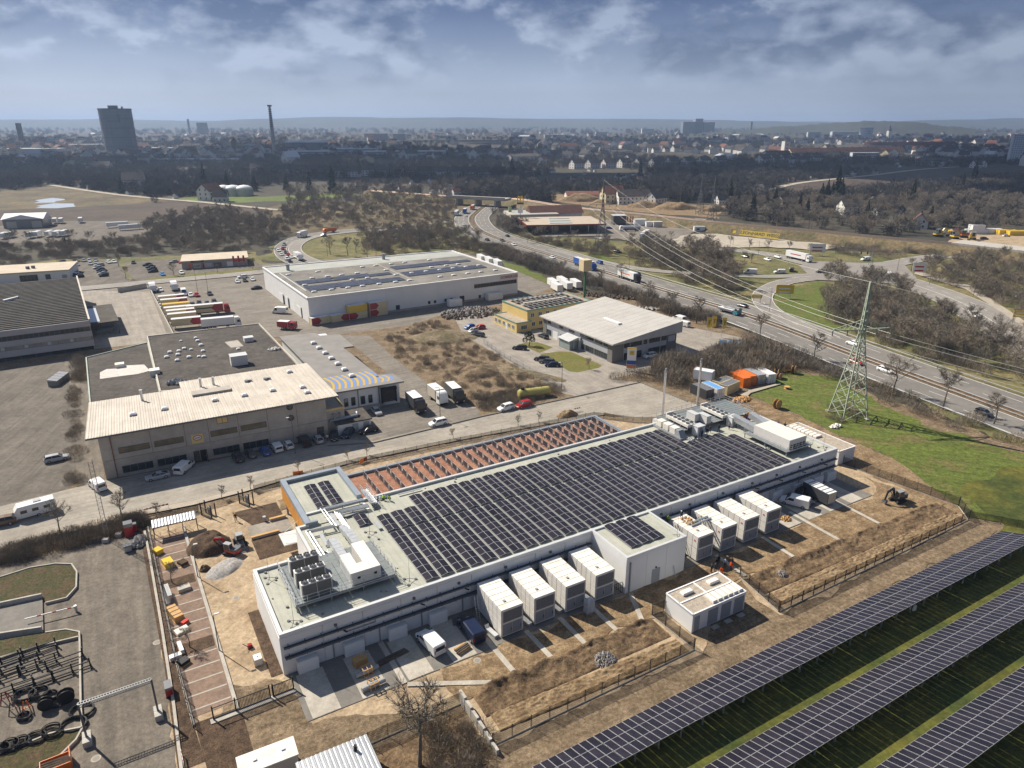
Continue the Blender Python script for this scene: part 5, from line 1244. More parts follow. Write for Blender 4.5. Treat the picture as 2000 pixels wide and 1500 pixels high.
for k in range(6):
 m=MB();
 for q in range(10):m.bar((k*.1,-1.7+q*.38,0),(k*.1+.35,-1.7+q*.38,1.3),.04)
 m.bar((k*.1,-1.7,0),(k*.1,1.7,0),.05);m.bar((k*.1+.35,-1.7,1.3),(k*.1+.35,1.7,1.3),.05);m.obj('mesh_panel',K_['m_zinc'],t)
# pad clutter
crate('duct_crate','brown open cardboard crate on the second pad',9.2,-3.0,1.7,1.2,1.0,'m_timber',.1,'crate',False)
for lb,x,y in (('timber-framed silencer lying on the second pad',9.4,-5.2),('timber-framed silencer at the front of the second pad',9.3,-8.0)):
 t=T('silencer',lb,'silencer',SG(x,y),SA+rad(5))
 MB().tube([(-1.6,0,.45),(-.7,0,.45)],.34,10).obj('pipe_end',K_['m_steel'],t);MB().tube([(.7,0,.45),(1.6,0,.45)],.3,10).obj('pipe_end',K_['m_steel'],t);MB().tube([(-.7,0,.5),(.7,0,.5)],.42,12).obj('drum',K_['m_coping_blue'],t)
 m=MB()
 for x_ in (-.6,0,.6):
  for y_ in (-.5,.5):m.bar((x_,y_,0),(x_,y_,1.05),.09)
  m.bar((x_,-.5,1.05),(x_,.5,1.05),.09)
 for y_ in (-.5,.5):m.bar((-.65,y_,1.05),(.65,y_,1.05),.09);m.bar((-.65,y_,.05),(.65,y_,.05),.09)
 m.obj('timber_frame',K_['m_timber'],t)
M('m_plank',(.13,.10,.075),.9,var=.4,scale=1)
t=T('plank_stack','dark long planks lying between second and third pad','planks',SG(13.4,-4.0),SA+rad(8))
for k in range(5):MB().box(-2.4+.1*k,2.3-.05*k,-.5+k*.22,-.32+k*.22,0,.12+.05*(k % 2)).obj('plank',K_['m_plank'],t)
t=T('pallet_trolley','brown pallet with boards beside the white van','pallet',SG(22.2,-7.4),SA+rad(15));MB().box(-.9,.9,-.7,.7,.12,.3).obj('deck',K_['m_timber'],t)
for k in range(3):MB().box(-.9,.9,-.7+k*.62,-.55+k*.62,0,.12).obj('bearer',K_['m_timber'],t)
for k in range(4):MB().box(-1.2,1.0,-.6+.25*k,-.4+.25*k,.3,.42+.08*(k % 3)).obj('board',K_['m_plank'],t)
t=T('ladder','aluminium ladder leaning on the first container','ladder',SG(27.0,-2.2),SA)
for s_ in (-.22,.22):MB().bar((s_,-.9,0),(s_,0,3.6),.06).obj('stile',K_['m_zinc'],t)
for k in range(11):MB().bar((-.22,-.9+.9*(k+.5)/11,3.6*(k+.5)/11),(.22,-.9+.9*(k+.5)/11,3.6*(k+.5)/11),.04).obj('rung',K_['m_zinc'],t)
stones('tool_pile','scattered tools and metal offcuts by the ladder',SG(24.9,-2.0),1.6,1.0,.2,60,'m_dark_steel',SA,6,.08,.3)
stones('tool_pile','cluttered pallet of tools beside the far white van',SG(88.2,-6.4),1.0,.9,.5,90,'m_timber',SA,7,.08,.25)
stones('tool_pile','boxes and tools spread on the nearest right container roof',S(66.6,-3.6,4.9),1.1,1.3,.2,40,'m_timber',SA,12,.08,.3)
stones('tool_pile','cables and tools heaped before the nearer stair hut',S(88.3,18.6,Z),1.2,.7,.3,60,'m_steel',SA,13,.06,.25)
stones('tool_pile','green insulation scraps by the crouching workers',S(23.8,27.5,Z),1.4,.6,.3,50,'m_wrap',SA,14,.08,.3)
stones('tool_pile','tools and offcuts under the far air unit',S(98.2,7.6,Z),.8,.6,.2,40,'m_steel',SA,15,.06,.2)
stones('debris','sacks and rubble on a flat trailer in the yard corner',GG(271,1062),1.3,2.2,.9,150,'m_rubble',.2,16,.1,.4)
# vehicles on the site
car('van','white',(841,1264),(824,1246),'white panel van parked on the third pad')
car('van','navy',(921,1240),(903,1216),'dark blue van with orange vests parked by the first container')
car('van','white',(1551,988),(1524,981),'white van with dark dots beyond the right containers')
t=T('box_trailer','dark grey box trailer with white roof by the far pads','trailer',SG(99.4,-4.6),SA+rad(88));MB().box(-2.9,2.9,-1.15,1.15,.55,2.8,0,1).obj('box',[paint('darkgrey'),paint('white')],t);MB().box(-2.93,-2.9,-1.0,1.0,.65,2.7).obj('rear_door',paint('beige'),t);MB().bar((2.9,0,.5),(4.2,0,.5),.14).obj('drawbar',K_['m_black'],t)
for x in (-.5,.5):
 for s_ in (-1,1):O('wheel',WH[.34],t,(x,s_*1.05,.34))
for k in range(5):MB().box(-2.4+k*1.05,-2.2+k*1.05,-1.1,1.1,2.8,2.84).obj('roof_rib',paint('grey'),t)
car('suv','black',(1573,967),(1590,960),'black car in the shade before the box trailer')
t=T('flat_trailer','low flat trailer beside the far white van','trailer',SG(96.6,-3.9),SA+rad(88));MB().box(-1.6,1.6,-.8,.8,.5,.62).obj('deck',K_['m_steel'],t);MB().bar((1.6,0,.5),(2.8,0,.5),.1).obj('drawbar',K_['m_black'],t)
for s_ in (-1,1):O('wheel',WH[.31],t,(0,s_*.9,.31))
# lamp columns and gate posts in the bays, young trees with stakes come with the planting
def lamp(label,p,h,rz=0.,name='street_lamp',arm=.9,group=None):
 t=T(name,label,'street lamp',p,rz,group);MB().tube([(0,0,0),(0,0,h)],[.09,.055],6).obj('pole',K_['m_dark_steel'],t)
 if arm:MB().bar((0,0,h),(arm,0,h+.12),.06).obj('arm',K_['m_dark_steel'],t)
 MB().box(arm-.15,arm+.45,-.13,.13,h+.05,h+.18).obj('lamp_head',K_['m_coping'],t);return t
for x,y,w in ((-6.7,28.4,'beside the upper bed'),(-6.6,9.0,'beside the lower bed')):lamp('slim dark lamp column ' +w,SG(x,y),6.0,SA,arm=.3)
# excavated beds, sign boards, barriers
for i,(u,v,w) in enumerate(((710,905,'behind the low wing'),(583,932,'at the entrance wing corner'))):
 t=T('site_board','small orange board fence panel ' +w,'board',GG(u,v),SA+rad(20 if i == 0 else -15));MB().box(-1.0,1.0,-.04,.04,.2,1.1).obj('board',paint('orange'),t)
 for x in (-.9,.9):MB().bar((x,0,0),(x,0,1.2),.09).obj('post',K_['m_timber'],t)
def barrier(label,p,rz,n=1):
 t=T('safety_barrier',label,'barrier',p,rz)
 for k in range(n):
  for j in range(6):MB().box(k*2.1+j*.33,k*2.1+(j+1)*.33-.005,-.02,.02,.7,1.0).obj('stripe',paint('red' if j % 2 else 'white'),t)
  MB().bar((k*2.1,0,.2),(k*2.1+2,0,.2),.06).bar((k*2.1,0,0),(k*2.1,0,1),.06).bar((k*2.1+2,0,0),(k*2.1+2,0,1),.06).obj('frame',paint('white'),t)
barrier('red and white barriers at the canopy corner',GG(283,1006),SA,2);barrier('red and white barrier before the dark container',GG(1418,795),SA-.3,2)
barrier('red and white barrier by the tan sand heap',GG(1120,806),SA,1);barrier('striped warning board lying by the bottom kerb',GG(356,1478),rad(-60),1)
# open cable ditch caps on the far side: container stacks
def seacan(name,label,c,f,col,L=6.06,W=2.44,H=2.6,top=None,z=0.,cat='container',ribs=True):
 a,b=G(*c),G(*f);a.z=gz(a.x,a.y)+z;t=T(name,label,cat,a,head(a,b))
 MB().box(-L/2,L/2,-W/2,W/2,.1,H,0,1).obj('shell',[paint(col),paint(top or col)],t)
 rb=MB().box(-.05,.05,-.03,.03,.25,H-.2).mesh('rib',paint(col))
 if ribs:
  for k in range(int(L/.4)):
   for s_ in (-1,1):O('rib',rb,t,(-L/2+.3+k*.4,s_*(W/2+.02),0))
 m=MB()
 for x in (-L/2,L/2):
  for y in (-W/2,W/2):m.bar((x,y,0),(x,y,H+.02),.14)
 for z_ in (.08,H):
  for y in (-W/2,W/2):m.bar((-L/2,y,z_),(L/2,y,z_),.12)
  for x in (-L/2,L/2):m.bar((x,-W/2,z_),(x,W/2,z_),.12)
 m.obj('frame',paint(col),t)
 d=MB().box(-L/2-.05,-L/2,-W/2+.12,-.02,.2,H-.15).obj('door',paint(col),t);MB().bar((-L/2-.08,-.3,.3),(-L/2-.08,-.3,H-.3),.05).obj('lock_bar',K_['m_steel'],d)
 d=MB().box(-L/2-.05,-L/2,.02,W/2-.12,.2,H-.15).obj('door',paint(col),t);MB().bar((-L/2-.08,.3,.3),(-L/2-.08,.3,H-.3),.05).obj('lock_bar',K_['m_steel'],d)
 return t
z7=lambda x,y:(1340+x*.13,690+y*.13)
for lb,a,b,col,L_,top,zz_ in (
 ('dark blue-grey container in front of the white ones',(230,640),(60,560),'darkgrey',6.0,'grey',0),
 ('white container with blue edge beside the dark one',(390,620),(220,540),'white',6.0,'lightblue',0),
 ('white office cabin behind the dark container',(250,490),(90,460),'white',5.0,None,2.0),
 ('beige container with grey roof, front of two',(640,580),(480,650),'cream',6.0,'grey',0),
 ('beige container with grey roof, rear of two',(540,530),(380,590),'cream',6.0,'grey',0),
 ('orange container nearest the beige pair',(800,460),(640,380),'orange',6.0,None,0),
 ('orange container with faded roof, farther',(890,430),(730,350),'orange',6.0,None,0),
 ('grey-white container next to the orange pair',(1020,410),(860,330),'silver',6.0,None,0),
 ('white container with open grey door at the row end',(1180,400),(1010,310),'white',6.0,None,0)):
 seacan('storage_container',lb,z7(*a),z7(*b),col,L_,top=top,z=zz_)
# cable drums on the meadow
def drum(label,p,r,wd,rz,lying=False,col='m_timber'):
 t=T('cable_drum',label,'cable drum',p,rz)
 ax=(lambda q:(0,0,q)) if lying else (lambda q:(0,q,r))
 o_=wd/2 if lying else 0
 for s_ in (-1,1):MB().tube([ax(s_*wd/2-.05+o_),ax(s_*wd/2+.05+o_)],r,16).obj('flange',K_[col],t)
 MB().tube([ax(-wd/2+o_),ax(wd/2+o_)],r*.55,12).obj('core',K_['m_plank'],t)
for lb,u,v,r,wd,rz,ly in (('large upright cable drum at the meadow edge by the fence',1517,798,1.2,1.0,.6,False),('big pale cable drum standing behind the white container',1515,738,1.3,1.0,1.2,False),('smaller drum beside the big pale one',1521,741,.9,.8,.7,False),('lying pale drum in the open meadow',1537,760,.8,.6,0,True),('upright drum by the bushes',1549,730,1.2,.9,1.0,False),('lying drum by the bushes, left',1530,727,1.0,.5,0,True),('lying drum by the bushes, right',1540,726,1.0,.5,0,True)):drum(lb,GG(u,v),r,wd,rz,ly)
stones('timber_debris','scattered timber and pallets beside the containers',GG(1450,782),3.0,1.6,.6,120,'m_timber',SA,21,.15,.5)
stones('timber_debris','small pale debris pile in the meadow',GG(1632,835),1.6,1.0,.5,60,'m_unit_roof',SA,22,.1,.45)
zone('plank_path',[(1440,772),(1462,765),(1525,750),(1524,753),(1466,770),(1458,778)],'m_pavement','pale plank path before the containers')
# ================================================================ neighbouring buildings
def Lc(o,deg,u,v,z=0.):
 p=G(u,v,z);x,y=p.x-o[0],p.y-o[1];c,s=math.cos(rad(deg)),math.sin(rad(deg));return Vector((x*c+y*s,-x*s+y*c,z))
def wb(m,fac,s0,s1,z0,z1,n0,n1,k=0):
 ax,c,d=fac;a,b=sorted((c+d*n0,c+d*n1))
 return m.box(s0,s1,a,b,z0,z1,k) if ax == 'x' else m.box(a,b,s0,s1,z0,z1,k)
def win(par,fac,s0,s1,z0,z1,n=1,glass='m_glass',frame='m_dark_steel',name='window',t=.09):
 w_=wb(MB(),fac,s0,s1,z0,z1,-.05,.03).obj(name,K_[glass],par);m=MB()
 for k in range(n+1):x=s0+(s1-s0)*k/n;wb(m,fac,x-t/2,x+t/2,z0,z1,.032,.07)
 wb(m,fac,s0,s1,z0-t/2,z0+t/2,.033,.09);wb(m,fac,s0,s1,z1-t/2,z1+t/2,.033,.08)
 m.obj('frame',K_[frame],w_);return w_
def door(par,fac,s0,s1,z0,z1,mat='m_door_grey',handle=True):
 d=wb(MB(),fac,s0,s1,z0,z1,-.05,.05).obj('door',K_[mat] if mat in MATS else paint(mat),par)
 if handle:wb(MB(),fac,s1-.3,s1-.18,z0+1.0,z0+1.2,.05,.12).obj('handle',K_['m_steel'],d)
 return d
def text(s,size,mat,par,loc,rot,name='lettering',ext=.02,bold=.0,**kw):
 c=bpy.data.curves.new('txt','FONT');c.body=s;c.size=size;c.extrude=ext;c.align_x='CENTER';c.align_y='CENTER';c.offset=bold
 o=bpy.data.objects.new('txt',c);COL.objects.link(o)
 me=bpy.data.meshes.new_from_object(o.evaluated_get(bpy.context.evaluated_depsgraph_get()));bpy.data.objects.remove(o);bpy.data.curves.remove(c)
 me.materials.clear();me.materials.append(K_[mat] if mat in MATS else paint(mat));return O(name,me,par,loc,rot=rot,**kw)
M('m_dome',(.80,.80,.80),.35,var=.06);
dome=MB().box(-.7,.7,-.7,.7,0,.25,1);dome.loft([[(x*q,y*q,z) for x,y in ((-.65,-.65),(.65,-.65),(.65,.65),(-.65,.65))] for q,z in ((1,.25),(.9,.5),(.55,.68))])
DOME=dome.mesh('skylight',[K_['m_dome'],K_['m_joint']])
# ---- concrete office block with cream ribbed roof
M('m_conc_wall',(.40,.365,.32),.9,col2=(.33,.30,.265),scale=.25,fine=.12);M('m_conc_panel',(.43,.395,.345),.9,col2=(.37,.335,.295),scale=.4,fine=.1)
M('m_cream_roof',(.57,.515,.445),.55,col2=(.50,.45,.385),scale=.2,fine=.08,streak=(118,.8,.1));M('m_bitumen',(.095,.082,.072),.95,col2=(.055,.048,.043),scale=.14,fine=.4,bump=.3,mixlo=.3,mixhi=.65)
M('m_rust',(.22,.075,.05),.8,var=.2);M('m_board',(.72,.53,.22),.7,var=.08);M('m_tintglass',(.17,.135,.08),.15,var=.4,scale=.5)
co=(-82.0,128.19);cb=T('office_block','grey concrete office block with cream ribbed roof','building',(*co,0),rad(28.2));fx=('x',0,-1)
MB().prism([(0.1,.1),(45.2,.1),(45.2,29),(17.2,29),(17.2,23.5),(.1,23.5)],0,[9.35,9.35,8.3,8.3,8.5,8.5]).obj('wall',K_['m_conc_wall'],cb)
J=[0,2.1,9.2,15.6,20.2,26.2,32.3,38.6,45.2]
for a,b in zip(J[:-1],J[1:]):
 MB().box(a+.04,b-.04,-.06,.1,4.15,9.3).obj('wall_panel',K_['m_conc_panel'],cb);MB().box(a+.04,b-.04,-.1,.1,.1,4.1).obj('wall_panel',K_['m_conc_wall'],cb)
 if a:MB().box(a-.035,a+.035,-.04,.12,4.1,9.3).obj('joint_strip',K_['m_rust'],cb)
f2=('x',-.1,-1);f3=('x',-.06,-1)
for a,b in ((3.2,8.8),(9.7,15.2),(20.5,25.8),(26.6,31.9)):
 win(cb,f2,a,b,.9,2.4,4);win(cb,f3,a,b,5.25,6.5,4,'m_tintglass')
w_=wb(MB(),f3,16.7,19.0,4.4,6.4,-.05,.05).obj('sign_panel',K_['m_board'],cb)
m=MB().tube([(17.85+.78*math.cos(a),-.13,5.6+.5*math.sin(a)) for a in [2*PI*k/20 for k in range(21)]],.07,5);m.obj('bubble_logo',paint('maroon'),w_)
MB().face([(17.85+.74*math.cos(a),-.125,5.6+.46*math.sin(a)) for a in [2*PI*k/20 for k in range(20)]]).obj('bubble_field',paint('white'),w_);MB().box(17.35,18.35,-.14,-.13,5.5,5.68).obj('bubble_text',paint('maroon'),w_)
win(cb,f3,22.1,24.2,7.9,9.2,2,'m_board');door(cb,f2,17.9,19.0,.1,2.7,'m_black');MB().box(16.6,17.8,-.2,-.1,.1,2.7).obj('door_panel',K_['m_bitumen'],cb);MB().box(19.1,19.2,-1.3,-.1,.1,2.7).obj('door_leaf',K_['m_bitumen'],cb)
door(cb,f2,42.6,44.2,.3,2.8,'m_bitumen')
for z in (6.25,8.85):
 o=MB().tube([(37.25,-.12,z),(37.25,-.05,z)],.75,16).obj('round_window',K_['m_glass'],cb);MB().bar((36.5,-.14,z),(38,-.14,z),.1).bar((37.25,-.14,z-.75),(37.25,-.14,z+.75),.1).obj('frame',K_['m_dark_steel'],o)
MB().bar((2.1,-.22,0),(2.1,-.22,9.2),.14).obj('downpipe',K_['m_rust'],cb)
def roofz(y):return 9.78-(y+.9)*.045
sh={}
for k in range(50):
 x=-2.0+k*1.0;y1=24.3 if x < 17 else 30.2
 if y1 not in sh:sh[y1]=MB().loft([[(0.01,y,roofz(y)),(.99,y,roofz(y)),(.99,y,roofz(y)+.1),(.62,y,roofz(y)+.1),(.56,y,roofz(y)+.17),(.44,y,roofz(y)+.17),(.38,y,roofz(y)+.1),(.1,y,roofz(y)+.1),(.06,y,roofz(y)+.17),(.01,y,roofz(y)+.17)] for y in (-.9,y1)]).mesh('roof_sheet',K_['m_cream_roof'])
 O('roof_sheet',sh[y1],cb,(x,0,0))
MB().box(-2.0,48.0,-1.05,-.92,9.55,9.9).obj('gutter',K_['m_dark_steel'],cb)
z2f=lambda x,y:(160+x*.16,700+y*.16);z3f=lambda x,y:(440+x*.16,720+y*.16);z5f=lambda x,y:(200+x*.16,480+y*.16)
for q in [z2f(625,690),z2f(1010,622),z2f(1625,515),z3f(235,330),z3f(580,268),z3f(945,232),z3f(1005,306),z3f(780,15)]:
 p=Lc(co,28.2,*q,9.5);O('skylight',DOME,cb,(p.x,p.y,roofz(p.y)+.1),scale=1.0)
for q,h in ((z2f(735,500),2.6),(z2f(1450,325),2.2),(z2f(1605,300),2.0)):
 p=Lc(co,28.2,*q,9.3);MB().cyl(0,0,0,h,.28,k=10).cyl(0,0,h,h+.12,.36,k=10).obj('flue',K_['m_zinc'],cb,loc=(p.x,p.y,roofz(p.y)))
p=Lc(co,28.2,*z2f(1580,400),9.4);MB().box(-4.2,4.2,-1.4,1.4,0,.7).obj('roof_hatch',K_['m_conc_panel'],cb,loc=(p.x,p.y,roofz(p.y)))
for q in (z3f(260,145),z3f(490,120)):
 p=Lc(co,28.2,*q,9.3);MB().cyl(0,0,0,.7,.5,k=10).cyl(.9,.2,0,.5,.4,k=10).box(-.2,1.0,-.1,.3,.3,.6).obj('roof_fan',K_['m_steel'],cb,loc=(p.x,p.y,roofz(p.y)))
# ---- dark flat-roofed rear halls
bl=T('rear_hall','dark flat-roofed hall with pale patch behind the cream roof','building',(*co,0),rad(28.2))
PL=[(-2,24.5),(14.4,24.5),(12.6,31),(12.0,79.5),(-3.9,71.5)]
MB().prism(PL,0,5.8).obj('wall',K_['m_conc_wall'],bl);MB().face([(*p,5.95) for p in inset(PL,.3)]).obj('roof',K_['m_bitumen'],bl);m=MB()
for a,b in zip(PL,PL[1:]+PL[:1]):m.bar((*a,6.0),(*b,6.0),.3,.4)
m.obj('roof_edge',M('m_verdigris',(.40,.46,.40),.7,var=.2),bl)
def lp(q,z=6.0):return Lc(co,28.2,*q,z)
pt=[lp(z2f(*q)) for q in ((220,170),(300,130),(410,125),(520,85),(760,75),(830,150),(680,190),(480,215),(220,250))]
MB().face([(p.x,p.y,6.0) for p in pt][::-1]).obj('roof_patch',M('m_patch',(.62,.57,.53),.8,var=.2,scale=1.2,fine=.3),bl)
for q,sx,sy,sz in ((z2f(465,100),2.2,2.0,1.0),(z2f(895,200),2.4,2.4,1.6)):
 p=lp(q);MB().box(-sx/2,sx/2,-sy/2,sy/2,0,sz).obj('roof_box',K_['m_unit_roof'],bl,loc=(p.x,p.y,5.95))
br=T('rear_hall','large dark flat-roofed hall dotted with white skylights','building',(*co,0),rad(28.2))
PR=[(14.6,30.4),(46.8,30.4),(46.6,40),(44.8,83.8),(12.2,84.8),(12.7,31)]
MB().prism(PR,0,6.3).obj('wall',K_['m_conc_wall'],br);MB().face([(*p,6.45) for p in inset(PR,.3)]).obj('roof',K_['m_bitumen'],br);m=MB()
for a,b in zip(PR,PR[1:]+PR[:1]):m.bar((*a,6.5),(*b,6.5),.32,.4)
m.obj('roof_edge',K_['m_cream_roof'],br)
for q in ((960,1165),(1140,1130),(1165,1165),(1205,1218),(1000,1260),(935,1290),(825,1305),(925,1335),(1085,1270),(1230,1290),(785,1365),(1060,1365),(1180,1358),(1240,1360),(915,1405),(1660,1265)):
 p=lp(z5f(*q),6.5);O('skylight',DOME,br,(p.x,p.y,6.45),scale=R.uniform(.55,.95))
for q,sx,sy,sz in ((z5f(1785,1160),2.6,2.2,1.2),(z5f(1670,1440),4.2,3.0,2.6)):
 p=lp(q,6.5);MB().box(-sx/2,sx/2,-sy/2,sy/2,0,sz).obj('roof_box',K_['m_unit'],br,loc=(p.x,p.y,6.45));MB().box(-sx/2-.1,sx/2+.1,-sy/2-.1,sy/2+.1,sz,sz+.12).obj('box_lid',K_['m_coping'],br,loc=(p.x,p.y,6.45))
pt=[lp(z5f(*q),6.5) for q in ((1490,1175),(1650,1150),(1725,1225),(1570,1245))];MB().face([(p.x,p.y,6.5) for p in pt][::-1]).obj('roof_patch',K_['m_conc_wall'],br)
stones('roof_junk','twisted metal scrap on the dark flat roof',Vector(cb.matrix_world @ Vector((0,0,0)))+Vector((0,0,0)) if False else G(537,683,6.5),1.6,1.0,.4,50,'m_unit_roof',.4,31,.1,.5)
stones('roof_junk','heap of plant scrap in the corner behind the cream roof',G(345,748,6.5),2.4,1.6,.8,90,'m_steel',.4,32,.1,.5)
# ---- hall with painted waves
M('m_grey_roof',(.26,.245,.23),.8,col2=(.215,.205,.195),scale=.3,stripes=(0,.5,.9));M('m_wave_blue',(.13,.24,.55),.8,col2=(.26,.27,.33),scale=1.2,mixlo=.3,mixhi=.5);M('m_wave_yellow',(.50,.34,.08),.8,col2=(.36,.30,.18),scale=1.2,mixlo=.3,mixhi=.5)
bw=T('wave_hall','grey-roofed hall painted with blue and yellow waves','building',(*co,0),rad(28.2))
PW=[(50.0,11.6),(67.9,11.4),(67.4,18.4),(63.6,19.2),(62.2,47.0),(65.4,47),(65.2,61.2),(59.3,62.8),(58.7,66.6),(47.9,68)]
MB().prism([(50.5,12.2),(63.2,12.2),(61.8,66),(48.5,67)],0,5.5).prism([(61.0,12.2),(66.8,12.2),(66.8,18),(61,18)],0,5.4).obj('wall',K_['m_white_wall'],bw)
MB().prism(PW,5.6,6.0).obj('roof',K_['m_grey_roof'],bw)
for k in range(11):                                                          # painted wave bands
 for i,mt in enumerate(('m_wave_yellow','m_wave_blue')):
  x0=50.6+k*1.55+i*.78;pts=[]
  for s_ in range(9):
   y=13.4+s_*1.25*(1 if x0 < 63 else .5);pts.append((x0+1.1*math.sin(s_*.38)-.6,y))
  if x0 > 66:continue
  m=MB()
  for (xa,ya),(xb,yb) in zip(pts[:-1],pts[1:]):m.face([(xa,ya,6.006),(xa+.62,ya,6.006),(xb+.62,yb,6.006),(xb,yb,6.006)])
  m.obj('painted_wave',K_[mt],bw)
for q in ((375,738),(412,770),(452,803),(492,838),(533,874),(577,911),(625,952)):
 p=lp((500+q[0]*.3,450+q[1]*.3),6.0);O('skylight',DOME,bw,(p.x,p.y,6.0),scale=1.15)
fw=('x',12.2,-1)
for a,b,z0,z1 in ((52.4,53.4,1.6,3.7),(54.2,55.2,1.6,3.7),(56.6,57.7,1.5,3.6),(58.6,59.6,1.5,3.6)):win(bw,fw,a,b,z0,z1,1,'m_glass')
door(bw,fw,62.2,65.6,.9,4.3,'m_bitumen',False)
m=MB();wb(m,fw,61.9,62.2,.8,4.9,0,.5);wb(m,fw,65.6,65.9,.8,4.9,0,.5);wb(m,fw,61.9,65.9,4.3,4.9,0,.9);m.obj('dock_shelter',K_['m_black'],bw)
for x in (51,56.0,61.4):wb(MB(),fw,x-.1,x+.1,0,5.4,0,.15).obj('pilaster',K_['m_dark_steel'],bw)
wb(MB(),fw,50.5,61.5,0,1.0,0,.7).obj('ramp_wall',K_['m_conc_wall'],bw)
sd=T('garage_shed','low white shed with mossy roof between the two halls','shed',(*co,0),rad(28.2))
MB().box(47.2,55.0,-.8,6.0,0,2.7).obj('wall',K_['m_white_panel'],sd);MB().box(46.9,55.3,-1.1,6.3,2.7,3.0).obj('roof',K_['m_bitumen'],sd)
for a,b in ((50.6,52.0),(53.2,54.6)):door(sd,('x',-.8,-1),a,b,.1,2.3)
tk=T('annex_tower','low grey block with yellow-edged top and duct beside the concrete facade','annex',(*co,0),rad(28.2));MB().box(45.4,49.6,1.6,11.8,0,5.6).obj('wall',K_['m_conc_panel'],tk);m=MB()
for a,b in (((45.4,1.6),(49.6,1.6)),((49.6,1.6),(49.6,11.8))):m.bar((*a,5.8),(*b,5.8),.3,.5)
m.obj('parapet',K_['m_board'],tk);MB().tube([(46,1.3,3.2),(52.5,1.3,3.4),(52.8,2.6,3.6)],.35,8).obj('duct',K_['m_coping_blue'],tk)
for x in (47.0,48.4):MB().tube([(x,1.6,4.6),(x,1.2,4.7),(x+.2,1.1,3.6)],.25,8).obj('vent_bend',K_['m_steel'],tk)
# ---- white warehouse
wo_=(-72.29,246.53);wh=T('warehouse','large white warehouse with solar strips on its roof','building',(*wo_,0),rad(31.6))
PH=[(0,0),(87.6,0),(88.6,62),(.4,66.5)]
MB().prism(PH,0,9.2).obj('wall',K_['m_white_wall'],wh);M('m_wh_roof',(.24,.225,.20),.9,col2=(.16,.15,.135),scale=.12,fine=.2,stripes=(0,1.2,.86));M('m_wh_roof2',(.40,.41,.38),.8,var=.15,scale=.1)
WIN_=inset(PH,.5);MB().face([(*p,9.3) for p in WIN_]).obj('roof',K_['m_wh_roof'],wh);MB().face([(1.2,52,9.33),(87.8,47.5,9.33),(88,61.4,9.33),(1,65.8,9.33)]).obj('roof_strip',K_['m_wh_roof2'],wh);m=MB()
for a,b in zip(PH,PH[1:]+PH[:1]):m.bar((*a,9.4),(*b,9.4),.6,.5)
m.obj('parapet',K_['m_white_panel'],wh)
wp=MB().box(.02,7.25,-.05,.05,.5,9.1).mesh('wall_panel',K_['m_white_panel'])
for k in range(12):O('wall_panel',wp,wh,(k*7.3,0,0))
MB().box(-.05,87.7,-.1,0,0,.9).obj('plinth',K_['m_conc_wall'],wh)
fW=('x',-.05,-1);win(wh,fW,67,87.0,5.2,6.7,14)
s_=MB().box(79.6,87.4,-.14,-.06,7.2,9.0).obj('sign_board',M('m_pinkish',(.70,.66,.66),.7,var=.06),wh)
text('DOMBERGER',1.45,'maroon',s_,(83.5,-.17,8.1),(PI/2,0,0),bold=.02)
for a,b,z0,z1 in ((33,34.6,.6,2.6),(60.3,62.4,.2,2.8)):door(wh,fW,a,b,z0,z1,'navy')
for a in (46.5,49.0,53.6,56.2):win(wh,fW,a,a+.9,1.4,2.5,1)
win(wh,fW,69,70,.2,2.2,1)
fL=('y',0,-1)
for a,b,z1 in ((10,16,3.7),(27.5,31,3.9),(35,41,3.8)):door(wh,fL,a,b,.1,z1,'m_white_panel',False);wb(MB(),fL,a-.3,a,.1,z1+.3,0,.2).obj('jamb',paint('navy'),wh)
# solar strips: landscape panels, one by one
M('m_pv_blue',(.055,.06,.085),.3,var=.3,scale=.6,rand=.3)
pw_=MB().box(-.8,.8,-1.1,1.1,0,.08,1);pw_.face([(-.78,-1.08,.085),(.78,-1.08,.085),(.78,1.08,.085),(-.78,1.08,.085)],0);pwm=pw_.mesh('solar_panel',[K_['m_pv_blue'],K_['m_pv_frame2']])
for (x0,x1,y0,y1,lb) in ((4,43,24.0,31.0,'left rear'),(4,43,10.5,19.5,'left front'),(47,84,32.5,41,'right rear'),(46,84,16.5,25.5,'right front')):
 t=T('solar_array',lb+' strip of dark solar panels on the warehouse roof','solar panels',(*wo_,9.36),rad(31.6),'solar strips on the warehouse');nx,ny=int((x1-x0)/1.66),int((y1-y0)/2.25)
 for i in range(nx):
  for j in range(ny):
   if (j == ny-1 and i > nx-6) or R.random() < .015:continue
   O('solar_panel',pwm,t,(x0+.8+i*1.66,y0+1.1+j*2.25,.12))
for i in range(13):
 for y in (9.0,22.0,33.5 if i < 7 else 29,45):
  if R.random() < .75:O('skylight',DOME,wh,(5+i*6.4+R.uniform(-.5,.5),y,9.33),scale=(1.5,.8,.7))
for x,y in ((8,55),(52,58)):MB().cyl(0,0,0,2.2,.7,k=10).cyl(0,0,2.2,2.6,.9,k=10).obj('roof_vent',K_['m_steel'],wh,loc=(x,y,9.33))
MB().bar((44.3,8,9.42),(44.9,50,9.42),.5,.2).obj('roof_duct',K_['m_conc_wall'],wh);MB().bar((3.0,12,9.42),(3.2,50,9.42),.4,.2).obj('roof_duct',K_['m_coping'],wh)
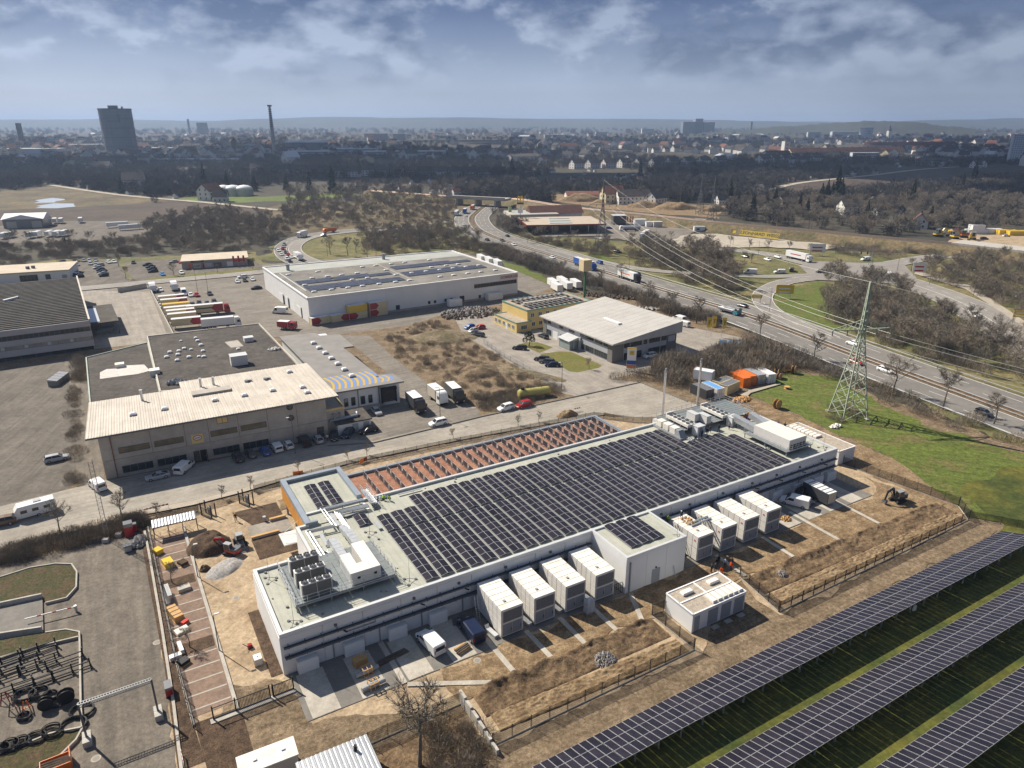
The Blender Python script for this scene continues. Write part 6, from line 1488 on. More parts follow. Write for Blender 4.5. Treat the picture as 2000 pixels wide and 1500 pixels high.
# swap bodies stacked at the warehouse
for lb,c,f,col,arr,z,sg in (
 ('red and cream swap body, leftmost at the warehouse wall',(626,632),(650,628),'cream','maroon',0,-1),('cream swap body with red end, second from the left',(664,627),(688,623),'cream','maroon',0,1),
 ('red and cream swap body under the yellow one',(698,622),(722,618),'cream','maroon',0,-1),('yellow swap body on top of a red one',(698,622),(722,618),'yellow',None,2.62,1),
 ('lower red and cream swap body at the right end',(738,616),(762,612),'cream','maroon',0,-1),('upper red and cream swap body at the right end',(738,616),(762,612),'cream','maroon',2.62,-1)):
 swapbody(lb,c,f,col,arr,z=z,legs=False,L=7.2,sgn=sg)
swapbody('white skip container with ribs by the warehouse door',(888,598),(905,596),'white',None,legs=False,L=5.5);swapbody('long white container near the warehouse end',(965,585),(985,582),'white',None,legs=False,L=7)
for i,(u,v) in enumerate(((940,512),(955,517),(972,522))):swapbody(['left','middle','right'][i]+' white trailer behind the warehouse corner',(u,v),(u+16,v+9),'white',None,legs=True,L=8)
for i,(u,v) in enumerate(((1080,562),(1098,558),(1087,570),(1106,566),(1124,563))):swapbody('white lettered trailer, %s of the cluster by the verge' % ORD[i],(u,v),(u+16,v+9),'white',None,legs=True,L=8,group='white trailers by the verge')
# ---- grey office with big monopitch roof
M('m_stix_roof',(.47,.45,.42),.6,col2=(.42,.40,.37),scale=.2);M('m_stix_dark',(.20,.19,.175),.8,var=.1,stripes=(2,.35,.85));M('m_stix_grey',(.43,.44,.46),.5,var=.06)
so_=(29.94,202.22);sx=T('office_building','grey two-storey office with huge pale sloping roof','building',(*so_,0),rad(31.4))
rz_=lambda x:6.15+.118*x
MB().prism([(0,0),(25.6,0),(25.6,37),(0,37)],0,[rz_(0),rz_(25.6),rz_(25.6),rz_(0)]).obj('wall',K_['m_stix_grey'],sx)
for a,b in ((0,4.2),(21.6,25.6)):MB().prism([(a-(.06 if a == 0 else 0),-.08),(b,-.08),(b,.1),(a,.1)],0,[rz_(a)-.05,rz_(b)-.05,rz_(b)-.05,rz_(a)-.05]).obj('corner_cladding',K_['m_stix_dark'],sx)
for a,b in ((0,2.2),(35,37)):MB().box(-.08,.1,a,b,0,6.1).obj('corner_cladding',K_['m_stix_dark'],sx)
for k in range(14):
 y0=-1.0+k*2.8;MB().prism([(-.9,y0+.02),(27,y0+.02),(27,y0+2.76),(-.9,y0+2.76)],5.9,[rz_(-.9)+.25,rz_(27)+.25,rz_(27)+.25,rz_(-.9)+.25],cap0=False).obj('roof_sheet',K_['m_stix_roof'],sx)
MB().box(11,12.4,11,19,0,.5).obj('roof_light',K_['m_dome'],sx,loc=(0,0,rz_(12)+.22))
fA=('x',0,-1);fB=('y',0,-1)
for a,b,n in ((4.4,6.6,2),(6.9,11.3,4),(12.1,13.5,1),(14.3,18.7,4),(19.3,21.4,2)):win(sx,fA,a,b,4.1,5.6+(.2 if a > 12 else 0),n)
for a,b,n in ((4.5,11.4,5),(14.2,18.8,3),(19.2,21.4,2)):win(sx,fA,a,b,.2,2.4,n)
for a,b,n in ((2.3,4.3,2),(4.8,8.4,3),(9.2,13.3,4),(13.8,16.0,2),(19.2,22.3,3),(25.4,27.5,2),(32.5,34.4,2)):win(sx,fB,a,b,4.6,5.7,n)
for a,b,n in ((2.4,4.0,2),(4.2,8.6,4),(9.0,13.2,4),(13.6,15.2,2),(32.3,34.8,2),(25,27,1)):win(sx,fB,a,b,.6,2.4,n)
door(sx,fB,28.4,31.2,.1,2.7,'m_white_panel',False)
b_=MB().box(14.3,21.3,-.14,-.04,6.1,8.2).obj('banner',M('m_banner',(.62,.60,.58),.6,col2=(.5,.47,.44),scale=.5),sx);MB().box(16.2,18.6,-.2,-.14,6.5,7.8).obj('sign_field',paint('yellow'),b_);text('STIX',.85,'m_black',b_,(17.4,-.22,7.15),(PI/2,0,0),bold=.015);MB().box(19.2,19.9,-.18,-.14,6.2,8.0).obj('red_figure',paint('red'),b_);MB().box(20.2,21.1,-.18,-.14,7.0,8.0).obj('dark_figure',K_['m_stix_dark'],b_)
text('wore',.8,'m_coping',sx,(23.6,-.12,7.9),(PI/2,0,0),name='wall_lettering');text('STIX',.75,'m_coping',sx,(23.6,-.12,5.9),(PI/2,0,0),name='wall_lettering');MB().box(22.2,25.0,-.11,-.085,3.4,5.2).obj('wall_poster',K_['m_stix_grey'],sx)
po=T('glass_porch','glass entrance porch with pitched roof before the grey office','porch',(*so_,0),rad(31.4));
for x in (-3.6,-1.9,-.2):
 for y in (16.8,22.4):MB().bar((x,y,0),(x,y,3.2),.12).obj('post',K_['m_coping'],po)
for a,b in (((-3.6,16.8),(-.2,16.8)),((-3.6,16.8),(-3.6,22.4)),((-3.6,22.4),(-.2,22.4))):MB().bar((*a,1.6),(*b,1.6),.03,2.8).obj('glass_wall',M('m_clear',(.35,.42,.42),.1,var=0,tr=.45),po)
for k in range(6):MB().prism([(-4.1,16.5+k*1.06),(-.1,16.5+k*1.06),(-.1,17.5+k*1.06),(-4.1,17.5+k*1.06)],3.1,[3.2,4.1,4.1,3.2]).obj('roof_pane',K_['m_coping'],po)
MB().box(-.5,-.1,15.4,16.4,0,4.2).obj('sign_column',K_['m_stix_grey'],po);text('STIX',.8,'yellow',po,(-.52,15.9,2.6),(PI/2,PI/2,-PI/2),name='sign_lettering')
t=T('sign_board','tall white and yellow sign board at the yard gate','sign',GG(1232,725),rad(-8));MB().box(-1.3,1.3,-.1,.1,.8,7.0).obj('panel',paint('white'),t);MB().box(-1.32,1.32,-.12,.12,6.7,7.02).obj('top_band',paint('yellow'),t);MB().box(-.75,.75,-.14,-.1,4.9,6.2).obj('logo_field',paint('yellow'),t);text('stix',.55,'m_black',t,(0,-.16,5.75),(PI/2,0,0));text('wore',.5,'m_black',t,(0,-.16,5.2),(PI/2,0,0));MB().box(-1.28,1.28,-.12,-.1,2.0,3.2).obj('blue_band',paint('blue'),t);MB().box(-1.28,1.28,-.12,-.1,.9,1.9).obj('orange_band',paint('orange'),t)
for x in (-1.2,1.2):MB().bar((x,.15,0),(x,.15,7.0),.14).obj('post',K_['m_steel'],t)
for i,(u,v) in enumerate(((1378,660),(1388,658),(1408,661))):
 t=T('flag',['left','middle','right'][i]+' of three yellow lettered flags','flag',GG(u,v),rad(5),'yellow flags',scale=.85);MB().tube([(0,0,0),(0,0,8.5)],[.07,.04],6).obj('pole',K_['m_coping'],t)
 MB().grid(8,6,lambda u_,v_:(.1+u_*1.6+v_*.0,.18*math.sin(u_*4+v_*2+i),8.3-v_*4.2)).obj('cloth',paint('yellow'),t);text('Stix',1.25,'m_black',t,(.95,-.22,6.3),(PI/2,PI/2,0),ext=.01)
# ---- yellow workshop
yo=(1.58,234.69);M('m_yellow_wall',(.70,.53,.22),.8,col2=(.64,.475,.19),scale=.3);M('m_teal_edge',(.14,.28,.24),.7,var=.1);M('m_gravel_roof2',(.40,.33,.255),.95,var=.2,scale=.5,fine=.3)
yb=T('workshop','yellow two-storey workshop with solar panels on its roof','building',(*yo,0),rad(122));MB().box(1.3,18.0,-33,-5.2,0,6.9).obj('wall',K_['m_yellow_wall'],yb);MB().box(1.5,17.8,-32.8,-5.4,6.9,6.98).obj('roof',K_['m_gravel_roof2'],yb);m=MB()
for a,b in (((1.3,-33),(18,-33)),((18,-33),(18,-5.2)),((18,-5.2),(1.3,-5.2)),((1.3,-5.2),(1.3,-33))):m.bar((*a,7.0),(*b,7.0),.3,.35)
m.obj('roof_edge',K_['m_teal_edge'],yb)
MB().box(0,15,-6.1,0,0,3.4).obj('annex_wall',K_['m_yellow_wall'],yb);MB().box(.2,14.8,-5.9,-.2,3.4,3.46).obj('annex_roof',K_['m_gravel_roof2'],yb);m=MB()
for a,b in (((0,-6.1),(15,-6.1)),((15,-6.1),(15,0)),((15,0),(0,0)),((0,0),(0,-6.1))):m.bar((*a,3.5),(*b,3.5),.25,.3)
m.obj('annex_edge',K_['m_teal_edge'],yb)
for a in (1.5,4.2,7.6,10.6,13):win(yb,('x',0,1),a,a+1.5,1.0,2.4,3,frame='m_white_panel')
win(yb,('y',0,-1),-4.2,-1.8,1.0,2.4,3,frame='m_white_panel');door(yb,('x',0,1),6.0,7.1,.1,2.2,'m_white_panel')
for y in (-8,-11.2,-14.4,-17.6,-20.8):win(yb,('y',1.3,-1),y,y+1.4,4.4,5.8,2,frame='m_white_panel')
for y in (-8.4,-11.4):win(yb,('y',1.3,-1),y,y+1.3,1.2,2.6,2,frame='m_white_panel')
ra=T('solar_array','rows of tilted solar panels on the yellow workshop','solar panels',(*yo,7.0),rad(122));pt_=MB().box(-1.5,1.5,-.95,.95,0,.06,1);pt_.face([(-1.46,-.92,.065),(1.46,-.92,.065),(1.46,.92,.065),(-1.46,.92,.065)]);ptm=pt_.mesh('solar_panel',[M('m_pv_light',(.16,.165,.175),.25,var=.2),K_['m_pv_frame']])
for i,x in enumerate((4.2,7.4,12.0,15.4)):
 for k in range(11):O('solar_panel',ptm,ra,(x,-8-k*2.15,.45),rot=(rad(14),0,0))
MB().box(9.2,10.2,-28,-9,0,.5).obj('roof_light',K_['m_cream_roof'],ra)
# ---- ribbed dark-roof building on the left
ro=(-154.2,203.19);M('m_ribroof',(.075,.068,.06),.9,col2=(.05,.046,.042),scale=.2,fine=.3,bump=.2);M('m_band',(.50,.47,.45),.8,var=.1,scale=.2)
rbd=T('factory_building','three-storey banded building with dark sawtooth roof at the left edge','building',(*ro,0),rad(32.3));MB().box(-30,25.2,0,79,0,9.0).obj('wall',K_['m_conc_wall'],rbd)
rs=MB().loft([[(-30,0,9.0),(-30,2.45,9.0),(-30,1.3,9.75),(-30,.25,9.7)],[(25.2,0,9.0),(25.2,2.45,9.0),(25.2,1.3,9.75),(25.2,.25,9.7)]]).mesh('roof_rib',K_['m_ribroof'])
for k in range(31):O('roof_rib',rs,rbd,(0,.6+k*2.5,0))
fr_=('x',0,-1)
for z0,z1 in ((7.7,9.5),(4.5,6.2),(1.3,3.2)):wb(MB(),fr_,-30,25.3,z0,z1,0,.35).obj('facade_band',K_['m_band'],rbd)
win(rbd,fr_,-29.5,24.9,6.2,7.7,40);win(rbd,fr_,-29.5,24.9,3.2,4.5,12,'m_conc_wall');win(rbd,fr_,-29.5,24.9,.1,1.2,14)
for x in (-5,1,7,13,19):wb(MB(),fr_,x,x+.9,3.4,4.3,.05,.1).obj('small_window',K_['m_coping'],rbd)
MB().bar((25.2,-.2,9.7),(25.2,79,9.7),.5,.5).obj('roof_edge',K_['m_cream_roof'],rbd);MB().prism([(2,42),(6,46),(6,47),(1.5,43)],9,10.4).obj('roof_light',K_['m_coping'],rbd)
lo_=T('loading_roof','flat loading canopy beside the sawtooth-roof building','canopy',(*ro,0),rad(32.3));MB().box(25.4,34,16,44,4.0,4.5).obj('roof',K_['m_bitumen'],lo_);MB().box(25.6,28.5,18,40,4.5,4.54).obj('puddle',K_['m_water'],lo_)
for x,y in ((33.6,16.5),(33.6,30),(33.6,43.5)):MB().bar((x,y,0),(x,y,4),.3).obj('post',K_['m_dark_steel'],lo_)
for i,(u,v) in enumerate(((212,640),(205,650))):
 t=T('skip',['upper','lower'][i]+' grey steel skip in the pale yard','skip',GG(u,v),rad(38));MB().loft([[(-2.4,-1,0),(1.6,-1,0),(1.6,1,0),(-2.4,1,0)],[(-2.8,-1.1,1.3),(2.8,-1.1,1.5),(2.8,1.1,1.5),(-2.8,1.1,1.3)]]).obj('tub',paint('grey'),t);MB().box(-2.6,2.4,-.95,.95,1.25,1.32).obj('load',K_['m_bitumen'],t)
# ---- bungalow and retail building behind
bo=Lc((0,0),0,0,540);pb0=G(0,555);bg_=T('bungalow','flat-roofed white showroom behind the sawtooth roof','building',pb0,rad(21));MB().box(-25,27.5,0,22,0,4.2).obj('wall',K_['m_white_panel'],bg_);MB().box(-25.4,27.9,-.4,22.4,4.2,4.7).obj('roof',M('m_tan_roof',(.55,.47,.37),.9,var=.12,scale=.2),bg_);win(bg_,fr_,8,15,.5,3.2,5);win(bg_,fr_,18,20,.8,3,2,'m_pv_blue');door(bg_,fr_,24.5,26.5,.1,2.5);MB().cyl(10,8,4.7,5.9,.8,k=10).cyl(12,9,4.7,5.9,.8,k=10).obj('roof_fan',K_['m_dark_steel'],bg_)
rt=(-159.79,347.43);rb_=T('retail_building','flat grey shop building with red flags in front','building',(*rt,0),rad(21.3));MB().box(-2,28.4,0,19.6,0,3.6).obj('wall',M('m_shop_wall',(.36,.33,.30),.8,var=.1),rb_);MB().box(-2.4,29,-.4,20,3.6,4.1).obj('roof',K_['m_tan_roof'],rb_);MB().box(2.2,8.2,-.55,-.4,3.3,4.1).obj('sign_band',K_['m_black'],rb_);text('SOLUTIONS',.55,'m_coping',rb_,(5.2,-.57,3.7),(PI/2,0,0))
for a,b,mt in ((1,2.6,'orange'),(3.2,6.6,'beige'),(7.3,8.2,'red'),(8.2,11.5,'silver'),(18.6,21.4,'white')):wb(MB(),fr_,a,b,.2,2.5,0,.06).obj('window_poster',paint(mt),rb_)
text('LGM',1.3,'m_black',rb_,(4.9,-.1,1.3),(PI/2,0,0));win(rb_,fr_,12.5,16,.3,2.4,4)
MB().box(-3.4,-2,2,9,2.6,3.2).obj('awning',paint('red'),rb_);MB().box(22,26.6,-.5,-.4,2.7,3.4).obj('red_sign',paint('red'),rb_)
for i,x in enumerate((21.4,23.8,26.2)):
 t=T('flag',['left','middle','right'][i]+' of three red flags at the flat shop','flag',Vector((rt[0]+x*math.cos(rad(21.3))+1.5*math.sin(rad(21.3)),rt[1]+x*math.sin(rad(21.3))-1.5*math.cos(rad(21.3)),0)),rad(20),'red flags at the shop',scale=.78);MB().tube([(0,0,0),(0,0,7)],[.06,.04],5).obj('pole',K_['m_coping'],t);MB().grid(4,4,lambda u_,v_:(.08+u_*1.1,.12*math.sin(u_*4+i),6.9-v_*3.8)).obj('cloth',paint('red'),t)
# ---- far left hall with gabled white roof
p=G(8,447);t=T('barn_hall','grey hall with white gabled roof in the gravel yard','building',p,rad(16));MB().box(0,24,0,18,0,6).obj('wall',paint('grey'),t);MB().loft([[(-.8,-.8,6),(-.8,18.8,6),(-.8,9,9.2)],[(24.8,-.8,6),(24.8,18.8,6),(24.8,9,9.2)]]).obj('roof',K_['m_white_panel'],t)
MB().loft([[(-.8,-1,6),(24.8,-1,6),(12,-1,9)],[(-.8,-.7,6),(24.8,-.7,6),(12,-.7,9)]]).obj('gable',K_['m_white_panel'],t)
for a,b in ((2,8),(17,23)):door(t,fr_,a,b,.1,4.5,'beige',False)
# ---- retaining wall, tank, signs
for lb,a,b,h in (('long low wall between pale yard and lorry park',(292,566),(344,668),1.6),('short concrete wall along the back street',(231,572),(287,562),2.0)):
 A,B=GG(*a),GG(*b);L_=(B-A).length;n=max(2,int(L_/5));t=T('yard_wall',lb,'wall',A,head(A,B))
 for k in range(n):MB().box(k*L_/n+.02,(k+1)*L_/n-.02,-.15,.15,0,h).obj('wall_block',K_['m_concrete'],t)
p=GG(1043,776);t=T('storage_tank','long yellow cylindrical tank lying on the vacant lot','tank',p,rad(20));MB().loft([[(x,q*1.25*math.cos(a),1.35+q*1.25*math.sin(a)) for a in [2*PI*k/18 for k in range(18)]] for x,q in ((-4.5,.45),(-4.3,.85),(-3.9,1),(3.9,1),(4.3,.85),(4.5,.45))]).obj('shell',M('m_tank',(.42,.37,.10),.6,col2=(.32,.29,.11),scale=1.0),t);MB().cyl(-3.2,0,2.4,3.1,.5,k=12).obj('manway',K_['m_black'],t)
for x in (-2.4,2.4):MB().box(x-.3,x+.3,-1.1,1.1,0,.5).obj('saddle',K_['m_concrete'],t)
for x in (-1.0,2.0):MB().tube([(x,0,2.55),(x+.12,0,2.55)],.14,8).obj('lug',K_['m_black'],t)
p=GG(1141,583);t=T('sign_tower','yellow cube sign on a tall green post','sign',p,rad(25));MB().bar((0,0,0),(0,0,11.5),.7).obj('post',paint('green'),t);MB().box(-1.9,1.9,-1.9,1.9,11.5,16).obj('sign_cube',paint('cream'),t)
for z in (12.3,13.6,14.9):MB().box(-1.93,1.93,-1.93,-1.9,z,z+.12).obj('band',paint('yellow'),t)
# ---- filling station and burger restaurant
p=G(1093,457);t=T('filling_station','filling station with broad flat canopy and red edge','filling station',(p.x,p.y,gz(p.x,p.y)),rad(8));M('m_canopy',(.47,.39,.31),.9,var=.12,scale=.2)
MB().box(-22,30,-2,38,5.0,5.9).obj('canopy',K_['m_canopy'],t);m=MB()
for a,b in (((-22,-2),(30,-2)),((30,-2),(30,38)),((30,38),(-22,38)),((-22,38),(-22,-2))):m.bar((*a,5.4),(*b,5.4),.5,1.0)
m.obj('canopy_edge',paint('darkred'),t)
for x,y,a,b in ((-6,3,15,6),(-4,14,14,5),(-2,26,14,5)):MB().box(x,x+a,y,y+b,5.9,6.2).obj('roof_panel',M('m_roofglass',(.42,.45,.42),.5,var=.1),t)
for x in (-14,-4,8,20):MB().bar((x,4,0),(x,4,5),.5).obj('column',paint('white'),t)
MB().box(-12,26,14,36,0,5).obj('shop_wall',K_['m_tintglass'],t)
for x in (-16,-12,-8,8,12):
 o=MB().box(x,x+1.0,2,3,0,2.0).obj('fuel_pump',paint('red'),t);MB().box(x+.2,x+.8,1.97,2,1.0,1.6).obj('display',paint('white'),o)
p=G(1045,437);t=T('restaurant','flat-roofed yellow and dark restaurant beside the tall logo mast','restaurant',(p.x,p.y,.2),rad(12));MB().box(-17,17,0,26,0,4.5).obj('wall',paint('darkgrey'),t);MB().box(-17.5,17.5,-.5,26.5,4.5,6.4).obj('parapet',paint('beige'),t);MB().box(-16,16,1,25,6.4,6.5).obj('roof',K_['m_wh_roof2'],t);MB().box(12,16,-1,0,0,5.5).obj('yellow_blade',paint('yellow'),t);win(t,fr_,-14,8,1,3.2,8);MB().prism([(-6,-6),(6,-6),(6,-1),(-6,-1)],2.6,[2.8,2.8,4,4]).obj('awning',paint('green'),t)
p=G(1016,442);t=T('logo_mast','tall mast with golden double arch sign','sign',(p.x,p.y,.2),rad(6),scale=.68);MB().bar((0,0,0),(0,0,24),.8).obj('mast',K_['m_coping'],t);MB().box(-2.6,2.6,-.5,.5,13,17).obj('info_board',paint('white'),t);MB().box(-3.4,3.4,-.6,.6,21.6,23.4).obj('name_board',M('m_reddark',(.10,.06,.05),.6,var=.1),t)
for s_ in (-1,1):
 MB().tube([(s_*1.55+1.45*math.cos(a),0,23.6+5.6*math.sin(a) ** .8) for a in [PI*k/14 for k in range(15)]],[.62]*15,6).obj('arch',M('m_gold',(.85,.52,.02),.5,var=.05),t)
p=G(996,432);t=T('price_sign','leaning pale green price sign','sign',(p.x,p.y,.2),rad(20));MB().box(-1.2,1.2,-.3,.3,0,10).obj('panel',M('m_palegreen',(.42,.50,.25),.6,var=.1),t)
p=G(1092,436);t=T('station_house','white house with dark red roof behind the filling station','house',(p.x,p.y,0),rad(14));MB().box(-18,20,8,22,0,6).obj('wall',K_['m_white_wall'],t);MB().loft([[(-19,7,6),(-19,23,6),(-19,15,11)],[(21,7,6),(21,23,6),(21,15,11)]]).obj('roof',M('m_tile_dark',(.13,.06,.045),.9,var=.25,scale=.5),t)
for i,u in enumerate((1223,1229,1234)):
 p=GG(u,441);t=T('flag',['left','middle','right'][i]+' of three red flags by the dark kiosk','flag',p,rad(10),'red flags at the kiosk',scale=.55);MB().tube([(0,0,0),(0,0,11)],.1,5).obj('pole',K_['m_coping'],t);MB().grid(3,4,lambda u_,v_:(.1+u_*1.6,.15*math.sin(u_*4),10.8-v_*7)).obj('cloth',paint('red'),t)
for lb,u,v,sx_,sy_,sz_,c in (('dark kiosk beside the red flags',1210,440,9,8,6,'darkgrey'),('white tank box right of the red flags',1251,442,8,5,4,'white'),('low white box at the forecourt edge',1272,444,7,4,3,'white'),('pale box at the forecourt end',1285,445,6,4,3.4,'beige')):
 t=T('kiosk',lb,'kiosk',GG(u,v),rad(5));MB().box(-sx_/2,sx_/2,0,sy_,0,sz_).obj('wall',paint(c),t);MB().box(-sx_/2-.2,sx_/2+.2,-.2,sy_+.2,sz_,sz_+.25).obj('roof',K_['m_coping'],t)
p=GG(1366,452);t=T('site_cabin','small white cabin at the gravel car park gate','cabin',p,rad(0));MB().box(-3.5,3.5,0,3,0,3).obj('wall',paint('white'),t);MB().box(-3.6,3.6,-.1,3.1,3,3.2).obj('roof',K_['m_coping'],t);win(t,fr_,-2,0,1,2,1)
# ---- bridges
A,B=G(898,400),G(972,404);t=T('motorway_bridge','concrete railway bridge over the motorway','bridge',(A.x,A.y,0),head(A,B));L_=(B-A).length
MB().box(-10,L_+10,-6,6,5.6,7.4).obj('deck',K_['m_concrete'],t);MB().box(-10,L_+10,-6.4,-6,6.4,8.4).obj('parapet',K_['m_concrete'],t)
for x in (0,L_/2,L_):MB().box(x-.8,x+.8,-5,5,0,5.6).obj('pier',K_['m_concrete'],t)
A,B=G(1862,496),G(1990,512);t=T('railway_bridge','concrete railway bridge at the right road','bridge',(A.x,A.y,0),head(A,B));L_=(B-A).length
MB().box(-2,L_+4,0,15,4.4,6.0).obj('deck',K_['m_concrete'],t);MB().prism([(-14,-3),(0,-.3),(0,.8),(-14,.8)],0,[1.5,5.2,5.2,1.5]).obj('wing_wall',K_['m_concrete'],t)
for x in (0,L_):MB().box(x-1,x+1,.3,14.6,0,4.4).obj('abutment',K_['m_concrete'],t)
MB().box(1,L_-1,.6,14,.1,4.3).obj('passage_shade',K_['m_black'],t)  # solid black block standing in for the shade under the deck
# ---- letters on the railway bank
M('m_yellow_letter',(.42,.30,.03),.8,var=.25,scale=.5)
A,B=G(1446,454,2.6),G(1522,462,2.6);t=T('bank_lettering','black company letters on yellow boards set into the railway bank','sign',A,head(A,B));L_=(B-A).length
tl=rad(52)
MB().box(0,L_,-.05,.05,-1.9,1.9).obj('board',K_['m_yellow_letter'],t,rot=(-(PI/2-tl),0,0));text('LEONHARD WEISS',3.0,'m_black',t,(L_/2,-.1*math.cos(.6),.08),(tl,0,0),bold=.03);MB().box(-5,-3,-.05,.05,-1,1).obj('emblem',K_['m_yellow_letter'],t,rot=(-(PI/2-tl),0,0))
# ---- road signs
for lb,u,v,w_,h_,c in (('large yellow direction sign at the ramp curve',1531,583,7,3.6,'yellow'),('yellow arrow sign at the ramp nose',1477,594,4,1.6,'yellow'),('white poster board at the junction',1595,500,8,4.5,'white'),('white poster board on the right verge',1793,540,6,4.5,'white'),('yellow sign far right by the footpath',1992,632,6,2.4,'yellow')):
 t=T('road_sign',lb,'sign',GG(u,v),rad(-8));MB().box(-w_/2,w_/2,-.06,.06,2.0,2.0+h_).obj('panel',paint(c),t)
 for x in (-w_*.35,w_*.35):MB().bar((x,.1,0),(x,.1,2+h_),.16).obj('post',K_['m_steel'],t)
 for k in range(2):MB().box(-w_*.35,w_*.3,-.08,-.06,2.4+k*h_*.4,2.4+k*h_*.4+h_*.15).obj('text_line',paint('red' if c == 'white' else 'white'),t)
for i,(u,v,h_) in enumerate(((1703,520,12),(1752,530,10),(1815,557,10),(1900,582,11),(1975,640,11),(1430,494,9),(1480,505,9),(1228,534,8),(1502,610,9),(735,505,9),(780,500,9),(862,497,10),(902,500,10),(640,500,8),(660,446,8),(386,570,9),(585,850,0))):
 if h_:lamp('grey lamp column, %s along the roads' % ordn(i),GG(u,v),h_,rad(200-20*(i % 4)),arm=1.5,group='lamp columns along the roads')
for lb,u,v,h_ in (('tall lamp column before the concrete facade',577,887,8.5),('lamp column between white and dark trucks',860,818,8),('lamp column at the office yard entrance',1097,764,8),('lamp column in the lorry park',407,574,9),('lamp mast at the junction',1696,519,13)):lamp(lb,GG(u,v),h_,rad(200),arm=.6)
t=T('traffic_signal','signal gantry at the junction','traffic light',GG(1700,520),rad(175));MB().bar((0,0,0),(0,0,6.5),.25).bar((0,0,6.3),(7,0,6.3),.18).obj('mast',K_['m_steel'],t)
for x in (2.5,5.5):MB().box(x-.25,x+.25,-.2,.2,5.6,6.9).obj('signal_head',K_['m_black'],t)
# ---- crash barriers of the motorway
def guard(P,off,label):
 Q=offs(P,off);t=T('crash_barrier',label,'crash barrier',Q[0],0);MB().tube([q-Q[0]+Vector((0,0,.75)) for q in Q],.13,4).obj('rail',K_['m_dark_steel'],t)
 pm=MB().bar((0,0,0),(0,0,.8),.14).mesh('post',K_['m_steel'])
 for q in Q[::1]:O('post',pm,t,q-Q[0])
guard(MP,1.2,'crash barrier on the near side of the median');guard(MP,-1.2,'crash barrier on the far side of the median');guard(MP[20:],-14.2,'crash barrier along the far verge');guard(MP[10:],14.2,'crash barrier along the near verge')
# ---- bottom edge: cabin roofs
p=GG(520,1500);t=T('site_cabin','white flat cabin roof at the bottom edge','cabin',S(-8.1,-15.6),SA+rad(-2));MB().box(0,6.0,0,2.6,0,2.7).obj('wall',paint('beige'),t);MB().box(-.1,6.1,-.1,2.7,2.7,2.85).obj('roof',K_['m_unit_roof'],t)
for x in (1.5,4.5):MB().box(x,x+.4,1.2,1.6,2.85,3.0).obj('vent',paint('white'),t)
t=T('site_shed','corrugated grey shed roof at the bottom edge','shed',S(-2.8,-23.7),SA+rad(-1));MB().box(0,8,0,6.4,0,2.9).obj('wall',paint('grey'),t);rs_=MB().box(.02,.48,-.2,6.6,2.95,3.05).box(.18,.32,-.2,6.6,3.05,3.12).mesh('roof_sheet',K_['m_corr'])
for k in range(16):O('roof_sheet',rs_,t,(k*.5,0,0))
MB().box(-.1,8.1,-.3,-.2,2.8,3.1).obj('gutter',K_['m_steel'],t);MB().cyl(6.2,5.0,3.05,3.8,.2,k=8).obj('flue',K_['m_black'],t)
# ================================================================ vehicles around the estate
za=lambda x,y:(440+.16*x,720+.16*y)
for k,c,a,f,lb in (
 ('suv','black',(160,1115),(110,1040),'black car parked before the concrete facade, nearest the open door'),('hatch','darkgrey',(315,1070),(270,1010),'dark grey car left of the blue hatchback'),('hatch','blue',(490,1038),(440,975),'blue hatchback parked before the concrete facade'),
 ('caddy','white',(630,995),(575,930),'small white lettered van beside the blue hatchback'),('hatch','white',(770,960),(730,910),'small white and black car right of the lettered van'),('van','black',(970,925),(910,860),'black van parked before the concrete facade'),
 ('hatch','silver',(1135,892),(1080,830),'silver hatchback right of the black van'),('hatch','black',(1335,858),(1335,910),'black small car facing the street'),('suv','navy',(1500,820),(1440,880),'dark blue car angled before the low shed'),
 ('sedan','black',(1745,780),(1630,810),'black saloon parked along the low shed'),('hatch','silver',(1850,552),(1890,590),'silver car beside the loading dock')):car(k,c,za(*a),za(*f),lb)
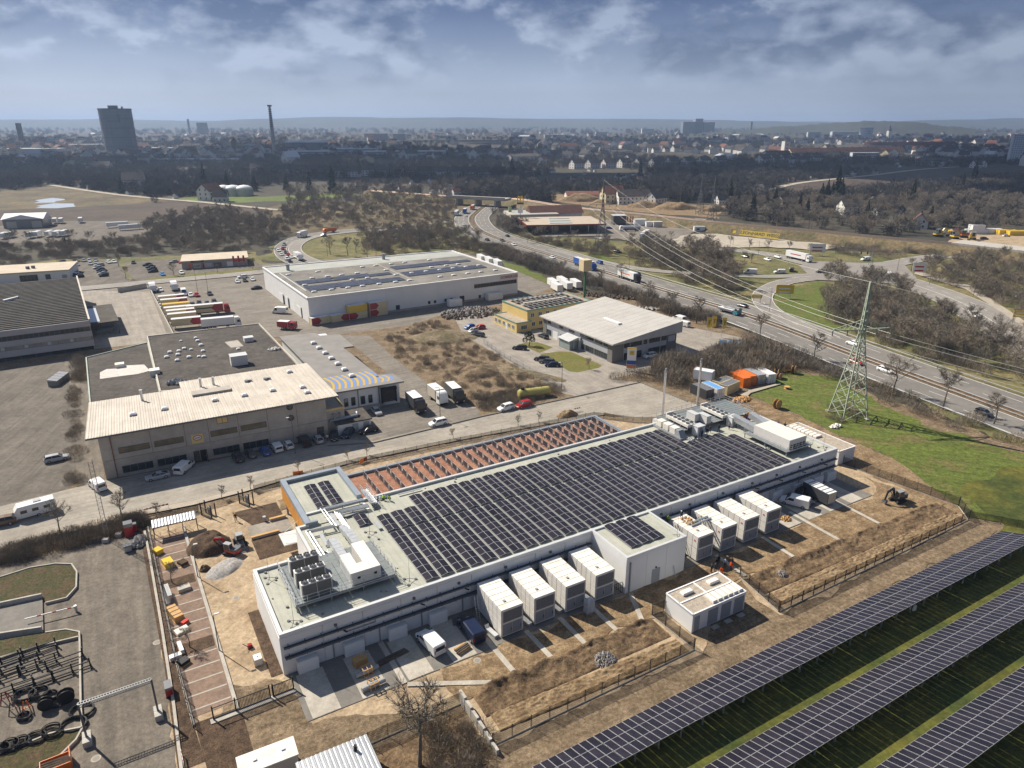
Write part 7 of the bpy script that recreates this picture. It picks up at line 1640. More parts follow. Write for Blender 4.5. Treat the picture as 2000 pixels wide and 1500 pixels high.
for k,c,a,f,lb in (
 ('van','white',(361,919),(376,906),'white van with orange stripe before the concrete facade'),('coupe','silver',(309,935),(288,940),'silver coupe parked by the concrete building corner'),('van','white',(191,954),(172,938),'white van standing at the alley mouth'),
 ('estate','silver',(112,900),(140,894),'silver estate car in the large bare car park'),('suv','brown',(5,1026),(-30,1033),'dark brown car towing the caravan'),('suv','white',(856,831),(835,836),'white estate car driving on the street'),
 ('suv','white',(988,801),(970,806),'white crossover parked on the street by the vacant lot'),('suv','red',(1023,795),(1005,800),'red car parked on the street by the vacant lot'),
 ('estate','black',(1015,683),(1000,682),'black estate car by the small round lawn'),('estate','black',(1061,660),(1045,653),'black estate car near the grey office door'),('estate','black',(1058,705),(1046,704),'first black car of three beside the lawn'),('estate','darkgrey',(1068,710),(1056,709),'middle dark car of three beside the lawn'),('sedan','navy',(1079,716),(1066,716),'last dark blue car of three beside the lawn'),
 ('suv','white',(1269,699),(1255,702),'white car behind the tall sign board'),('van','white',(1333,637),(1320,634),'white minibus right of the grey office'),('van','white',(1326,626),(1313,622),'white van half hidden behind the sloping roof'),
 ('hatch','red',(937,643),(925,645),'red car parked by the stone yard'),('hatch','blue',(917,642),(905,645),'blue car left of the red one'),('hatch','silver',(924,649),(912,653),'silver car below the red one'),('estate','darkgrey',(934,657),(922,655),'dark car nearest the vacant lot'),
 ('suv','blue',(1171,516),(1160,512),'bright blue car on the far carriageway'),('sedan','black',(1244,538),(1230,533),'black car on the far carriageway behind the white lorry'),('hatch','white',(1079,506),(1092,510),'white car on the near carriageway behind the blue lorry'),
 ('sedan','black',(1450,601),(1435,597),'dark car on the far carriageway near the ramp nose'),('suv','white',(1665,676),(1650,671),'white car beside the pylon on the far carriageway'),('sedan','red',(1670,712),(1685,718),'red car behind the pylon on the near carriageway'),('estate','white',(1728,728),(1745,734),'white estate car on the near carriageway'),('hatch','darkgrey',(1920,812),(1940,819),'dark car at the right edge of the near carriageway'),
 ('van','white',(1900,620),(1914,626),'white and blue police van on the wide road'),('van','white',(1735,540),(1722,536),'white van at the start of the wide road'),('hatch','navy',(1752,553),(1766,558),'dark blue car on the wide road'),
 ('sedan','navy',(1455,503),(1440,500),'dark car on the upper road'),('hatch','white',(1499,509),(1512,512),'white car behind the long white lorry, nearer'),('hatch','white',(1519,505),(1532,508),'white car directly behind the long white lorry'),('van','white',(1522,534),(1508,534),'white and red van on the slip road'),('van','darkgrey',(1546,530),(1548,524),'dark van entering the slip road'),('sedan','black',(1602,534),(1588,535),'black car on the curved ramp'),('van','white',(1690,509),(1676,510),'white van at the junction far side'),('tallvan','white',(1465,535),(1450,534),'white van half hidden by bushes')):car(k,c,a,f,lb)
t=T('caravan','white caravan parked along the left street','caravan',GG(73,1005),head(G(73,1005),G(40,1014)));MB().loft([[(-3.2,y,z) for y,z in ((-1.1,.6),(1.1,.6),(1.1,2.0),(1.0,2.4),(-1.0,2.4),(-1.1,2.0))],[(-3.0,y,z) for y,z in ((-1.15,.45),(1.15,.45),(1.15,2.4),(1.05,2.65),(-1.05,2.65),(-1.15,2.4))],[(2.7,y,z) for y,z in ((-1.15,.45),(1.15,.45),(1.15,2.4),(1.05,2.65),(-1.05,2.65),(-1.15,2.4))],[(3.3,y,z) for y,z in ((-1.1,.6),(1.1,.6),(1.1,1.5),(1.0,1.8),(-1.0,1.8),(-1.1,1.5))]]).obj('body',paint('white'),t)
for x in (-2.2,-.4,1.4):MB().box(x,x+1.0,1.15,1.17,1.3,1.9).obj('window',K_['m_glass'],t)
MB().box(-1,.2,-.6,.4,2.65,2.8).obj('roof_hatch',paint('silver'),t);MB().bar((3.3,0,.5),(4.6,0,.5),.1).obj('drawbar',K_['m_steel'],t)
for s_ in (-1,1):O('wheel',WH[.31],t,(-.2,s_*1.1,.31))
truck('dark truck with white box roof, left of three at the dock',(813,800),(826,812),'black','darkgrey',8.0);truck('white box truck, middle of three at the dock',(855,784),(867,793),'white','beige',7.6);truck('dark truck with white box roof, right of three at the dock',(889,781),(902,793),'black','darkgrey',8.0)
truck('red and cream van truck by the warehouse corner',(562,643),(580,644),'maroon','maroon',6.4,H=2.9);car('tallvan','white',(547,612),(531,611),'white lettered van before the warehouse doors')
truck('blue lorry with two blue trailers on the motorway',(1142,524),(1162,531),'blue','blue',18.5,semi=True,H=4.0);truck('white lorry with dark cab on the motorway',(1228,548),(1246,554),'black','white',15.5,semi=True,H=4.0,stripe='orange')
truck('long white lorry turning at the junction',(1559,509),(1590,516),'white','white',16.5,semi=True,H=4.0,stripe='red');truck('white semi trailer lorry leaving the filling station',(1259,465),(1248,472),'white','white',16,semi=True,H=4.0,stripe='lightblue')
t=truck('crane truck with teal cab on the near carriageway',(1424,613),(1442,618),'teal','grey',9.5,H=1.7);MB().bar((-3,0,2.0),(3.5,0,3.6),.5,.4).bar((-4.2,0,3.0),(2.5,.6,3.8),.25).obj('crane_boom',paint('silver'),t)
t=T('tanker','silver tanker lorry at the filling station','truck',GG(1230,452),rad(185));cab(t,7,1.25,'white');MB().loft([[(x,q*1.2*math.cos(a),2.2+q*1.1*math.sin(a)) for a in [2*PI*k/14 for k in range(14)]] for x,q in ((-7,.7),(-6.7,1),(4.2,1),(4.4,.7))]).obj('tank',paint('silver'),t);MB().box(-7,6,-.5,.5,.6,1.1).obj('chassis',K_['m_black'],t);wheels(t,(5.6,2.6,-4,-5.3),1.25)
truck('white lorry on the left queue road',(591,464),(576,468),'white','white',9,H=3.8);truck('orange tipper lorry on the left loop',(644,455),(625,457),'orange','orange',9,H=2.9,top='darkgrey');truck('white lorry at the end of the queue',(583,508),(592,513),'white','white',9,H=3.6)
for i,(lb,a,f,cc,bc,L_) in enumerate((('pale lorry near the motorway bridge',(892,421),(884,428),'white','beige',10),('blue lorry near the motorway bridge',(908,417),(902,424),'blue','blue',10),('orange lorry under the motorway bridge',(923,410),(915,416),'orange','brown',9))):truck(lb,a,f,cc,bc,L_,H=3.6)
GQ='cars queueing on the left loop'
for i,(k,c,u,v) in enumerate((('estate','white',544,492),('hatch','grey',556,480),('sedan','silver',554,484),('hatch','darkred',553,489),('sedan','darkgrey',559,496),('hatch','white',550,500),('hatch','maroon',564,501),('sedan','white',570,505),('suv','white',561,509),('sedan','navy',567,513))):minicar(k,c,(u,v),(u+5,v+8),'%s car in the queue on the left loop, %s from its tail' % (c.replace('dark','dark '),ORD[i]),GQ)
for k,c,a,f,lb in (('hatch','silver',(632,462),(620,464),'silver car following the orange tipper'),('sedan','navy',(704,447),(716,446),'dark blue car on the loop beyond the tipper'),('sedan','silver',(792,441),(804,440),'silver car on the loop near the motorway'),('hatch','white',(910,424),(905,431),'white car below the blue lorry'),('hatch','white',(906,441),(912,448),'white car on the motorway curve'),('sedan','black',(952,471),(962,475),'black car on the near lane of the curve'),('sedan','darkgrey',(981,472),(992,477),'dark car in the middle of the motorway curve'),('sedan','white',(1003,480),(1014,484),'white car after the motorway curve'),('sedan','black',(991,463),(980,458),'black car on the far carriageway curve'),('sedan','navy',(1206,493),(1218,495),'dark car on the exit road by the bushes'),('hatch','blue',(1190,448),(1196,448),'small blue car on the forecourt'),('estate','white',(1150,446),(1158,445),'white van by the canopy')):minicar(k,c,a,f,lb)
# lorry park
for i,(u,v,c,arr,tp) in enumerate(((337,594,'cream','maroon','white'),(342,601,'cream','maroon','white'),(346,610,'cream',None,'yellow'),(350,617,'cream',None,'white'),(355,623,'cream','darkred','white'),(358,630,'cream',None,'white'),(366,640,'cream','maroon','white'))):
 swapbody('cream trailer in the lorry park row, %s from the street' % ORD[i],(u,v),(u+20,v-2),c,arr,L=9.5,top=tp,group='cream trailers in the lorry park')
truck('red lorry with cream lettered trailer in the lorry park',(409,614),(430,612),'red','cream',15,semi=True,H=4.0,arr='maroon',stripe='darkgrey');truck('white lorry behind the dark flat roof',(434,640),(455,638),'white','white',13,semi=True,H=3.8)
for lb,a,f in (('left white box truck by the street wall',(299,569),(303,580)),('right white box truck in the lorry park',(341,566),(345,577))):truck(lb,a,f,'white','white',7.5,H=3.4)
car('tallvan','white',(360,576),(364,586),'white van in the lorry park')
for i,(k,c,u,v) in enumerate((('hatch','white',314,569),('hatch','white',373,579),('hatch','maroon',385,579),('sedan','darkgrey',410,576),('sedan','grey',322,584),('sedan','silver',311,591),('hatch','navy',347,580),('hatch','silver',350,585),('hatch','darkgrey',377,598),('hatch','darkgrey',390,595),('hatch','grey',405,595),('estate','darkgrey',419,592),('hatch','white',316,601))):
 minicar(k,c,(u,v),(u+4,v+9),'%s car in the lorry park, %s of its loose rows' % (c.replace('dark','dark '),ORD[i]),'cars in the lorry park')
for i,(k,c,u,v,du,dv) in enumerate((('hatch','lightblue',318,538,5,5),('estate','white',355,535,5,6),('sedan','black',288,519,-9,1),('sedan','darkgrey',294,523,-9,1),('sedan','darkgrey',297,527,-9,1),('sedan','black',299,532,-9,1),('sedan','silver',340,513,-9,1),('hatch','darkgrey',261,515,0,5),('hatch','white',464,552,3,6),('hatch','darkgrey',479,550,3,6),('hatch','white',494,548,3,6),('estate','white',474,543,-9,1),('sedan','black',501,565,-9,1))):
 minicar(k,c,(u,v),(u+du,v+dv),'%s car by the flat shop and warehouse gate, %s from the left' % (c.replace('dark','dark '),ORD[i]),'cars around the flat shop')
for i,(c,u,v,du,dv) in enumerate((('navy',147,512,2,5),('silver',164,511,2,5),('silver',175,511,2,5),('grey',187,510,2,5),('silver',151,519,2,5),('silver',177,517,2,5),('silver',188,515,2,5),('navy',139,520,-9,1),('grey',141,524,-9,1),('white',142,528,-9,1),('black',143,532,-9,1),('white',144,536,-9,1),('black',141,540,-9,1),('black',155,542,-9,1),('silver',194,520,-9,1),('silver',192,525,-9,1),('black',197,529,-9,1),('black',200,533,-9,1),('silver',202,536,-9,1),('black',203,540,-9,1),('white',213,514,4,2),('white',223,513,4,2),('navy',121,514,-9,1))):
 minicar(('sedan','hatch','estate')[i % 3],c,(u,v),(u+du,v+dv),'%s car in the showroom car park, %s of its rows' % (c,ordn(i)),'cars in the showroom car park')
# far left trailer yard
for i,(u,v,du,dv) in enumerate(((8,466,8,-3),(22,464,8,-3),(60,465,8,-3),(74,463,8,-3),(97,462,8,-3),(112,462,8,-3),(126,461,8,-3),(108,436,4,-5),(120,436,4,-5),(158,435,3,-5),(230,444,14,-1),(254,449,14,-1))):swapbody('white trailer in the gravel yard, %s from the left' % ORD[i],(u,v),(u+du,v+dv),'white',None,L=8 if i < 10 else 13.5,group='white trailers in the gravel yard')
# barrier, gantry and stores in the lower left yard
t=T('barrier_gate','white barrier arm with grey post in the lower left yard','barrier',GG(150,1196),rad(206));MB().cyl(0,0,0,1.1,.2,k=10).obj('post',K_['m_zinc'],t);MB().bar((0,.1,.95),(6.3,.1,.95),.12,.16).obj('arm',paint('white'),t)
for k in range(3):MB().bar((.5+k*1.9,.1,.95),(1.0+k*1.9,.1,.95),.125,.165).obj('red_band',paint('red'),t)
for lb,a,b,h_ in (('concrete ramp wall above the lower bed',(-60,1202),(84,1171),1.0),('concrete ramp wall below the ramp',(-60,1258),(84,1236),1.0)):
 A,B=GG(*a),GG(*b);t=T('ramp_wall',lb,'wall',A,head(A,B));L_=(B-A).length
 for k in range(4):MB().box(k*L_/4+.01,(k+1)*L_/4-.01,-.15,.15,0,h_).obj('wall_block',K_['m_concrete'],t)
zone('planting_bed',[(-60,1158),(0,1134),(60,1115),(110,1107),(140,1108),(149,1122),(148,1150),(130,1170),(90,1180),(84,1169),(0,1190),(-60,1208)],'m_bedgreen','rounded dark green bed in the lower left yard')
zone('planting_bed',[(-60,1266),(0,1256),(84,1240),(130,1236),(154,1240),(154,1250),(80,1264),(0,1288),(-60,1306)],'m_bedgreen','narrow dark green bed below the ramp');zone('ramp',[(-60,1206),(84,1172),(86,1236),(-60,1258)],'m_street_dark','dark descending ramp')
zone('planting_bed',[(-60,1500),(0,1482),(100,1440),(160,1428),(162,1440),(130,1470),(90,1500),(60,1540),(-60,1560)],'m_bedgreen','dark green bed at the bottom left corner')
for nm,pts in (('kerb around the rounded bed',[(-60,1156),(0,1132),(60,1113),(110,1105),(141,1106),(151,1121),(150,1151),(131,1172),(90,1182)]),('kerb around the narrow bed',[(90,1240),(130,1234),(156,1239),(157,1262),(159,1380),(162,1428),(150,1450),(100,1500)]),('kerb along the rack area',[(-60,1308),(0,1290),(80,1266),(156,1248)]),('kerb along the bottom bed',[(-60,1498),(0,1480),(100,1438),(160,1426)])):kerb('kerb',pts,.22,.1,'m_kerb',nm)
def rack(label,c,f,L_=4.6):
 a,b=G(*c),G(*f);a.z=gz(a.x,a.y);t=T('storage_rack',label,'rack',a,head(a,b),'dark steel racks in the lower left yard')
 for x in (-L_/2,L_/2):
  m=MB().bar((x,0,0),(x,0,1.5),.16);m.bar((x,-.6,.06),(x,.6,.06),.16);m.bar((x,-.55,.1),(x,0,1.0),.08);m.bar((x,.55,.1),(x,0,1.0),.08)
  for z in (.5,.95,1.4):m.bar((x,0,z),(x,.4,z+.05),.08)
  m.obj('upright',K_['m_black'],t)
 for z in (.25,.9):MB().bar((-L_/2,.05,z),(L_/2,.05,z),.1,.14).obj('beam',K_['m_black'],t)
for i,(u,v) in enumerate(((75,1275),(40,1286),(8,1296),(78,1290),(40,1303),(5,1314),(74,1306),(36,1318),(2,1330),(128,1296),(142,1316),(106,1328),(66,1340),(28,1350))):rack('dark steel rack frame, %s in the lower left store' % ORD[i],(u,v),(u+20,v-7),4.2)
def coil(label,c,r,h,n=12,col='m_black',rz=0):
 p=GG(*c);t=T('cable_coil',label,'cable coil',p,rz,'black cable coils in the lower left yard');rr=random.Random(int(c[0]))
 for k in range(n):MB().tube([((r-.05*(k % 3))*math.cos(a)+rr.uniform(-.05,.05),(r-.05*(k % 3))*math.sin(a)*.9,.1+h*k/n+.05*math.sin(a*2+k)) for a in [2*PI*j/18 for j in range(19)]],.045,5).obj('cable_turn',K_[col],t)
for i,(u,v,r,h) in enumerate(((5,1470,1.0,.6),(22,1464,1.05,.8),(44,1456,.95,.7),(72,1448,1.15,.6),(103,1436,1.15,.9),(145,1420,1.5,.35),(161,1392,1.4,.4),(50,1363,1.3,.5),(78,1358,1.2,.5),(100,1364,1.0,.5),(112,1376,.9,.5),(48,1404,.8,.4))):coil('black cable coil lying on the paving, %s of the lower left yard' % ORD[i],(u,v),r,h)
drum('dark cable drum leaning among the coils',GG(92,1386),.85,.6,.5,False,'m_black');drum('large dark cable drum with pale hub at the rack end',GG(132,1372),.95,.7,.6,False,'m_black')
for lb,u,v,c in (('orange cable guide standing among the coils',54,1390,'orange'),('red steel trestle at the left edge',12,1372,'darkred'),('rusty trestle beside the orange guide',28,1392,'brown')):
 t=T('trestle',lb,'trestle',GG(u,v),rad(30));m=MB()
 for s_ in (-.5,.5):m.bar((s_,-.6,0),(s_*.3,0,1.5),.1);m.bar((s_,.6,0),(s_*.3,0,1.5),.1)
 m.bar((-.5,-.3,.7),(.5,-.3,.7),.08);m.obj('frame',paint(c),t)
t=T('orange_container','orange open container with pipes at the bottom edge','container',GG(112,1502),rad(33),scale=.75);MB().box(-2,2,-1.2,-1.1,0,1.3).box(-2,2,1.1,1.2,0,1.3).box(-2,-1.9,-1.1,1.1,0,1.3).box(1.9,2,-1.1,1.1,0,2.2).box(-1.9,1.9,-1.1,1.1,0,.1).obj('tub',paint('orange'),t)
for k in range(7):MB().tube([(-2.4,-.8+k*.26,1.1+.1*(k % 2)),(1.8,-.7+k*.22,1.0)],.1,6).obj('pipe',K_['m_plank'],t)
A,B=GG(172,1450),GG(311,1399);t=T('cable_gantry','slim steel truss gantry spanning the lower left yard','gantry',A,head(A,B));L_=(B-A).length;Hh=5.6
for x in (0,L_):
 for k in range(2):MB().box(x-.45,x+.45,-1.0+k*1.0,-.03+k*1.0,0,.8).obj('ballast_block',K_['m_concrete'],t)
 MB().bar((x,0,.7),(x,0,Hh),.22).obj('mast',K_['m_dark_steel'],t)
m=MB()
for y in (-.2,.2):
 for z in (Hh-.4,Hh):m.bar((0,y,z),(L_,y,z),.07)
n=26
for k in range(n):
 x0,x1=L_*k/n,L_*(k+1)/n
 m.bar((x0,-.2,Hh-.4),(x1,-.2,Hh),.045);m.bar((x0,.2,Hh),(x1,.2,Hh-.4),.045);m.bar((x0,-.2,Hh),(x0,.2,Hh),.045)
m.obj('truss',K_['m_steel'],t)
t=T('lattice_mast','thin lattice mast on concrete blocks by the hedge','mast',GG(212,1052),rad(10))
for x,y in ((-1.6,-.5),(1.6,.3),(0,-1.2)):MB().box(x-.5,x+.5,y-.4,y+.4,0,.7).obj('ballast_block',K_['m_concrete'],t)
m=MB();Hm=15
for x,y in ((-.35,-.35),(.35,-.35),(0,.4)):m.bar((x,y,0),(x,y,Hm),.06)
for k in range(20):
 z0,z1=Hm*k/20,Hm*(k+1)/20
 for (a,b),(c,d) in (((-.35,-.35),(.35,-.35)),((.35,-.35),(0,.4)),((0,.4),(-.35,-.35))):m.bar((a,b,z0),(c,d,z1),.035)
m.obj('lattice',K_['m_steel'],t)
for lb,u,v,sx_,sy_,sz_,c in (('red and grey container box in the yard corner',254,1046,1.4,1.4,2.6,'red'),('small red box beside the red container',264,1038,.8,.8,1.6,'red'),('grey round-topped bin in the yard corner',251,1076,1.1,1.4,1.2,'silver'),('red machine box by the lower kerb',331,1355,.8,1.6,1.4,'red')):
 t=T('equipment_box',lb,'box',GG(u,v),SA);MB().box(-sx_/2,sx_/2,-sy_/2,sy_/2,.1,sz_*.75).obj('body',paint(c),t);MB().box(-sx_/2,sx_/2,-sy_/2,sy_/2,sz_*.75,sz_).obj('top',paint('grey'),t);MB().box(-sx_/2-.05,sx_/2+.05,-sy_/2-.05,sy_/2+.05,0,.1).obj('base',K_['m_black'],t)
t=T('tarp_pile','heap under blue tarpaulins right of the yellow flags','tarpaulin',GG(1428,672),rad(-15));MB().grid(12,6,lambda u_,v_:(u_*7-3.5,v_*3-1.5,1.3*math.sin(PI*v_) ** .6*(.7+.3*math.cos(u_*14)))).obj('tarpaulin',paint('lightblue'),t,smooth=True);MB().box(-4,4.5,-1.6,1.6,0,.25).obj('timber_bed',K_['m_plank'],t)
t=T('bin_shelter','row of grey lidded bins by the hedge of the bare car park','bins',GG(104,756),rad(98))
for k in range(4):o=MB().box(k*1.9,k*1.9+1.7,-1.2,1.2,0,1.5).obj('bin',paint('grey'),t);MB().prism([(k*1.9,-1.25),(k*1.9+1.7,-1.25),(k*1.9+1.7,1.25),(k*1.9,1.25)],1.5,[1.6,1.6,2.0,2.0]).obj('lid',paint('silver'),o)
# ================================================================ vegetation
M('m_bark',(.20,.165,.125),.95,var=.3,scale=2);M('m_twig',(.27,.23,.18),.95,var=.35,scale=.6,rand=.28);M('m_twig2',(.30,.24,.165),.95,var=.4,scale=.8,rand=.3);M('m_fir',(.045,.062,.035),.95,var=.5,scale=.9,rand=.3);M('m_fartwig',(.09,.083,.075),.95,var=.4,scale=.3,rand=.4)
def sliver(m,p,d,L,w,k=0):
 s_=d.cross(Vector((R.uniform(-1,1),R.uniform(-1,1),R.uniform(-1,1))))
 s_=s_.normalized()*w if s_.length > 1e-6 else Vector((w,0,0));m.face([p-s_,p+s_,p+d*L],k)
def rdir(up=.3):
 return Vector((R.gauss(0,1),R.gauss(0,1),R.gauss(0,.7)+up)).normalized()
def bare_tree(h,sp,n,w):
 tr=MB();cr=MB();tips=[]
 P=[Vector((R.uniform(-.02,.02)*h*i,R.uniform(-.02,.02)*h*i,h*.85*i/4)) for i in range(5)]
 tr.tube(P,[h*.022,h*.017,h*.013,h*.008,h*.003],6)
 for k in range(11):
  f=R.uniform(.25,.85);b=P[0].lerp(P[4],f);a=k*2.4+R.uniform(-.4,.4);l=h*sp*(1.15-f*.75)
  e=b+Vector((math.cos(a)*l,math.sin(a)*l,l*R.uniform(.55,1.1)));mid=b.lerp(e,.5)+Vector((0,0,-l*.08));tr.tube([b,mid,e],[h*.009*(1.2-f),h*.006*(1.2-f),h*.002],4,caps=False);tips += [(b,mid),(mid,e),(mid,e)]
  for j in range(4):
   q=b.lerp(e,R.uniform(.3,.95));e2=q+(rdir(.5)*l*R.uniform(.3,.55));tr.tube([q,e2],[h*.003,h*.0012],3,caps=False);tips.append((q,e2))
 tips.append((P[3],P[4]))
 for i in range(n):
  a,b=R.choice(tips);p=a.lerp(b,R.random() ** .6);sliver(cr,p,(rdir(.5)+(b-a).normalized()*.7).normalized(),h*R.uniform(.05,.14),w)
 return tr.mesh('trunk',K_['m_bark']),cr.mesh('crown',K_['m_twig'])
def shrub(h,r,n,w,mat):
 m=MB()
 for i in range(n):
  a=R.uniform(0,2*PI);q=math.sqrt(R.random());z=h*R.random() ** .8*(1-.45*q*q);p=Vector((r*q*math.cos(a),r*q*math.sin(a),z*.85))
  sliver(m,p,Vector((math.cos(a)*q*.5+R.gauss(0,.3),math.sin(a)*q*.5+R.gauss(0,.3),R.uniform(.5,1.3))).normalized(),h*R.uniform(.2,.45),w*.85)
 return m.mesh('branches',K_[mat])
def fir(h,r,n):
 m=MB()
 for i in range(n):
  f=R.random() ** .75;z=h*(.06+.94*(1-f));a=R.uniform(0,2*PI);rr=r*f*R.uniform(.55,1.05);d=Vector((math.cos(a),math.sin(a),R.uniform(-.5,.05)))
  p=Vector((0,0,z))+Vector((d.x,d.y,0))*rr*.45;sliver(m,p,d.normalized(),rr*.65+.15,h*.035+.05)
 return m.mesh('crown',K_['m_fir'])
R.seed(5)
TREES=[bare_tree(10,.36,1300,.026),bare_tree(10,.30,1100,.03),bare_tree(10,.42,1400,.026)]
SHR=[shrub(3.4,2.6,620,.035,'m_twig'),shrub(3.0,2.9,560,.04,'m_twig2'),shrub(4.2,2.5,640,.038,'m_twig')]
FIR=[fir(12,3.0,520),fir(14,2.6,520)];FTR=MB().tube([(0,0,0),(0,0,11)],[.22,.03],5).mesh('trunk',K_['m_bark'])
def tree(label,p,h,kind=0,group=None,name='bare_tree'):
 t=T(name,label,'tree',p,R.uniform(0,6.28),group,scale=h/10);tr,cr=TREES[kind];O('trunk',tr,t);O('crown',cr,t);return t
def tree_fir(label,p,h,group=None):
 t=T('conifer',label,'tree',p,R.uniform(0,6.28),group,scale=h/12);O('trunk',FTR,t);O('crown',R.choice(FIR),t);return t
for i,(u,v,h,w) in enumerate(((1484,667,10,'before the ramp nose'),(1590,702,10,'left of the pylon'),(1743,772,12,'right of the pylon by the motorway'),(1840,800,12,'by the motorway near the right meadow'),(1940,830,9,'at the right edge by the motorway'),(1035,524,9,'behind the warehouse by the motorway'),(1100,540,8,'behind the blue lorry'),(1175,560,9,'beside the green sign post'),(1265,590,9,'above the sloping roof ridge'),(1307,618,10,'right of the sloping roof ridge'),(1360,632,11,'above the yellow flags'),(1213,545,8,'before the white lorry'),(1385,735,9,'in the brush above the containers'),(1150,722,4.2,'on the trimmed lawn'),(1310,470,6,'at the filling station exit'),(1425,484,7,'first along the gravel car park'),(1463,488,7,'second along the gravel car park'),(1500,490,7,'third along the gravel car park'),(1540,494,7,'fourth along the gravel car park'),(1582,497,7,'fifth along the gravel car park'),(1430,508,7,'left on the ramp island'),(1454,512,6,'middle on the ramp island'),(1468,514,6,'right on the ramp island'),(645,497,11,'left on the loop grass'),(680,500,11,'middle on the loop grass'),(696,494,9,'right on the loop grass'),(718,508,10,'at the edge of the loop thicket'),(1780,530,7,'at the junction corner'),(1960,700,9,'in the right thicket top'),(340,538,7,'on the grass strip before the flat shop'),(246,545,6,'beside the showroom car park'),(232,520,8,'between the two car parks'),(425,533,5,'before the flat shop windows'),(494,526,6,'right of the flat shop'),(240,1014,6.5,'in the street hedge by the lattice mast'),(118,1042,6.5,'in the street hedge by the caravan'),(820,1497,12.5,'in the overgrown plot at the bottom'),(1880,690,10,'over the right thicket'),(1030,475,6,'by the restaurant'),(870,470,9,'at the right end of the loop thicket'))):
 tree('leafless tree ' +w,GG(u,v),h,i % 3)
p=GG(1033,676);t=T('pruned_tree','dark green cloud-pruned tree on the small lawn','tree',p,0);MB().tube([(0,0,0),(.3,0,1.2),(0,.2,2.6)],[.2,.15,.08],6).obj('trunk',K_['m_bark'],t)
for x,y,z,r in ((-1.2,0,1.9,.9),(1.2,.3,2.0,.95),(0,-.4,2.9,1.0),(.9,-.6,3.4,.8),(-.7,.5,3.5,.85),(.2,.2,4.0,.8)):
 m=MB()
 for k in range(160):d=rdir(.1);sliver(m,Vector((x,y,z))+d*r*.75,(d+rdir(.2)*.6).normalized(),r*.4,.12)
 m.obj('foliage',M('m_bonsai',(.035,.05,.022),.9,var=.4,scale=2),t)
for i,(u,v) in enumerate(((434,975),(306,1010),(490,958),(583,924),(680,900),(717,890),(885,858),(1012,832),(1052,826))):tree('thin young street tree, %s from the left' % ORD[i],GG(u,v),3.2,1,'young street trees')
for i,(x,y) in enumerate(((-10.4,29.2),(-10.0,12.0))):tree(['upper','lower'][i]+' staked young tree between the parking bays',SG(x,y),4.0,1)
def inpoly(P,x,y):
 ins=False;j=len(P)-1
 for i in range(len(P)):
  if (P[i][1] > y) != (P[j][1] > y) and x < (P[j][0]-P[i][0])*(y-P[i][1])/(P[j][1]-P[i][1])+P[i][0]:ins=not ins
  j=i
 return ins
def onroad(x,y,mg=2.5):
 for z,pl,w_ in ZR:
  for q in pl:
   if abs(q.x-x) < 14 and abs(q.y-y) < 14 and math.hypot(q.x-x,q.y-y) < w_/2+mg:return True
 return False
def scatter(name,label,pts,protos):
 """one countless mass: instances of real plants on points (x, y, z, scale, kind)"""
 me=bpy.data.meshes.new(name);me.from_pydata([p[:3] for p in pts],[],[]);o=O(name,me,label=label,kind='stuff')
 for nm,i,ty in (('sc',3,'FLOAT'),('kd',4,'FLOAT'),('rz',5,'FLOAT')):
  at=me.attributes.new(nm,ty,'POINT');at.data.foreach_set('value',[float(p[i]) if i < 5 else R.uniform(0,6.28) for p in pts])
 ng=bpy.data.node_groups.new(name,'GeometryNodeTree');ng.interface.new_socket('Geometry',in_out='INPUT',socket_type='NodeSocketGeometry');ng.interface.new_socket('Geometry',in_out='OUTPUT',socket_type='NodeSocketGeometry')
 n=ng.nodes;l=ng.links;gi=n.new('NodeGroupInput');go=n.new('NodeGroupOutput');jn=n.new('GeometryNodeJoinGeometry')
 def attr(a):q=n.new('GeometryNodeInputNamedAttribute');q.data_type='FLOAT';q.inputs[0].default_value=a;return q.outputs[0]
 cx=n.new('ShaderNodeCombineXYZ');l.new(attr('rz'),cx.inputs[2])
 for k,pr in enumerate(protos):
  oi=n.new('GeometryNodeObjectInfo');oi.inputs[0].default_value=pr;ip=n.new('GeometryNodeInstanceOnPoints');cp=n.new('FunctionNodeCompare');cp.data_type='FLOAT';cp.operation='EQUAL';cp.inputs['Epsilon'].default_value=.1
  l.new(attr('kd'),cp.inputs[0]);cp.inputs[1].default_value=k;l.new(gi.outputs[0],ip.inputs['Points']);l.new(cp.outputs[0],ip.inputs['Selection']);l.new(oi.outputs['Geometry'],ip.inputs['Instance']);l.new(cx.outputs[0],ip.inputs['Rotation']);l.new(attr('sc'),ip.inputs['Scale']);l.new(ip.outputs[0],jn.inputs[0])
 l.new(jn.outputs[0],go.inputs[0]);o.modifiers.new('scatter','NODES').node_group=ng;return o
BLD=[(co,28.2,-3,68,-2,86),(wo_,31.6,-2,90,-2,68),(so_,31.4,-3,28,-2,39),(yo,122,-1,20,-35,1),(ro,32.3,-32,36,-2,80),(rt,21.3,-4,31,-2,22)]
def onb(x,y):
 for o,a,x0,x1,y0,y1 in BLD:
  c,s=math.cos(rad(a)),math.sin(rad(a));dx,dy=x-o[0],y-o[1];lx,ly=dx*c+dy*s,-dx*s+dy*c
  if x0 < lx < x1 and y0 < ly < y1:return True
 return False
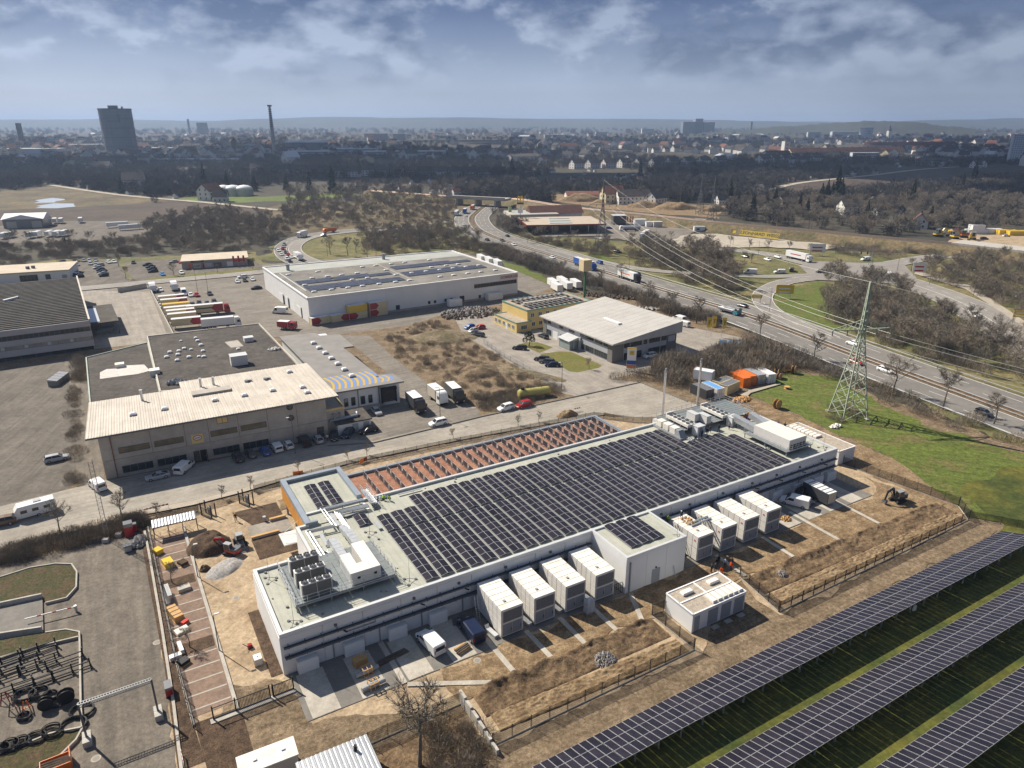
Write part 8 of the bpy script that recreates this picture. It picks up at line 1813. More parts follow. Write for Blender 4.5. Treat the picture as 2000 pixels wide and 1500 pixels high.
def area(px,dens,kinds,s0,s1,cap=4000):
 P=[G(*q) for q in px];PP=[(p.x,p.y) for p in P];xs=[p[0] for p in PP];ys=[p[1] for p in PP];A=(max(xs)-min(xs))*(max(ys)-min(ys));out=[]
 for i in range(min(int(A*dens),60000)):
  x,y=R.uniform(min(xs),max(xs)),R.uniform(min(ys),max(ys))
  if len(out) < cap and inpoly(PP,x,y) and not onroad(x,y) and not onb(x,y):out.append((x,y,0,R.uniform(s0,s1),R.choice(kinds)))
 return out
# real single shrubs and trees that also serve as pattern plants for the thickets
PR=[]
for i,(u,v,w) in enumerate(((1236,738,'at the office yard gate'),(1205,742,'low, beside the office yard gate'),(1290,715,'right of the tall sign board'))):
 t=T('shrub','brown leafless shrub ' +w,'shrub',GG(u,v),0,scale=.8 if i == 1 else 1);PR.append(O('branches',SHR[i],t))
FT=[]
for k in range(3):
 t=T('bare_tree','leafless tree in the near edge of the railway wood, %s of three' % ORD[k],'tree',GG(600+90*k,432),0);tr,cr=TREES[k];O('trunk',tr,t);FT.append(O('crown',cr,t))
m_=MB();R.seed(8)
for i in range(300):
 d=rdir(.2);sliver(m_,Vector((d.x*3.4,d.y*3.4,4.5+d.z*3.8))*R.uniform(.45,1),(d+rdir(.6)*.7).normalized(),R.uniform(1.2,2.6),.16)
m_.tube([(0,0,0),(0,0,5)],[.3,.1],4)
t=T('bare_tree','round leafless tree beside the far railway line','tree',GG(560,420),0);FT.append(O('crown',m_.mesh('crown',K_['m_fartwig']),t))
t=tree_fir('dark conifer standing alone beyond the left loop',G(605,372),18);FT.append(t.children[1])
PROT=PR+FT                      # 0-2 shrubs, 3-5 trees, 6 round far tree, 7 conifer
for nm,lb,px,dens,kinds,s0,s1 in (
 ('thicket','brown leafless wood behind the flat shop',[(280,447),(360,425),(430,420),(560,432),(600,440),(545,468),(520,492),(350,497),(285,492)],.035,(3,4,5,0,2),.7,1.1),
 ('thicket','dark brush behind the showroom',[(-60,480),(130,475),(290,468),(300,496),(230,504),(-60,524)],.03,(0,1,2,3),.6,1.1),
 ('thicket','leafless thicket inside the left loop',[(700,462),(800,452),(890,452),(945,480),(935,494),(860,489),(715,502)],.05,(0,2,3,4,5),.7,1.1),
 ('thicket','open scrub and trees beyond the left loop',[(560,400),(760,388),(900,392),(890,428),(760,438),(600,448),(540,425)],.024,(3,4,5,1,0),.6,1.0),
 ('hedge','brown hedge along the near motorway edge',[(945,480),(965,478),(1060,508),(1170,545),(1300,590),(1420,632),(1400,640),(1290,608),(1150,562),(1040,526),(950,496)],.10,(0,1,2),.7,1.25),
 ('thicket','dense brush right of the grey office',[(1240,738),(1300,712),(1380,700),(1470,672),(1520,690),(1570,712),(1540,724),(1470,735),(1390,752),(1300,752),(1258,742)],.20,(0,1,2),.75,1.35),
 ('hedge','low brush strip between motorway and meadow',[(1480,668),(1560,694),(1680,742),(1800,790),(2000,862),(2000,884),(1800,822),(1700,775),(1560,716)],.055,(0,1,2),.5,.95),
 ('thicket','large brown thicket between ramp and wide road',[(1600,566),(1640,552),(1690,556),(1760,588),(1830,620),(1930,672),(2040,740),(2040,835),(1900,778),(1780,735),(1700,702),(1650,668),(1610,610)],.06,(0,2,2,3,4,5),.75,1.35),
 ('thicket','brown thicket left of the ramp curve',[(1220,490),(1300,492),(1390,500),(1425,530),(1440,575),(1400,580),(1320,545),(1245,528)],.06,(0,2,3,4,5),.8,1.35),
 ('thicket','brush before the filling station',[(1010,462),(1080,468),(1200,486),(1190,505),(1120,500),(1030,478)],.05,(0,1,2,3),.6,1.1),
 ('thicket','brush beside the restaurant',[(960,428),(1000,434),(1030,452),(1010,462),(975,450)],.04,(0,2,3),.7,1.1),
 ('thicket','brown brush on the right slope',[(1800,530),(1880,512),(2080,522),(2080,700),(1980,640),(1880,585),(1800,552)],.045,(0,2,3,4),.7,1.2),
 ('thicket','brush on the railway bank',[(1620,486),(1700,478),(1840,492),(1830,502),(1740,506),(1640,500)],.03,(0,1,2),.6,1.0),
 ('hedge','brown hedge between yard and left street',[(-80,1122),(0,1084),(150,1046),(268,1014),(280,1030),(160,1066),(0,1104),(-80,1138)],1.1,(0,1),.5,.72),
 ('thicket','bushes in the weedy alley',[(100,700),(165,688),(172,740),(150,770),(140,720)],.14,(0,1),.5,.9),
 ('hedge','weedy hedge along the bare car park',[(138,740),(152,740),(164,930),(150,965),(112,985),(132,930)],.12,(0,1),.3,.6),
 ('scrub','reddish dry scrub on the vacant lot',[(740,660),(850,622),(905,655),(985,705),(1085,755),(1030,790),(960,803),(925,792),(835,745),(775,700)],.14,(0,1),.18,.5),
 ('scrub','dense weeds along the vacant lot edge',[(905,782),(960,772),(1090,752),(1096,768),(1030,794),(958,808)],.35,(0,1),.3,.6),
 ('thicket','bushes around the pylon foot',[(1612,800),(1640,790),(1700,800),(1700,820),(1640,826),(1612,815)],.14,(0,1),.35,.6),
 ('thicket','brush at the bottom of the overgrown plot',[(850,1420),(920,1395),(955,1455),(980,1560),(860,1560),(830,1480)],.5,(0,1),.35,.7)):
 scatter(nm,lb,area(px,dens,kinds,s0,s1),PROT)
# vacant lot: rough ground and heaps
mound('rubble_mound','tan gravel heap on the vacant lot',GG(935,728),6.5,5,2.0,'m_gravel_soil',.4,3);mound('rubble_mound','low brown earth heap on the vacant lot',GG(865,660),12,8,1.4,'m_scrubland',.2,6);mound('rubble_mound','long brown bank along the lot edge',GG(1010,728),16,3,1.0,'m_scrubland',-.5,7)
stones('stone_yard','stacked pale stone slabs in the mason yard',GG(915,610),11,7,.5,260,'m_rubble',.5,41,.25,.6);stones('stone_yard','dark stone blocks and pallets in the mason yard',GG(918,613),12,8,.5,240,'m_plank',.5,44,.3,.7);stones('stone_yard','stone slabs behind the yellow workshop',GG(1190,580),12,4,.4,160,'m_plank',-.4,42,.3,.8);stones('stone_yard','upright stones along the rear fence of the grey office',GG(1280,606),12,1.2,.4,90,'m_rubble',-.45,43,.3,.8)
fence('thin wire fence between the vacant lot and the office yard',[G(u,v) for u,v in ((945,672),(985,700),(1035,728),(1095,762))],1.6,3.5,False,False,'m_steel',.3)
# ================================================================ pylons and wires
M('m_pylon',(.37,.42,.33),.7,var=.2,scale=1);M('m_wire',(.55,.55,.53),.5,var=0,metal=.3)
def pylon(label,p,H,rz,bw=3.2,arm=7.5,ah=.66,t_=.24,pm='m_pylon'):
 t=T('pylon',label,'pylon',p,rz);hw=lambda z:lerp(bw,.5,min(1,z/(H*.62))) if z < H*.62 else lerp(.5,.12,(z-H*.62)/(H*.38));n=15;zs=[H*(1-(1-i/n) ** 1.25) for i in range(n+1)]
 cn=((-1,-1),(1,-1),(1,1),(-1,1))
 for x,y in cn:
  m=MB()
  for a,b in zip(zs[:-1],zs[1:]):m.bar((x*hw(a),y*hw(a),a),(x*hw(b),y*hw(b),b),t_)
  m.obj('leg',K_[pm],t)
 for f in range(4):
  (x0,y0),(x1,y1)=cn[f],cn[(f+1) % 4];m=MB()
  for a,b in zip(zs[:-1],zs[1:]):m.bar((x0*hw(a),y0*hw(a),a),(x1*hw(b),y1*hw(b),b),t_*.55);m.bar((x1*hw(a),y1*hw(a),a),(x0*hw(b),y0*hw(b),b),t_*.55)
  m.obj('bracing',K_[pm],t)
 z=H*ah
 for s_ in (-1,1):
  m=MB().bar((0,-.4,z),(s_*arm,0,z+.15),t_*.8).bar((0,.4,z),(s_*arm,0,z+.15),t_*.8).bar((0,0,z+H*.075),(s_*arm,0,z+.2),t_*.7)
  for k in range(1,6):x=s_*arm*k/6;m.bar((x,-.4*(1-k/6),z),(x,.4*(1-k/6),z),.08);m.bar((x,0,z),(x-s_*arm/7,0,z+H*.075*(1-(k-1)/6)),.08)
  m.obj('cross_arm',K_[pm],t)
  for k in (.5,1):MB().cyl(s_*arm*k,0,z-1.3,z,.12,k=6).obj('insulator',K_['m_dark_steel'],t)
 for x,y in cn:MB().box(x*bw-.5,x*bw+.5,y*bw-.5,y*bw+.5,-.2,.4).obj('footing',K_['m_concrete'],t)
 return t,z-1.3,H
pp=G(1655,812);p2=G(1174,491);p3=G(1390,432);d_=head(p2,pp)+PI/2
_,za_,zb_=pylon('green steel lattice pylon standing in the meadow',pp,33.4,d_);_,zc_,zd_=pylon('dark lattice pylon by the filling station',p2,38.5,d_,3.4,7.5,.66,.2,'m_dark_steel');pylon('lattice pylon beyond the railway',p3,31,.3,2.8,7,.66,.22,'m_dark_steel')
pylon('distant lattice pylon by the substation',G(1366,418),30,.3,2.6,6,.66,.25,'m_dark_steel')
pe=Vector((235,30,0))
for k,lb in ((-1,'outer left'),(-.5,'inner left'),(.5,'inner right'),(1,'outer right'),(0,'top')):
 ax=Vector((math.cos(d_),math.sin(d_),0))*7.5*k;zz1,zz2=(zd_,zb_) if k == 0 else (zc_,za_);m=MB()
 for A,B,sag in ((p2+ax+Vector((0,0,zz1)),pp+ax+Vector((0,0,zz2)),6),(pp+ax+Vector((0,0,zz2)),pe+Vector((.5,.85,0))*7.5*k+Vector((0,0,zz2)),6)):
  m.tube([A.lerp(B,i/24)-Vector((0,0,sag*4*(i/24)*(1-i/24))) for i in range(25)],.036 if k else .028,4)
 m.obj('power_line',K_['m_wire'],None,label=lb+' power line strung between the pylons',cat='power line')
# ================================================================ houses and the far town
def ZV(v,y):
 b=(v-750)/F;s_,c_=math.sin(PITCH),math.cos(PITCH);return CAMH+(-b*y*c_-y*s_)/(c_-b*s_)
M('m_block',(.55,.58,.62),.7,var=.1,rand=.2);M('m_hwall',(.68,.66,.62),.8,var=.1,scale=.2,rand=.12);M('m_hwall2',(.60,.53,.36),.8,var=.1,rand=.1);M('m_tile_red',(.17,.075,.05),.9,var=.3,scale=.4,rand=.25);M('m_tile_grey',(.075,.065,.062),.9,var=.3,scale=.4,rand=.3)
def house_mesh(L,W,h,rh,ov=.5):
 wl=MB().loft([[(-L/2,-W/2,0),(-L/2,W/2,0),(-L/2,W/2,h),(-L/2,0,h+rh),(-L/2,-W/2,h)],[(L/2,-W/2,0),(L/2,W/2,0),(L/2,W/2,h),(L/2,0,h+rh),(L/2,-W/2,h)]]).mesh('wall',K_['m_hwall']);k=rh/(W/2);a=L/2+ov;b=W/2+ov;zb=h-k*ov;rf=MB()
 for s_ in (-1,1):rf.loft([[(-a,s_*b,zb+.05),(-a,0,h+rh+.05),(-a,0,h+rh+.3),(-a,s_*b,zb+.3)],[(a,s_*b,zb+.05),(a,0,h+rh+.05),(a,0,h+rh+.3),(a,s_*b,zb+.3)]])
 return wl,rf.mesh('roof',K_['m_tile_grey'])
HK={'small':house_mesh(10,9,4.2,4.6),'long':house_mesh(26,11,6.5,4.5),'big':house_mesh(14,11,6.5,4.6),'hall':house_mesh(34,16,5,2.6)}
HD={'small':(10,9,4.2),'long':(26,11,6.5),'big':(14,11,6.5),'hall':(34,16,5)}
WNM=MB().box(-.5,.5,-.06,.06,0,1.3).mesh('window',K_['m_glass']);CHM=MB().box(-.4,.4,-.4,.4,0,1.8).mesh('chimney',K_['m_tile_red'])
def house(label,p,rz,kind,wall='m_hwall',roof='m_tile_grey',wins=True,group=None,sc=1.0):
 t=T('house',label,'house',p,rz,group,scale=sc);w_=O('wall',HK[kind][0],t);r_=O('roof',HK[kind][1],t);tint(w_,K_[wall]);tint(r_,K_[roof]);L,W,h=HD[kind]
 if wins:
  for s_ in (-1,1):
   for f in range(int(h // 2.9)):
    n=max(3,int(L/3.2))
    for k in range(n):O('window',WNM,t,(-L/2+L*(k+.5)/n,s_*W/2,.9+f*2.9))
   for k in (-.22,.22):
    for f in range(int(h // 2.9)+1):O('window',WNM,t,(s_*L/2,W*k,.9+f*2.9),rz=PI/2)
  O('chimney',CHM,r_,(L*.2,0,h+4.2 if kind != 'hall' else h+2))
 return t
for lb,u,v,k,rz,wl,rf,sc in (('yellow gabled house right of the railway',1702,410,'small',65,'m_hwall2','m_tile_grey',1.2),('white house with dormers left of the yellow one',1655,418,'big',10,'m_hwall','m_tile_grey',1.0),('white house below the yellow one',1716,420,'small',10,'m_hwall','m_tile_grey',.8),('white gabled house with brown roof among conifers',1755,430,'small',50,'m_hwall','m_tile_grey',1.1),('house with red roof nearest the railway',1795,445,'small',60,'m_hwall','m_tile_red',1.1),('pink roofed house left of the conifers',1442,402,'small',60,'m_hwall','m_tile_red',1.1),('small shed house with dark roof',1528,398,'small',30,'m_hwall2','m_tile_grey',.8),('white house behind the substation',1408,398,'small',15,'m_hwall','m_tile_grey',.9),('long white house by the earthworks',1235,398,'long',8,'m_hwall','m_tile_grey',1.1),('brown roofed house by the earthworks',1195,396,'big',15,'m_hwall2','m_tile_red',1.3),('white gable house right of the earthworks',1280,402,'big',40,'m_hwall','m_tile_grey',1.1),('red and white hall beyond the earthworks',1140,390,'hall',5,'m_hwall','m_tile_red',1.0),('farmhouse with dark roof beside the track',265,368,'big',20,'m_hwall','m_tile_grey',1.5),('red roofed farm shed on the green meadow',412,390,'big',70,'m_hwall','m_tile_red',1.3),('white flat farm annex on the green meadow',432,394,'small',10,'m_hwall','m_tile_grey',1.2),('small white house in the right field',1905,328,'small',20,'m_hwall','m_tile_grey',1.3),('second small white house in the right field',1918,326,'small',70,'m_hwall','m_tile_grey',1.2)):house(lb,G(u,v),rad(rz),k,wl,rf,True,None,sc)
for i,u in enumerate((438,456,478)):
 p=G(u,382);t=T('round_silo',['left','middle','right'][i]+' of three white domed tanks','tank',p,0,'white domed tanks');MB().cyl(0,0,0,6,8.5,k=20).obj('wall',paint('silver'),t);MB().loft([[(8.8*q*math.cos(a),8.8*q*math.sin(a),z) for a in [2*PI*k/20 for k in range(20)]] for q,z in ((1,6),(.85,8),(.5,9.6),(.1,10.2))]).obj('dome',K_['m_white_panel'],t,smooth=True)
# rows of houses by hand, then the loose town
R.seed(21);HB=[]
def row(lb,grp,u0,u1,v0,v1,n,kind,rz,wl='m_hwall',rf='m_tile_grey',sc=1.3):
 for i in range(n):
  f=(i+.5)/n;house('%s, %s from the left' % (lb,ordn(i)),G(lerp(u0,u1,f),lerp(v0,v1,f)),rad(rz+R.uniform(-6,6)),kind,wl,rf,True,grp,sc)
row('white gabled row house beyond the far railway','row houses beyond the railway',490,700,338,346,8,'big',12,sc=1.15);row('pale gabled house above the railway wood','pale houses above the wood',705,960,342,348,9,'big',8,sc=1.15);row('white house in the right hamlet','houses of the right hamlet',1480,1600,322,318,6,'big',35,sc=1.5);row('small roof in the dense right settlement','roofs of the right settlement',1540,1760,306,302,14,'big',20,'m_hwall2','m_tile_red',1.5);row('red roofed house in the far right terrace','far right terrace',1690,1860,292,290,9,'long',4,'m_hwall','m_tile_red',1.6);row('white house on the central slope','houses on the central slope',1110,1420,330,322,10,'big',30,sc=1.3)
NB=0
mm=MB()
for me_,kk in ((HK['big'][0],0),(HK['big'][1],1)):
 n_=len(mm.v);mm.v += [tuple(q.co) for q in me_.vertices];mm.f += [tuple(i+n_ for i in q.vertices) for q in me_.polygons];mm.m += [kk]*len(me_.polygons)
HP=[]
for i,(a,b,uu) in enumerate((('m_hwall','m_tile_grey',820),('m_hwall','m_tile_red',1060))):HP.append(mm.obj('house',[K_[a],K_[b]],None,loc=G(uu,318),rz=i,label='plain far house with %s roof in the central wood' % ('grey','red')[i],cat='house'))
pts=[]
for i in range(1500):
 p=G(R.uniform(-60,2060),249+62*R.random() ** 1.1)
 if noise.noise(Vector((p.x*.0022,p.y*.0012,9))) > -.05 and gz(p.x,p.y) == 0:pts.append((p.x,p.y,0,R.uniform(.9,1.7),R.choice((0,0,0,1))))
for i in range(420):
 p=G(R.uniform(-60,2060),318+76*R.random());s_=R.uniform(.28,.6)
 if gz(p.x,p.y) == 0 and noise.noise(Vector((p.x*.006,p.y*.006,2))) > -.1:pts.append((p.x,p.y,0,s_,R.choice((0,0,1))))
scatter('town_roofs','countless small houses of the hazy far town',pts,HP)
for i in range(230):
 u,v=R.uniform(-40,2040),262+100*R.random() ** 1.5
 if (v > 325 and not 60 < u < 420) or (u < 640 and v > 338):continue
 p=G(u,v);k=R.choice(('small','big','big','long','hall'));house('small far house among the trees of the town',p,rad(R.uniform(0,180)),k,R.choice(('m_hwall','m_hwall','m_hwall2')),R.choice(('m_tile_grey','m_tile_red','m_tile_grey','m_tile_grey','m_block')),False,'far houses of the town',R.uniform(1.1,1.8));NB += 1
M('m_winband',(.10,.12,.15),.4,var=.2)
def block(label,u,v,W,H,D,rz=0,mat='m_block',fl=None,name='far_block',cat='building'):
 p=G(u,v);t=T(name,label,cat,p,rad(rz));MB().box(-W/2,W/2,0,D,0,H).obj('wall',K_[mat] if mat in MATS else paint(mat),t);MB().box(-W/2-.3,W/2+.3,-.3,D+.3,H,H+.8).obj('roof',K_['m_coping'],t)
 bm=MB().box(-W*.47,W*.47,-.15,0,0,1.5).mesh('window_band',K_['m_winband']);n=fl or max(1,int(H/3.6))
 for k in range(n):O('window_band',bm,t,(0,0,(k+.45)*H/n))
 return t
for a in (('white office block left of the tall mast',495,298,75,16,20,5),('white long hall left of the tall mast',545,302,60,11,25,5),('low white factory hall below the domes',600,305,90,9,40,5),('white industrial hall right of the domes',690,300,110,10,40,4),('long grey office slab in the far centre',735,275,90,26,20,6),('pale apartment block right of the slab',780,274,50,24,20,6),('white factory row in the far centre',880,270,140,12,30,2),('white tower pair in the far centre',1010,268,60,22,20,2),('pale factory in the far centre',1090,270,120,14,30,2),('white slab far right of centre',1175,266,60,20,20,2),('white flat block far right',1265,262,70,30,25,0),('blue roofed sport hall in the middle town',790,306,170,10,40,3),('low white shed in the far left town',165,290,90,10,30,8),('pale slab left of the gasholder',130,282,110,16,25,8),('white shed right of the gasholder',340,297,120,9,30,6),('long white shed before the gasholder',380,318,150,6,20,4),('white clinic block in the right town',1590,268,60,22,20,-4),('white terraced block in the right town',1650,268,120,24,30,-4),('pale slab in the right settlement',1690,312,50,12,14,-4),('grey commercial hall in the far left town',60,300,120,10,40,6)):block(*a)
# landmarks
p=G(240,304);yy=p.y;M('m_gas',(.20,.22,.245),.6,var=.12,scale=.05);t=T('gasholder','huge grey cylindrical gasholder on the left skyline','gasholder',p,0);H_=ZV(214,yy);rr_=26*yy*1.07/F
MB().cyl(0,0,0,H_,rr_,k=20).obj('shell',K_['m_gas'],t);MB().cyl(0,0,H_,H_+2,rr_*1.02,k=20).obj('roof_rim',K_['m_dark_steel'],t);MB().cyl(-3,0,H_+2,H_+8,rr_*.3,k=12).obj('roof_lantern',K_['m_dark_steel'],t);MB().cyl(rr_*.5,0,H_+2,H_+6,2,k=8).obj('vent',K_['m_dark_steel'],t)
for k in range(1,5):MB().cyl(0,0,H_*k/5,H_*k/5+.8,rr_*1.012,k=20).obj('walkway',K_['m_dark_steel'],t)
MB().box(-2,rr_*.62,-rr_*1.01,-rr_*.8,H_*.74,H_*.88).obj('banner',M('m_gasb',(.14,.155,.17),.7,var=.1),t)
p=G(537,306);yy=p.y;t=T('radio_mast','tall slim telecom tower on the skyline','tower',p,0);H_=ZV(208,yy);MB().tube([(0,0,0),(0,0,H_*.62),(0,0,H_)],[4.4,3.2,2.2],10).obj('shaft',K_['m_concrete'],t)
for k in range(9):z=H_*(.60+.042*k);MB().cyl(0,0,z,z+1.6,4.2-.12*k,k=10).obj('antenna_ring',K_['m_dark_steel'],t)
MB().cyl(0,0,H_,H_+3,4.5,k=10).obj('head',K_['m_dark_steel'],t)
for i,u in enumerate((583,618)):
 p=G(u,297);t=T('stadium_dome',['left','right'][i]+' of two flat domed halls beside the telecom tower','hall',p,0);r_=21*p.y*1.05/F;MB().cyl(0,0,0,22,r_,k=24).obj('wall',K_['m_gas'],t);MB().loft([[(r_*1.02*q*math.cos(a),r_*1.02*q*math.sin(a),z) for a in [2*PI*k/24 for k in range(24)]] for q,z in ((1,22),(.7,26),(.3,28))]).obj('dome',K_['m_white_panel'],t,smooth=True)
def tower(label,u,v,vt,w_,mat,spire=0,name='far_tower'):
 p=G(u,v);H_=ZV(vt,p.y);ww=w_*p.y/F/2;t=T(name,label,'tower',p,.2);MB().box(-ww,ww,-ww,ww,0,H_*(1-spire)).obj('shaft',K_[mat] if mat in MATS else paint(mat),t)
 if spire:MB().loft([[(-ww,-ww,H_*(1-spire)),(ww,-ww,H_*(1-spire)),(ww,ww,H_*(1-spire)),(-ww,ww,H_*(1-spire))],[(-.1,-.1,H_),(.1,-.1,H_),(.1,.1,H_),(-.1,.1,H_)]]).obj('spire',K_['m_tile_grey'],t)
 else:MB().box(-ww*1.06,ww*1.06,-ww*1.06,ww*1.06,H_,H_*1.01+.5).obj('cap',K_['m_dark_steel'],t)
 for k in range(2):MB().box(-ww*.3,ww*.3,-ww-.1,-ww,H_*(.45+.2*k),H_*(.5+.2*k)).obj('opening',K_['m_winband'],t)
tower('white church tower with low roof in the right hamlet',1532,305,272,11,'m_hwall',.12);tower('slender white church spire on the right',1735,268,243,6,'m_hwall',.5);tower('dark chimney stack at the far left',45,285,241,7,'m_tile_grey');tower('small dark tower on the left horizon',371,262,233,3,'m_gas');tower('dark square block on the left horizon',397,262,240,16,'m_gas');tower('white cylinder block on the right hill',1690,270,250,16,'m_block');tower('dark tower left of the telecom mast',459,296,266,9,'m_tile_red',.3);tower('slim dark tower at the right skyline',1465,262,238,4,'m_gas')
p=G(1515,315);t=T('church_nave','church nave with broad red roof beside the white tower','church',p,rad(10),scale=1.5);O('wall',HK['hall'][0],t,scale=(.9,1,1.6));r_=O('roof',HK['hall'][1],t,scale=(.9,1,1.6));tint(r_,K_['m_tile_red'])
for lb,u,v,W,vt,D in (('wide grey hospital slab on the right skyline',1352,262,36,238,60),('hospital core tower on the right skyline',1364,262,14,232,60),('right wing of the skyline hospital',1384,262,20,239,60)):
 p=G(u,v);block(lb,u,v,W*p.y/F,ZV(vt,p.y),D,0,'m_gas',12)
p=G(1990,318);H_=ZV(262,p.y);t=T('apartment_tower','white high-rise with rows of windows at the right edge','high-rise',p,rad(-20));W_=34*p.y/F;MB().box(-W_/2,W_/2,0,16,0,H_).obj('wall',K_['m_block'],t);MB().box(W_*.1,W_*.35,2,12,H_,H_+4).obj('lift_house',K_['m_gas'],t);wm_=MB().box(-.9,.9,-.12,0,0,1.5).mesh('window',K_['m_winband'])
for f in range(13):
 for k in range(9):O('window',wm_,t,(-W_*.44+W_*.88*k/8,0,H_*(f+.4)/13.2))
# tree masses of the town, conifers, railway trees
R.seed(33);pts=[]
for i in range(17000):
 u,v=R.uniform(-80,2080),246+150*R.random() ** 1.25;p=G(u,v)
 if gz(p.x,p.y) > 0 or onroad(p.x,p.y,4):continue
 k=7 if R.random() < .10 else 6;cl=noise.noise(Vector((p.x*.004,p.y*.002,4)))
 if cl < (-.12 if v < 340 else -.22):continue
 pts.append((p.x,p.y,0,R.uniform(.8,1.4)*(1 if v > 300 else 1.25 if v > 262 else 2.4),k))
scatter('woodland','leafless trees massed between the houses of the far town',pts,PROT);R.seed(34)
for i,(u,v,h) in enumerate(((1602,402,17),(1612,404,20),(1632,396,24),(1640,398,20),(1622,400,15),(1512,410,16),(1425,404,16),(1440,412,14),(1470,416,14),(1560,420,13),(1575,424,13),(1690,440,15),(1780,398,17),(1900,360,22),(1878,372,14),(1815,440,12),(400,366,20),(445,372,18),(498,374,16),(560,372,16),(650,378,22),(238,378,13),(700,330,18),(1000,345,20),(1250,345,18))):tree_fir('tall dark conifer, %s along the railway settlements' % ordn(i),G(u,v),h*1.15,'conifers along the railway settlements')
pts=[]
for px,n in (([(1480,396),(1700,400),(1900,380),(2080,360),(2080,468),(1900,455),(1700,462),(1480,440),(1400,425),(1420,405)],950),([(1880,350),(2080,340),(2080,440),(1960,440),(1880,400)],260),([(560,372),(1040,358),(1060,380),(900,392),(560,400)],300)):
 P=[G(*q) for q in px];PP=[(q.x,q.y) for q in P];c_=0
 while c_ < n:
  x,y=R.uniform(min(q[0] for q in PP),max(q[0] for q in PP)),R.uniform(min(q[1] for q in PP),max(q[1] for q in PP))
  if inpoly(PP,x,y):c_ += 1;pts.append((x,y,0,R.uniform(.8,1.3),R.choice((3,4,5,6,7))))
scatter('woodland','mixed bare trees and conifers around the railway houses',pts,PROT)
# earthworks, machine yard
for i,(u,v,rx,h) in enumerate(((1135,392,22,6),(1190,396,16,4),(1260,404,18,5),(1320,408,20,5),(1390,412,14,5))):mound('earth_heap','tan earth heap at the railway works, %s from the left' % ORD[i],G(u,v),rx,rx*.5,h,'m_soil_tan',.1,i+20)
for i,(u,v,c) in enumerate(((1832,462,'yellow'),(1862,466,'yellow'),(1882,464,'orange'),(1898,468,'yellow'))):excavator('construction machine in the sandy yard, %s from the left' % ORD[i],GG(u,v),rad(20+70*i),c,s=1.7)
for lb,u,v,c,z in (('lower white cabin of the machine yard',1905,456,'white',0),('upper white cabin of the machine yard',1905,456,'white',2.7),('white cabin row right of the stack',1935,455,'white',0),('yellow container in the machine yard',1965,457,'yellow',0),('second yellow container in the machine yard',1985,459,'yellow',0)):seacan('site_container',lb,(u,v),(u+8,v),c,12 if z == 0 else 8,5,2.9 if z else 2.7,z=z,ribs=False)
minicar('suv','black',(1922,468),(1930,468),'black car in the sandy machine yard');minicar('hatch','white',(1965,462),(1972,462),'white car in the sandy machine yard')
# ================================================================ hills and haze
M('m_hill',(.055,.062,.045),.95,col2=(.038,.042,.03),scale=.004,fine=.4)
def hills(label,prof,D,depth,seed):
 m=MB();n=160;u0,u1=prof[0][0],prof[-1][0];rows=[]
 for i in range(n+1):
  u=lerp(u0,u1,i/n);k=max(j for j in range(len(prof)) if prof[j][0] <= u);k=min(k,len(prof)-2);f=(u-prof[k][0])/(prof[k+1][0]-prof[k][0]);v=lerp(prof[k][1],prof[k+1][1],f*f*(3-2*f))
  h=max(2,ZV(v,D))+6*noise.noise(Vector((i*.35,seed,0)))+3*noise.noise(Vector((i*1.3,seed,4)));x=(u-1000)/F*D*1.06;rows.append((x,h))
 for j,(dy,hk) in enumerate(((-depth,0),(-depth*.6,.35),(-depth*.25,.8),(0,1),(depth*.5,.5),(depth,0))):
  for x,h in rows:m.v.append((x*(D+dy)/D,D+dy,h*hk-(1 if hk == 0 else 0)))
 for j in range(5):
  for i in range(n):a=j*(n+1)+i;m.f.append((a,a+1,a+n+2,a+n+1));m.m.append(0)
 m.obj('hills',K_['m_hill'],smooth=True,kind='structure',label=label)
hills('long wooded ridge on the horizon',[(-300,234),(0,234),(300,233),(480,236),(560,232),(690,228),(800,230),(900,229),(1050,232),(1200,232),(1350,234),(1450,237),(1600,238),(1760,234),(1860,231),(2000,231),(2300,232)],8600,1400,3)
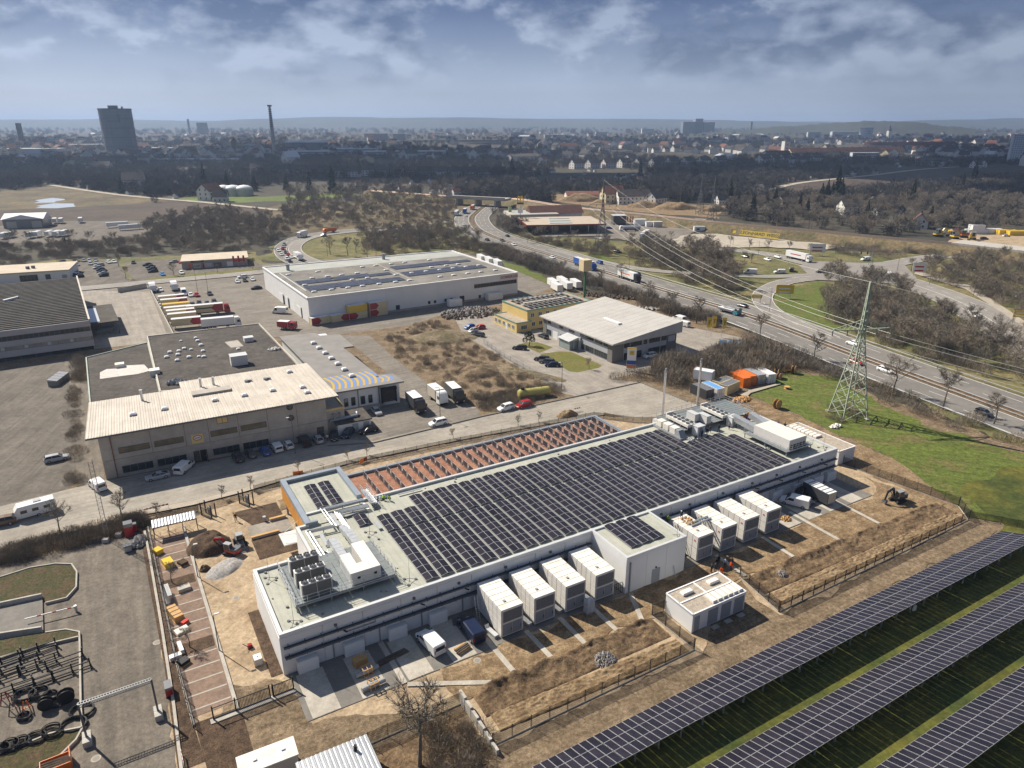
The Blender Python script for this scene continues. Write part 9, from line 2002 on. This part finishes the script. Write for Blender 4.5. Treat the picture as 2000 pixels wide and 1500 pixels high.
hills('nearer dark wooded hill on the right',[(1280,262),(1400,252),(1480,246),(1560,240),(1620,236),(1690,238),(1760,247),(1850,258),(1950,264)],4600,700,8)
M('m_shade_cloud',(.8,.8,.8),.95,var=.05)  # unseen cumulus, added above the view so its shade darkens the far town
def cloud(label,tx,ty,rx,ry,alt,seed):
 """cumulus whose shade falls on the plan point tx, ty"""
 k=alt/math.tan(SUN_EL);c=Vector((tx-math.cos(SHAD)*k,ty-math.sin(SHAD)*k,alt));rr=random.Random(seed);m=MB()
 for i in range(9):
  a=rr.uniform(0,6.28);q=rr.uniform(.1,.75);s_=rr.uniform(.3,.6);p=Vector((rx*q*math.cos(a),ry*q*math.sin(a),rr.uniform(0,60)))
  m.loft([[(p.x+rx*s_*math.cos(b)*math.sin(t_)*(1+.14*noise.noise(Vector((math.cos(b)*2,math.sin(b)*2,seed+i)))),p.y+ry*s_*math.sin(b)*math.sin(t_),p.z+120*s_*math.cos(t_)) for b in [2*PI*j/18 for j in range(18)]] for t_ in (3.0,2.4,1.9,1.57,1.1,.6,.15)])
 m.obj('cloud',K_['m_shade_cloud'],None,smooth=True,loc=c,label=label,kind='structure')
for i,(x,y,a,b) in enumerate(((-900,1350,420,330),(-250,1750,620,420),(550,1150,520,330),(1250,1500,600,500),(250,2700,900,420),(-1300,2600,800,400),(1700,2900,900,500),(700,760,330,150),(-100,1000,330,120))):cloud('broken cumulus cloud out of view, added to shade the far town, %s of nine' % ORD[i],x,y,a,b,1250,i+2)
hz=bpy.data.materials.new('m_haze');hz.use_nodes=True;q=hz.node_tree;q.nodes.clear();vo=q.nodes.new('ShaderNodeVolumePrincipled');vo.inputs['Density'].default_value=HAZE;vo.inputs['Color'].default_value=(.52,.69,1.0,1);vo.inputs['Anisotropy'].default_value=.2;q.links.new(vo.outputs[0],q.nodes.new('ShaderNodeOutputMaterial').inputs['Volume'])
MB().box(-22000,22000,-500,17000,-1.5,175).obj('haze',hz,kind='stuff',label='thin blue haze over the whole valley')
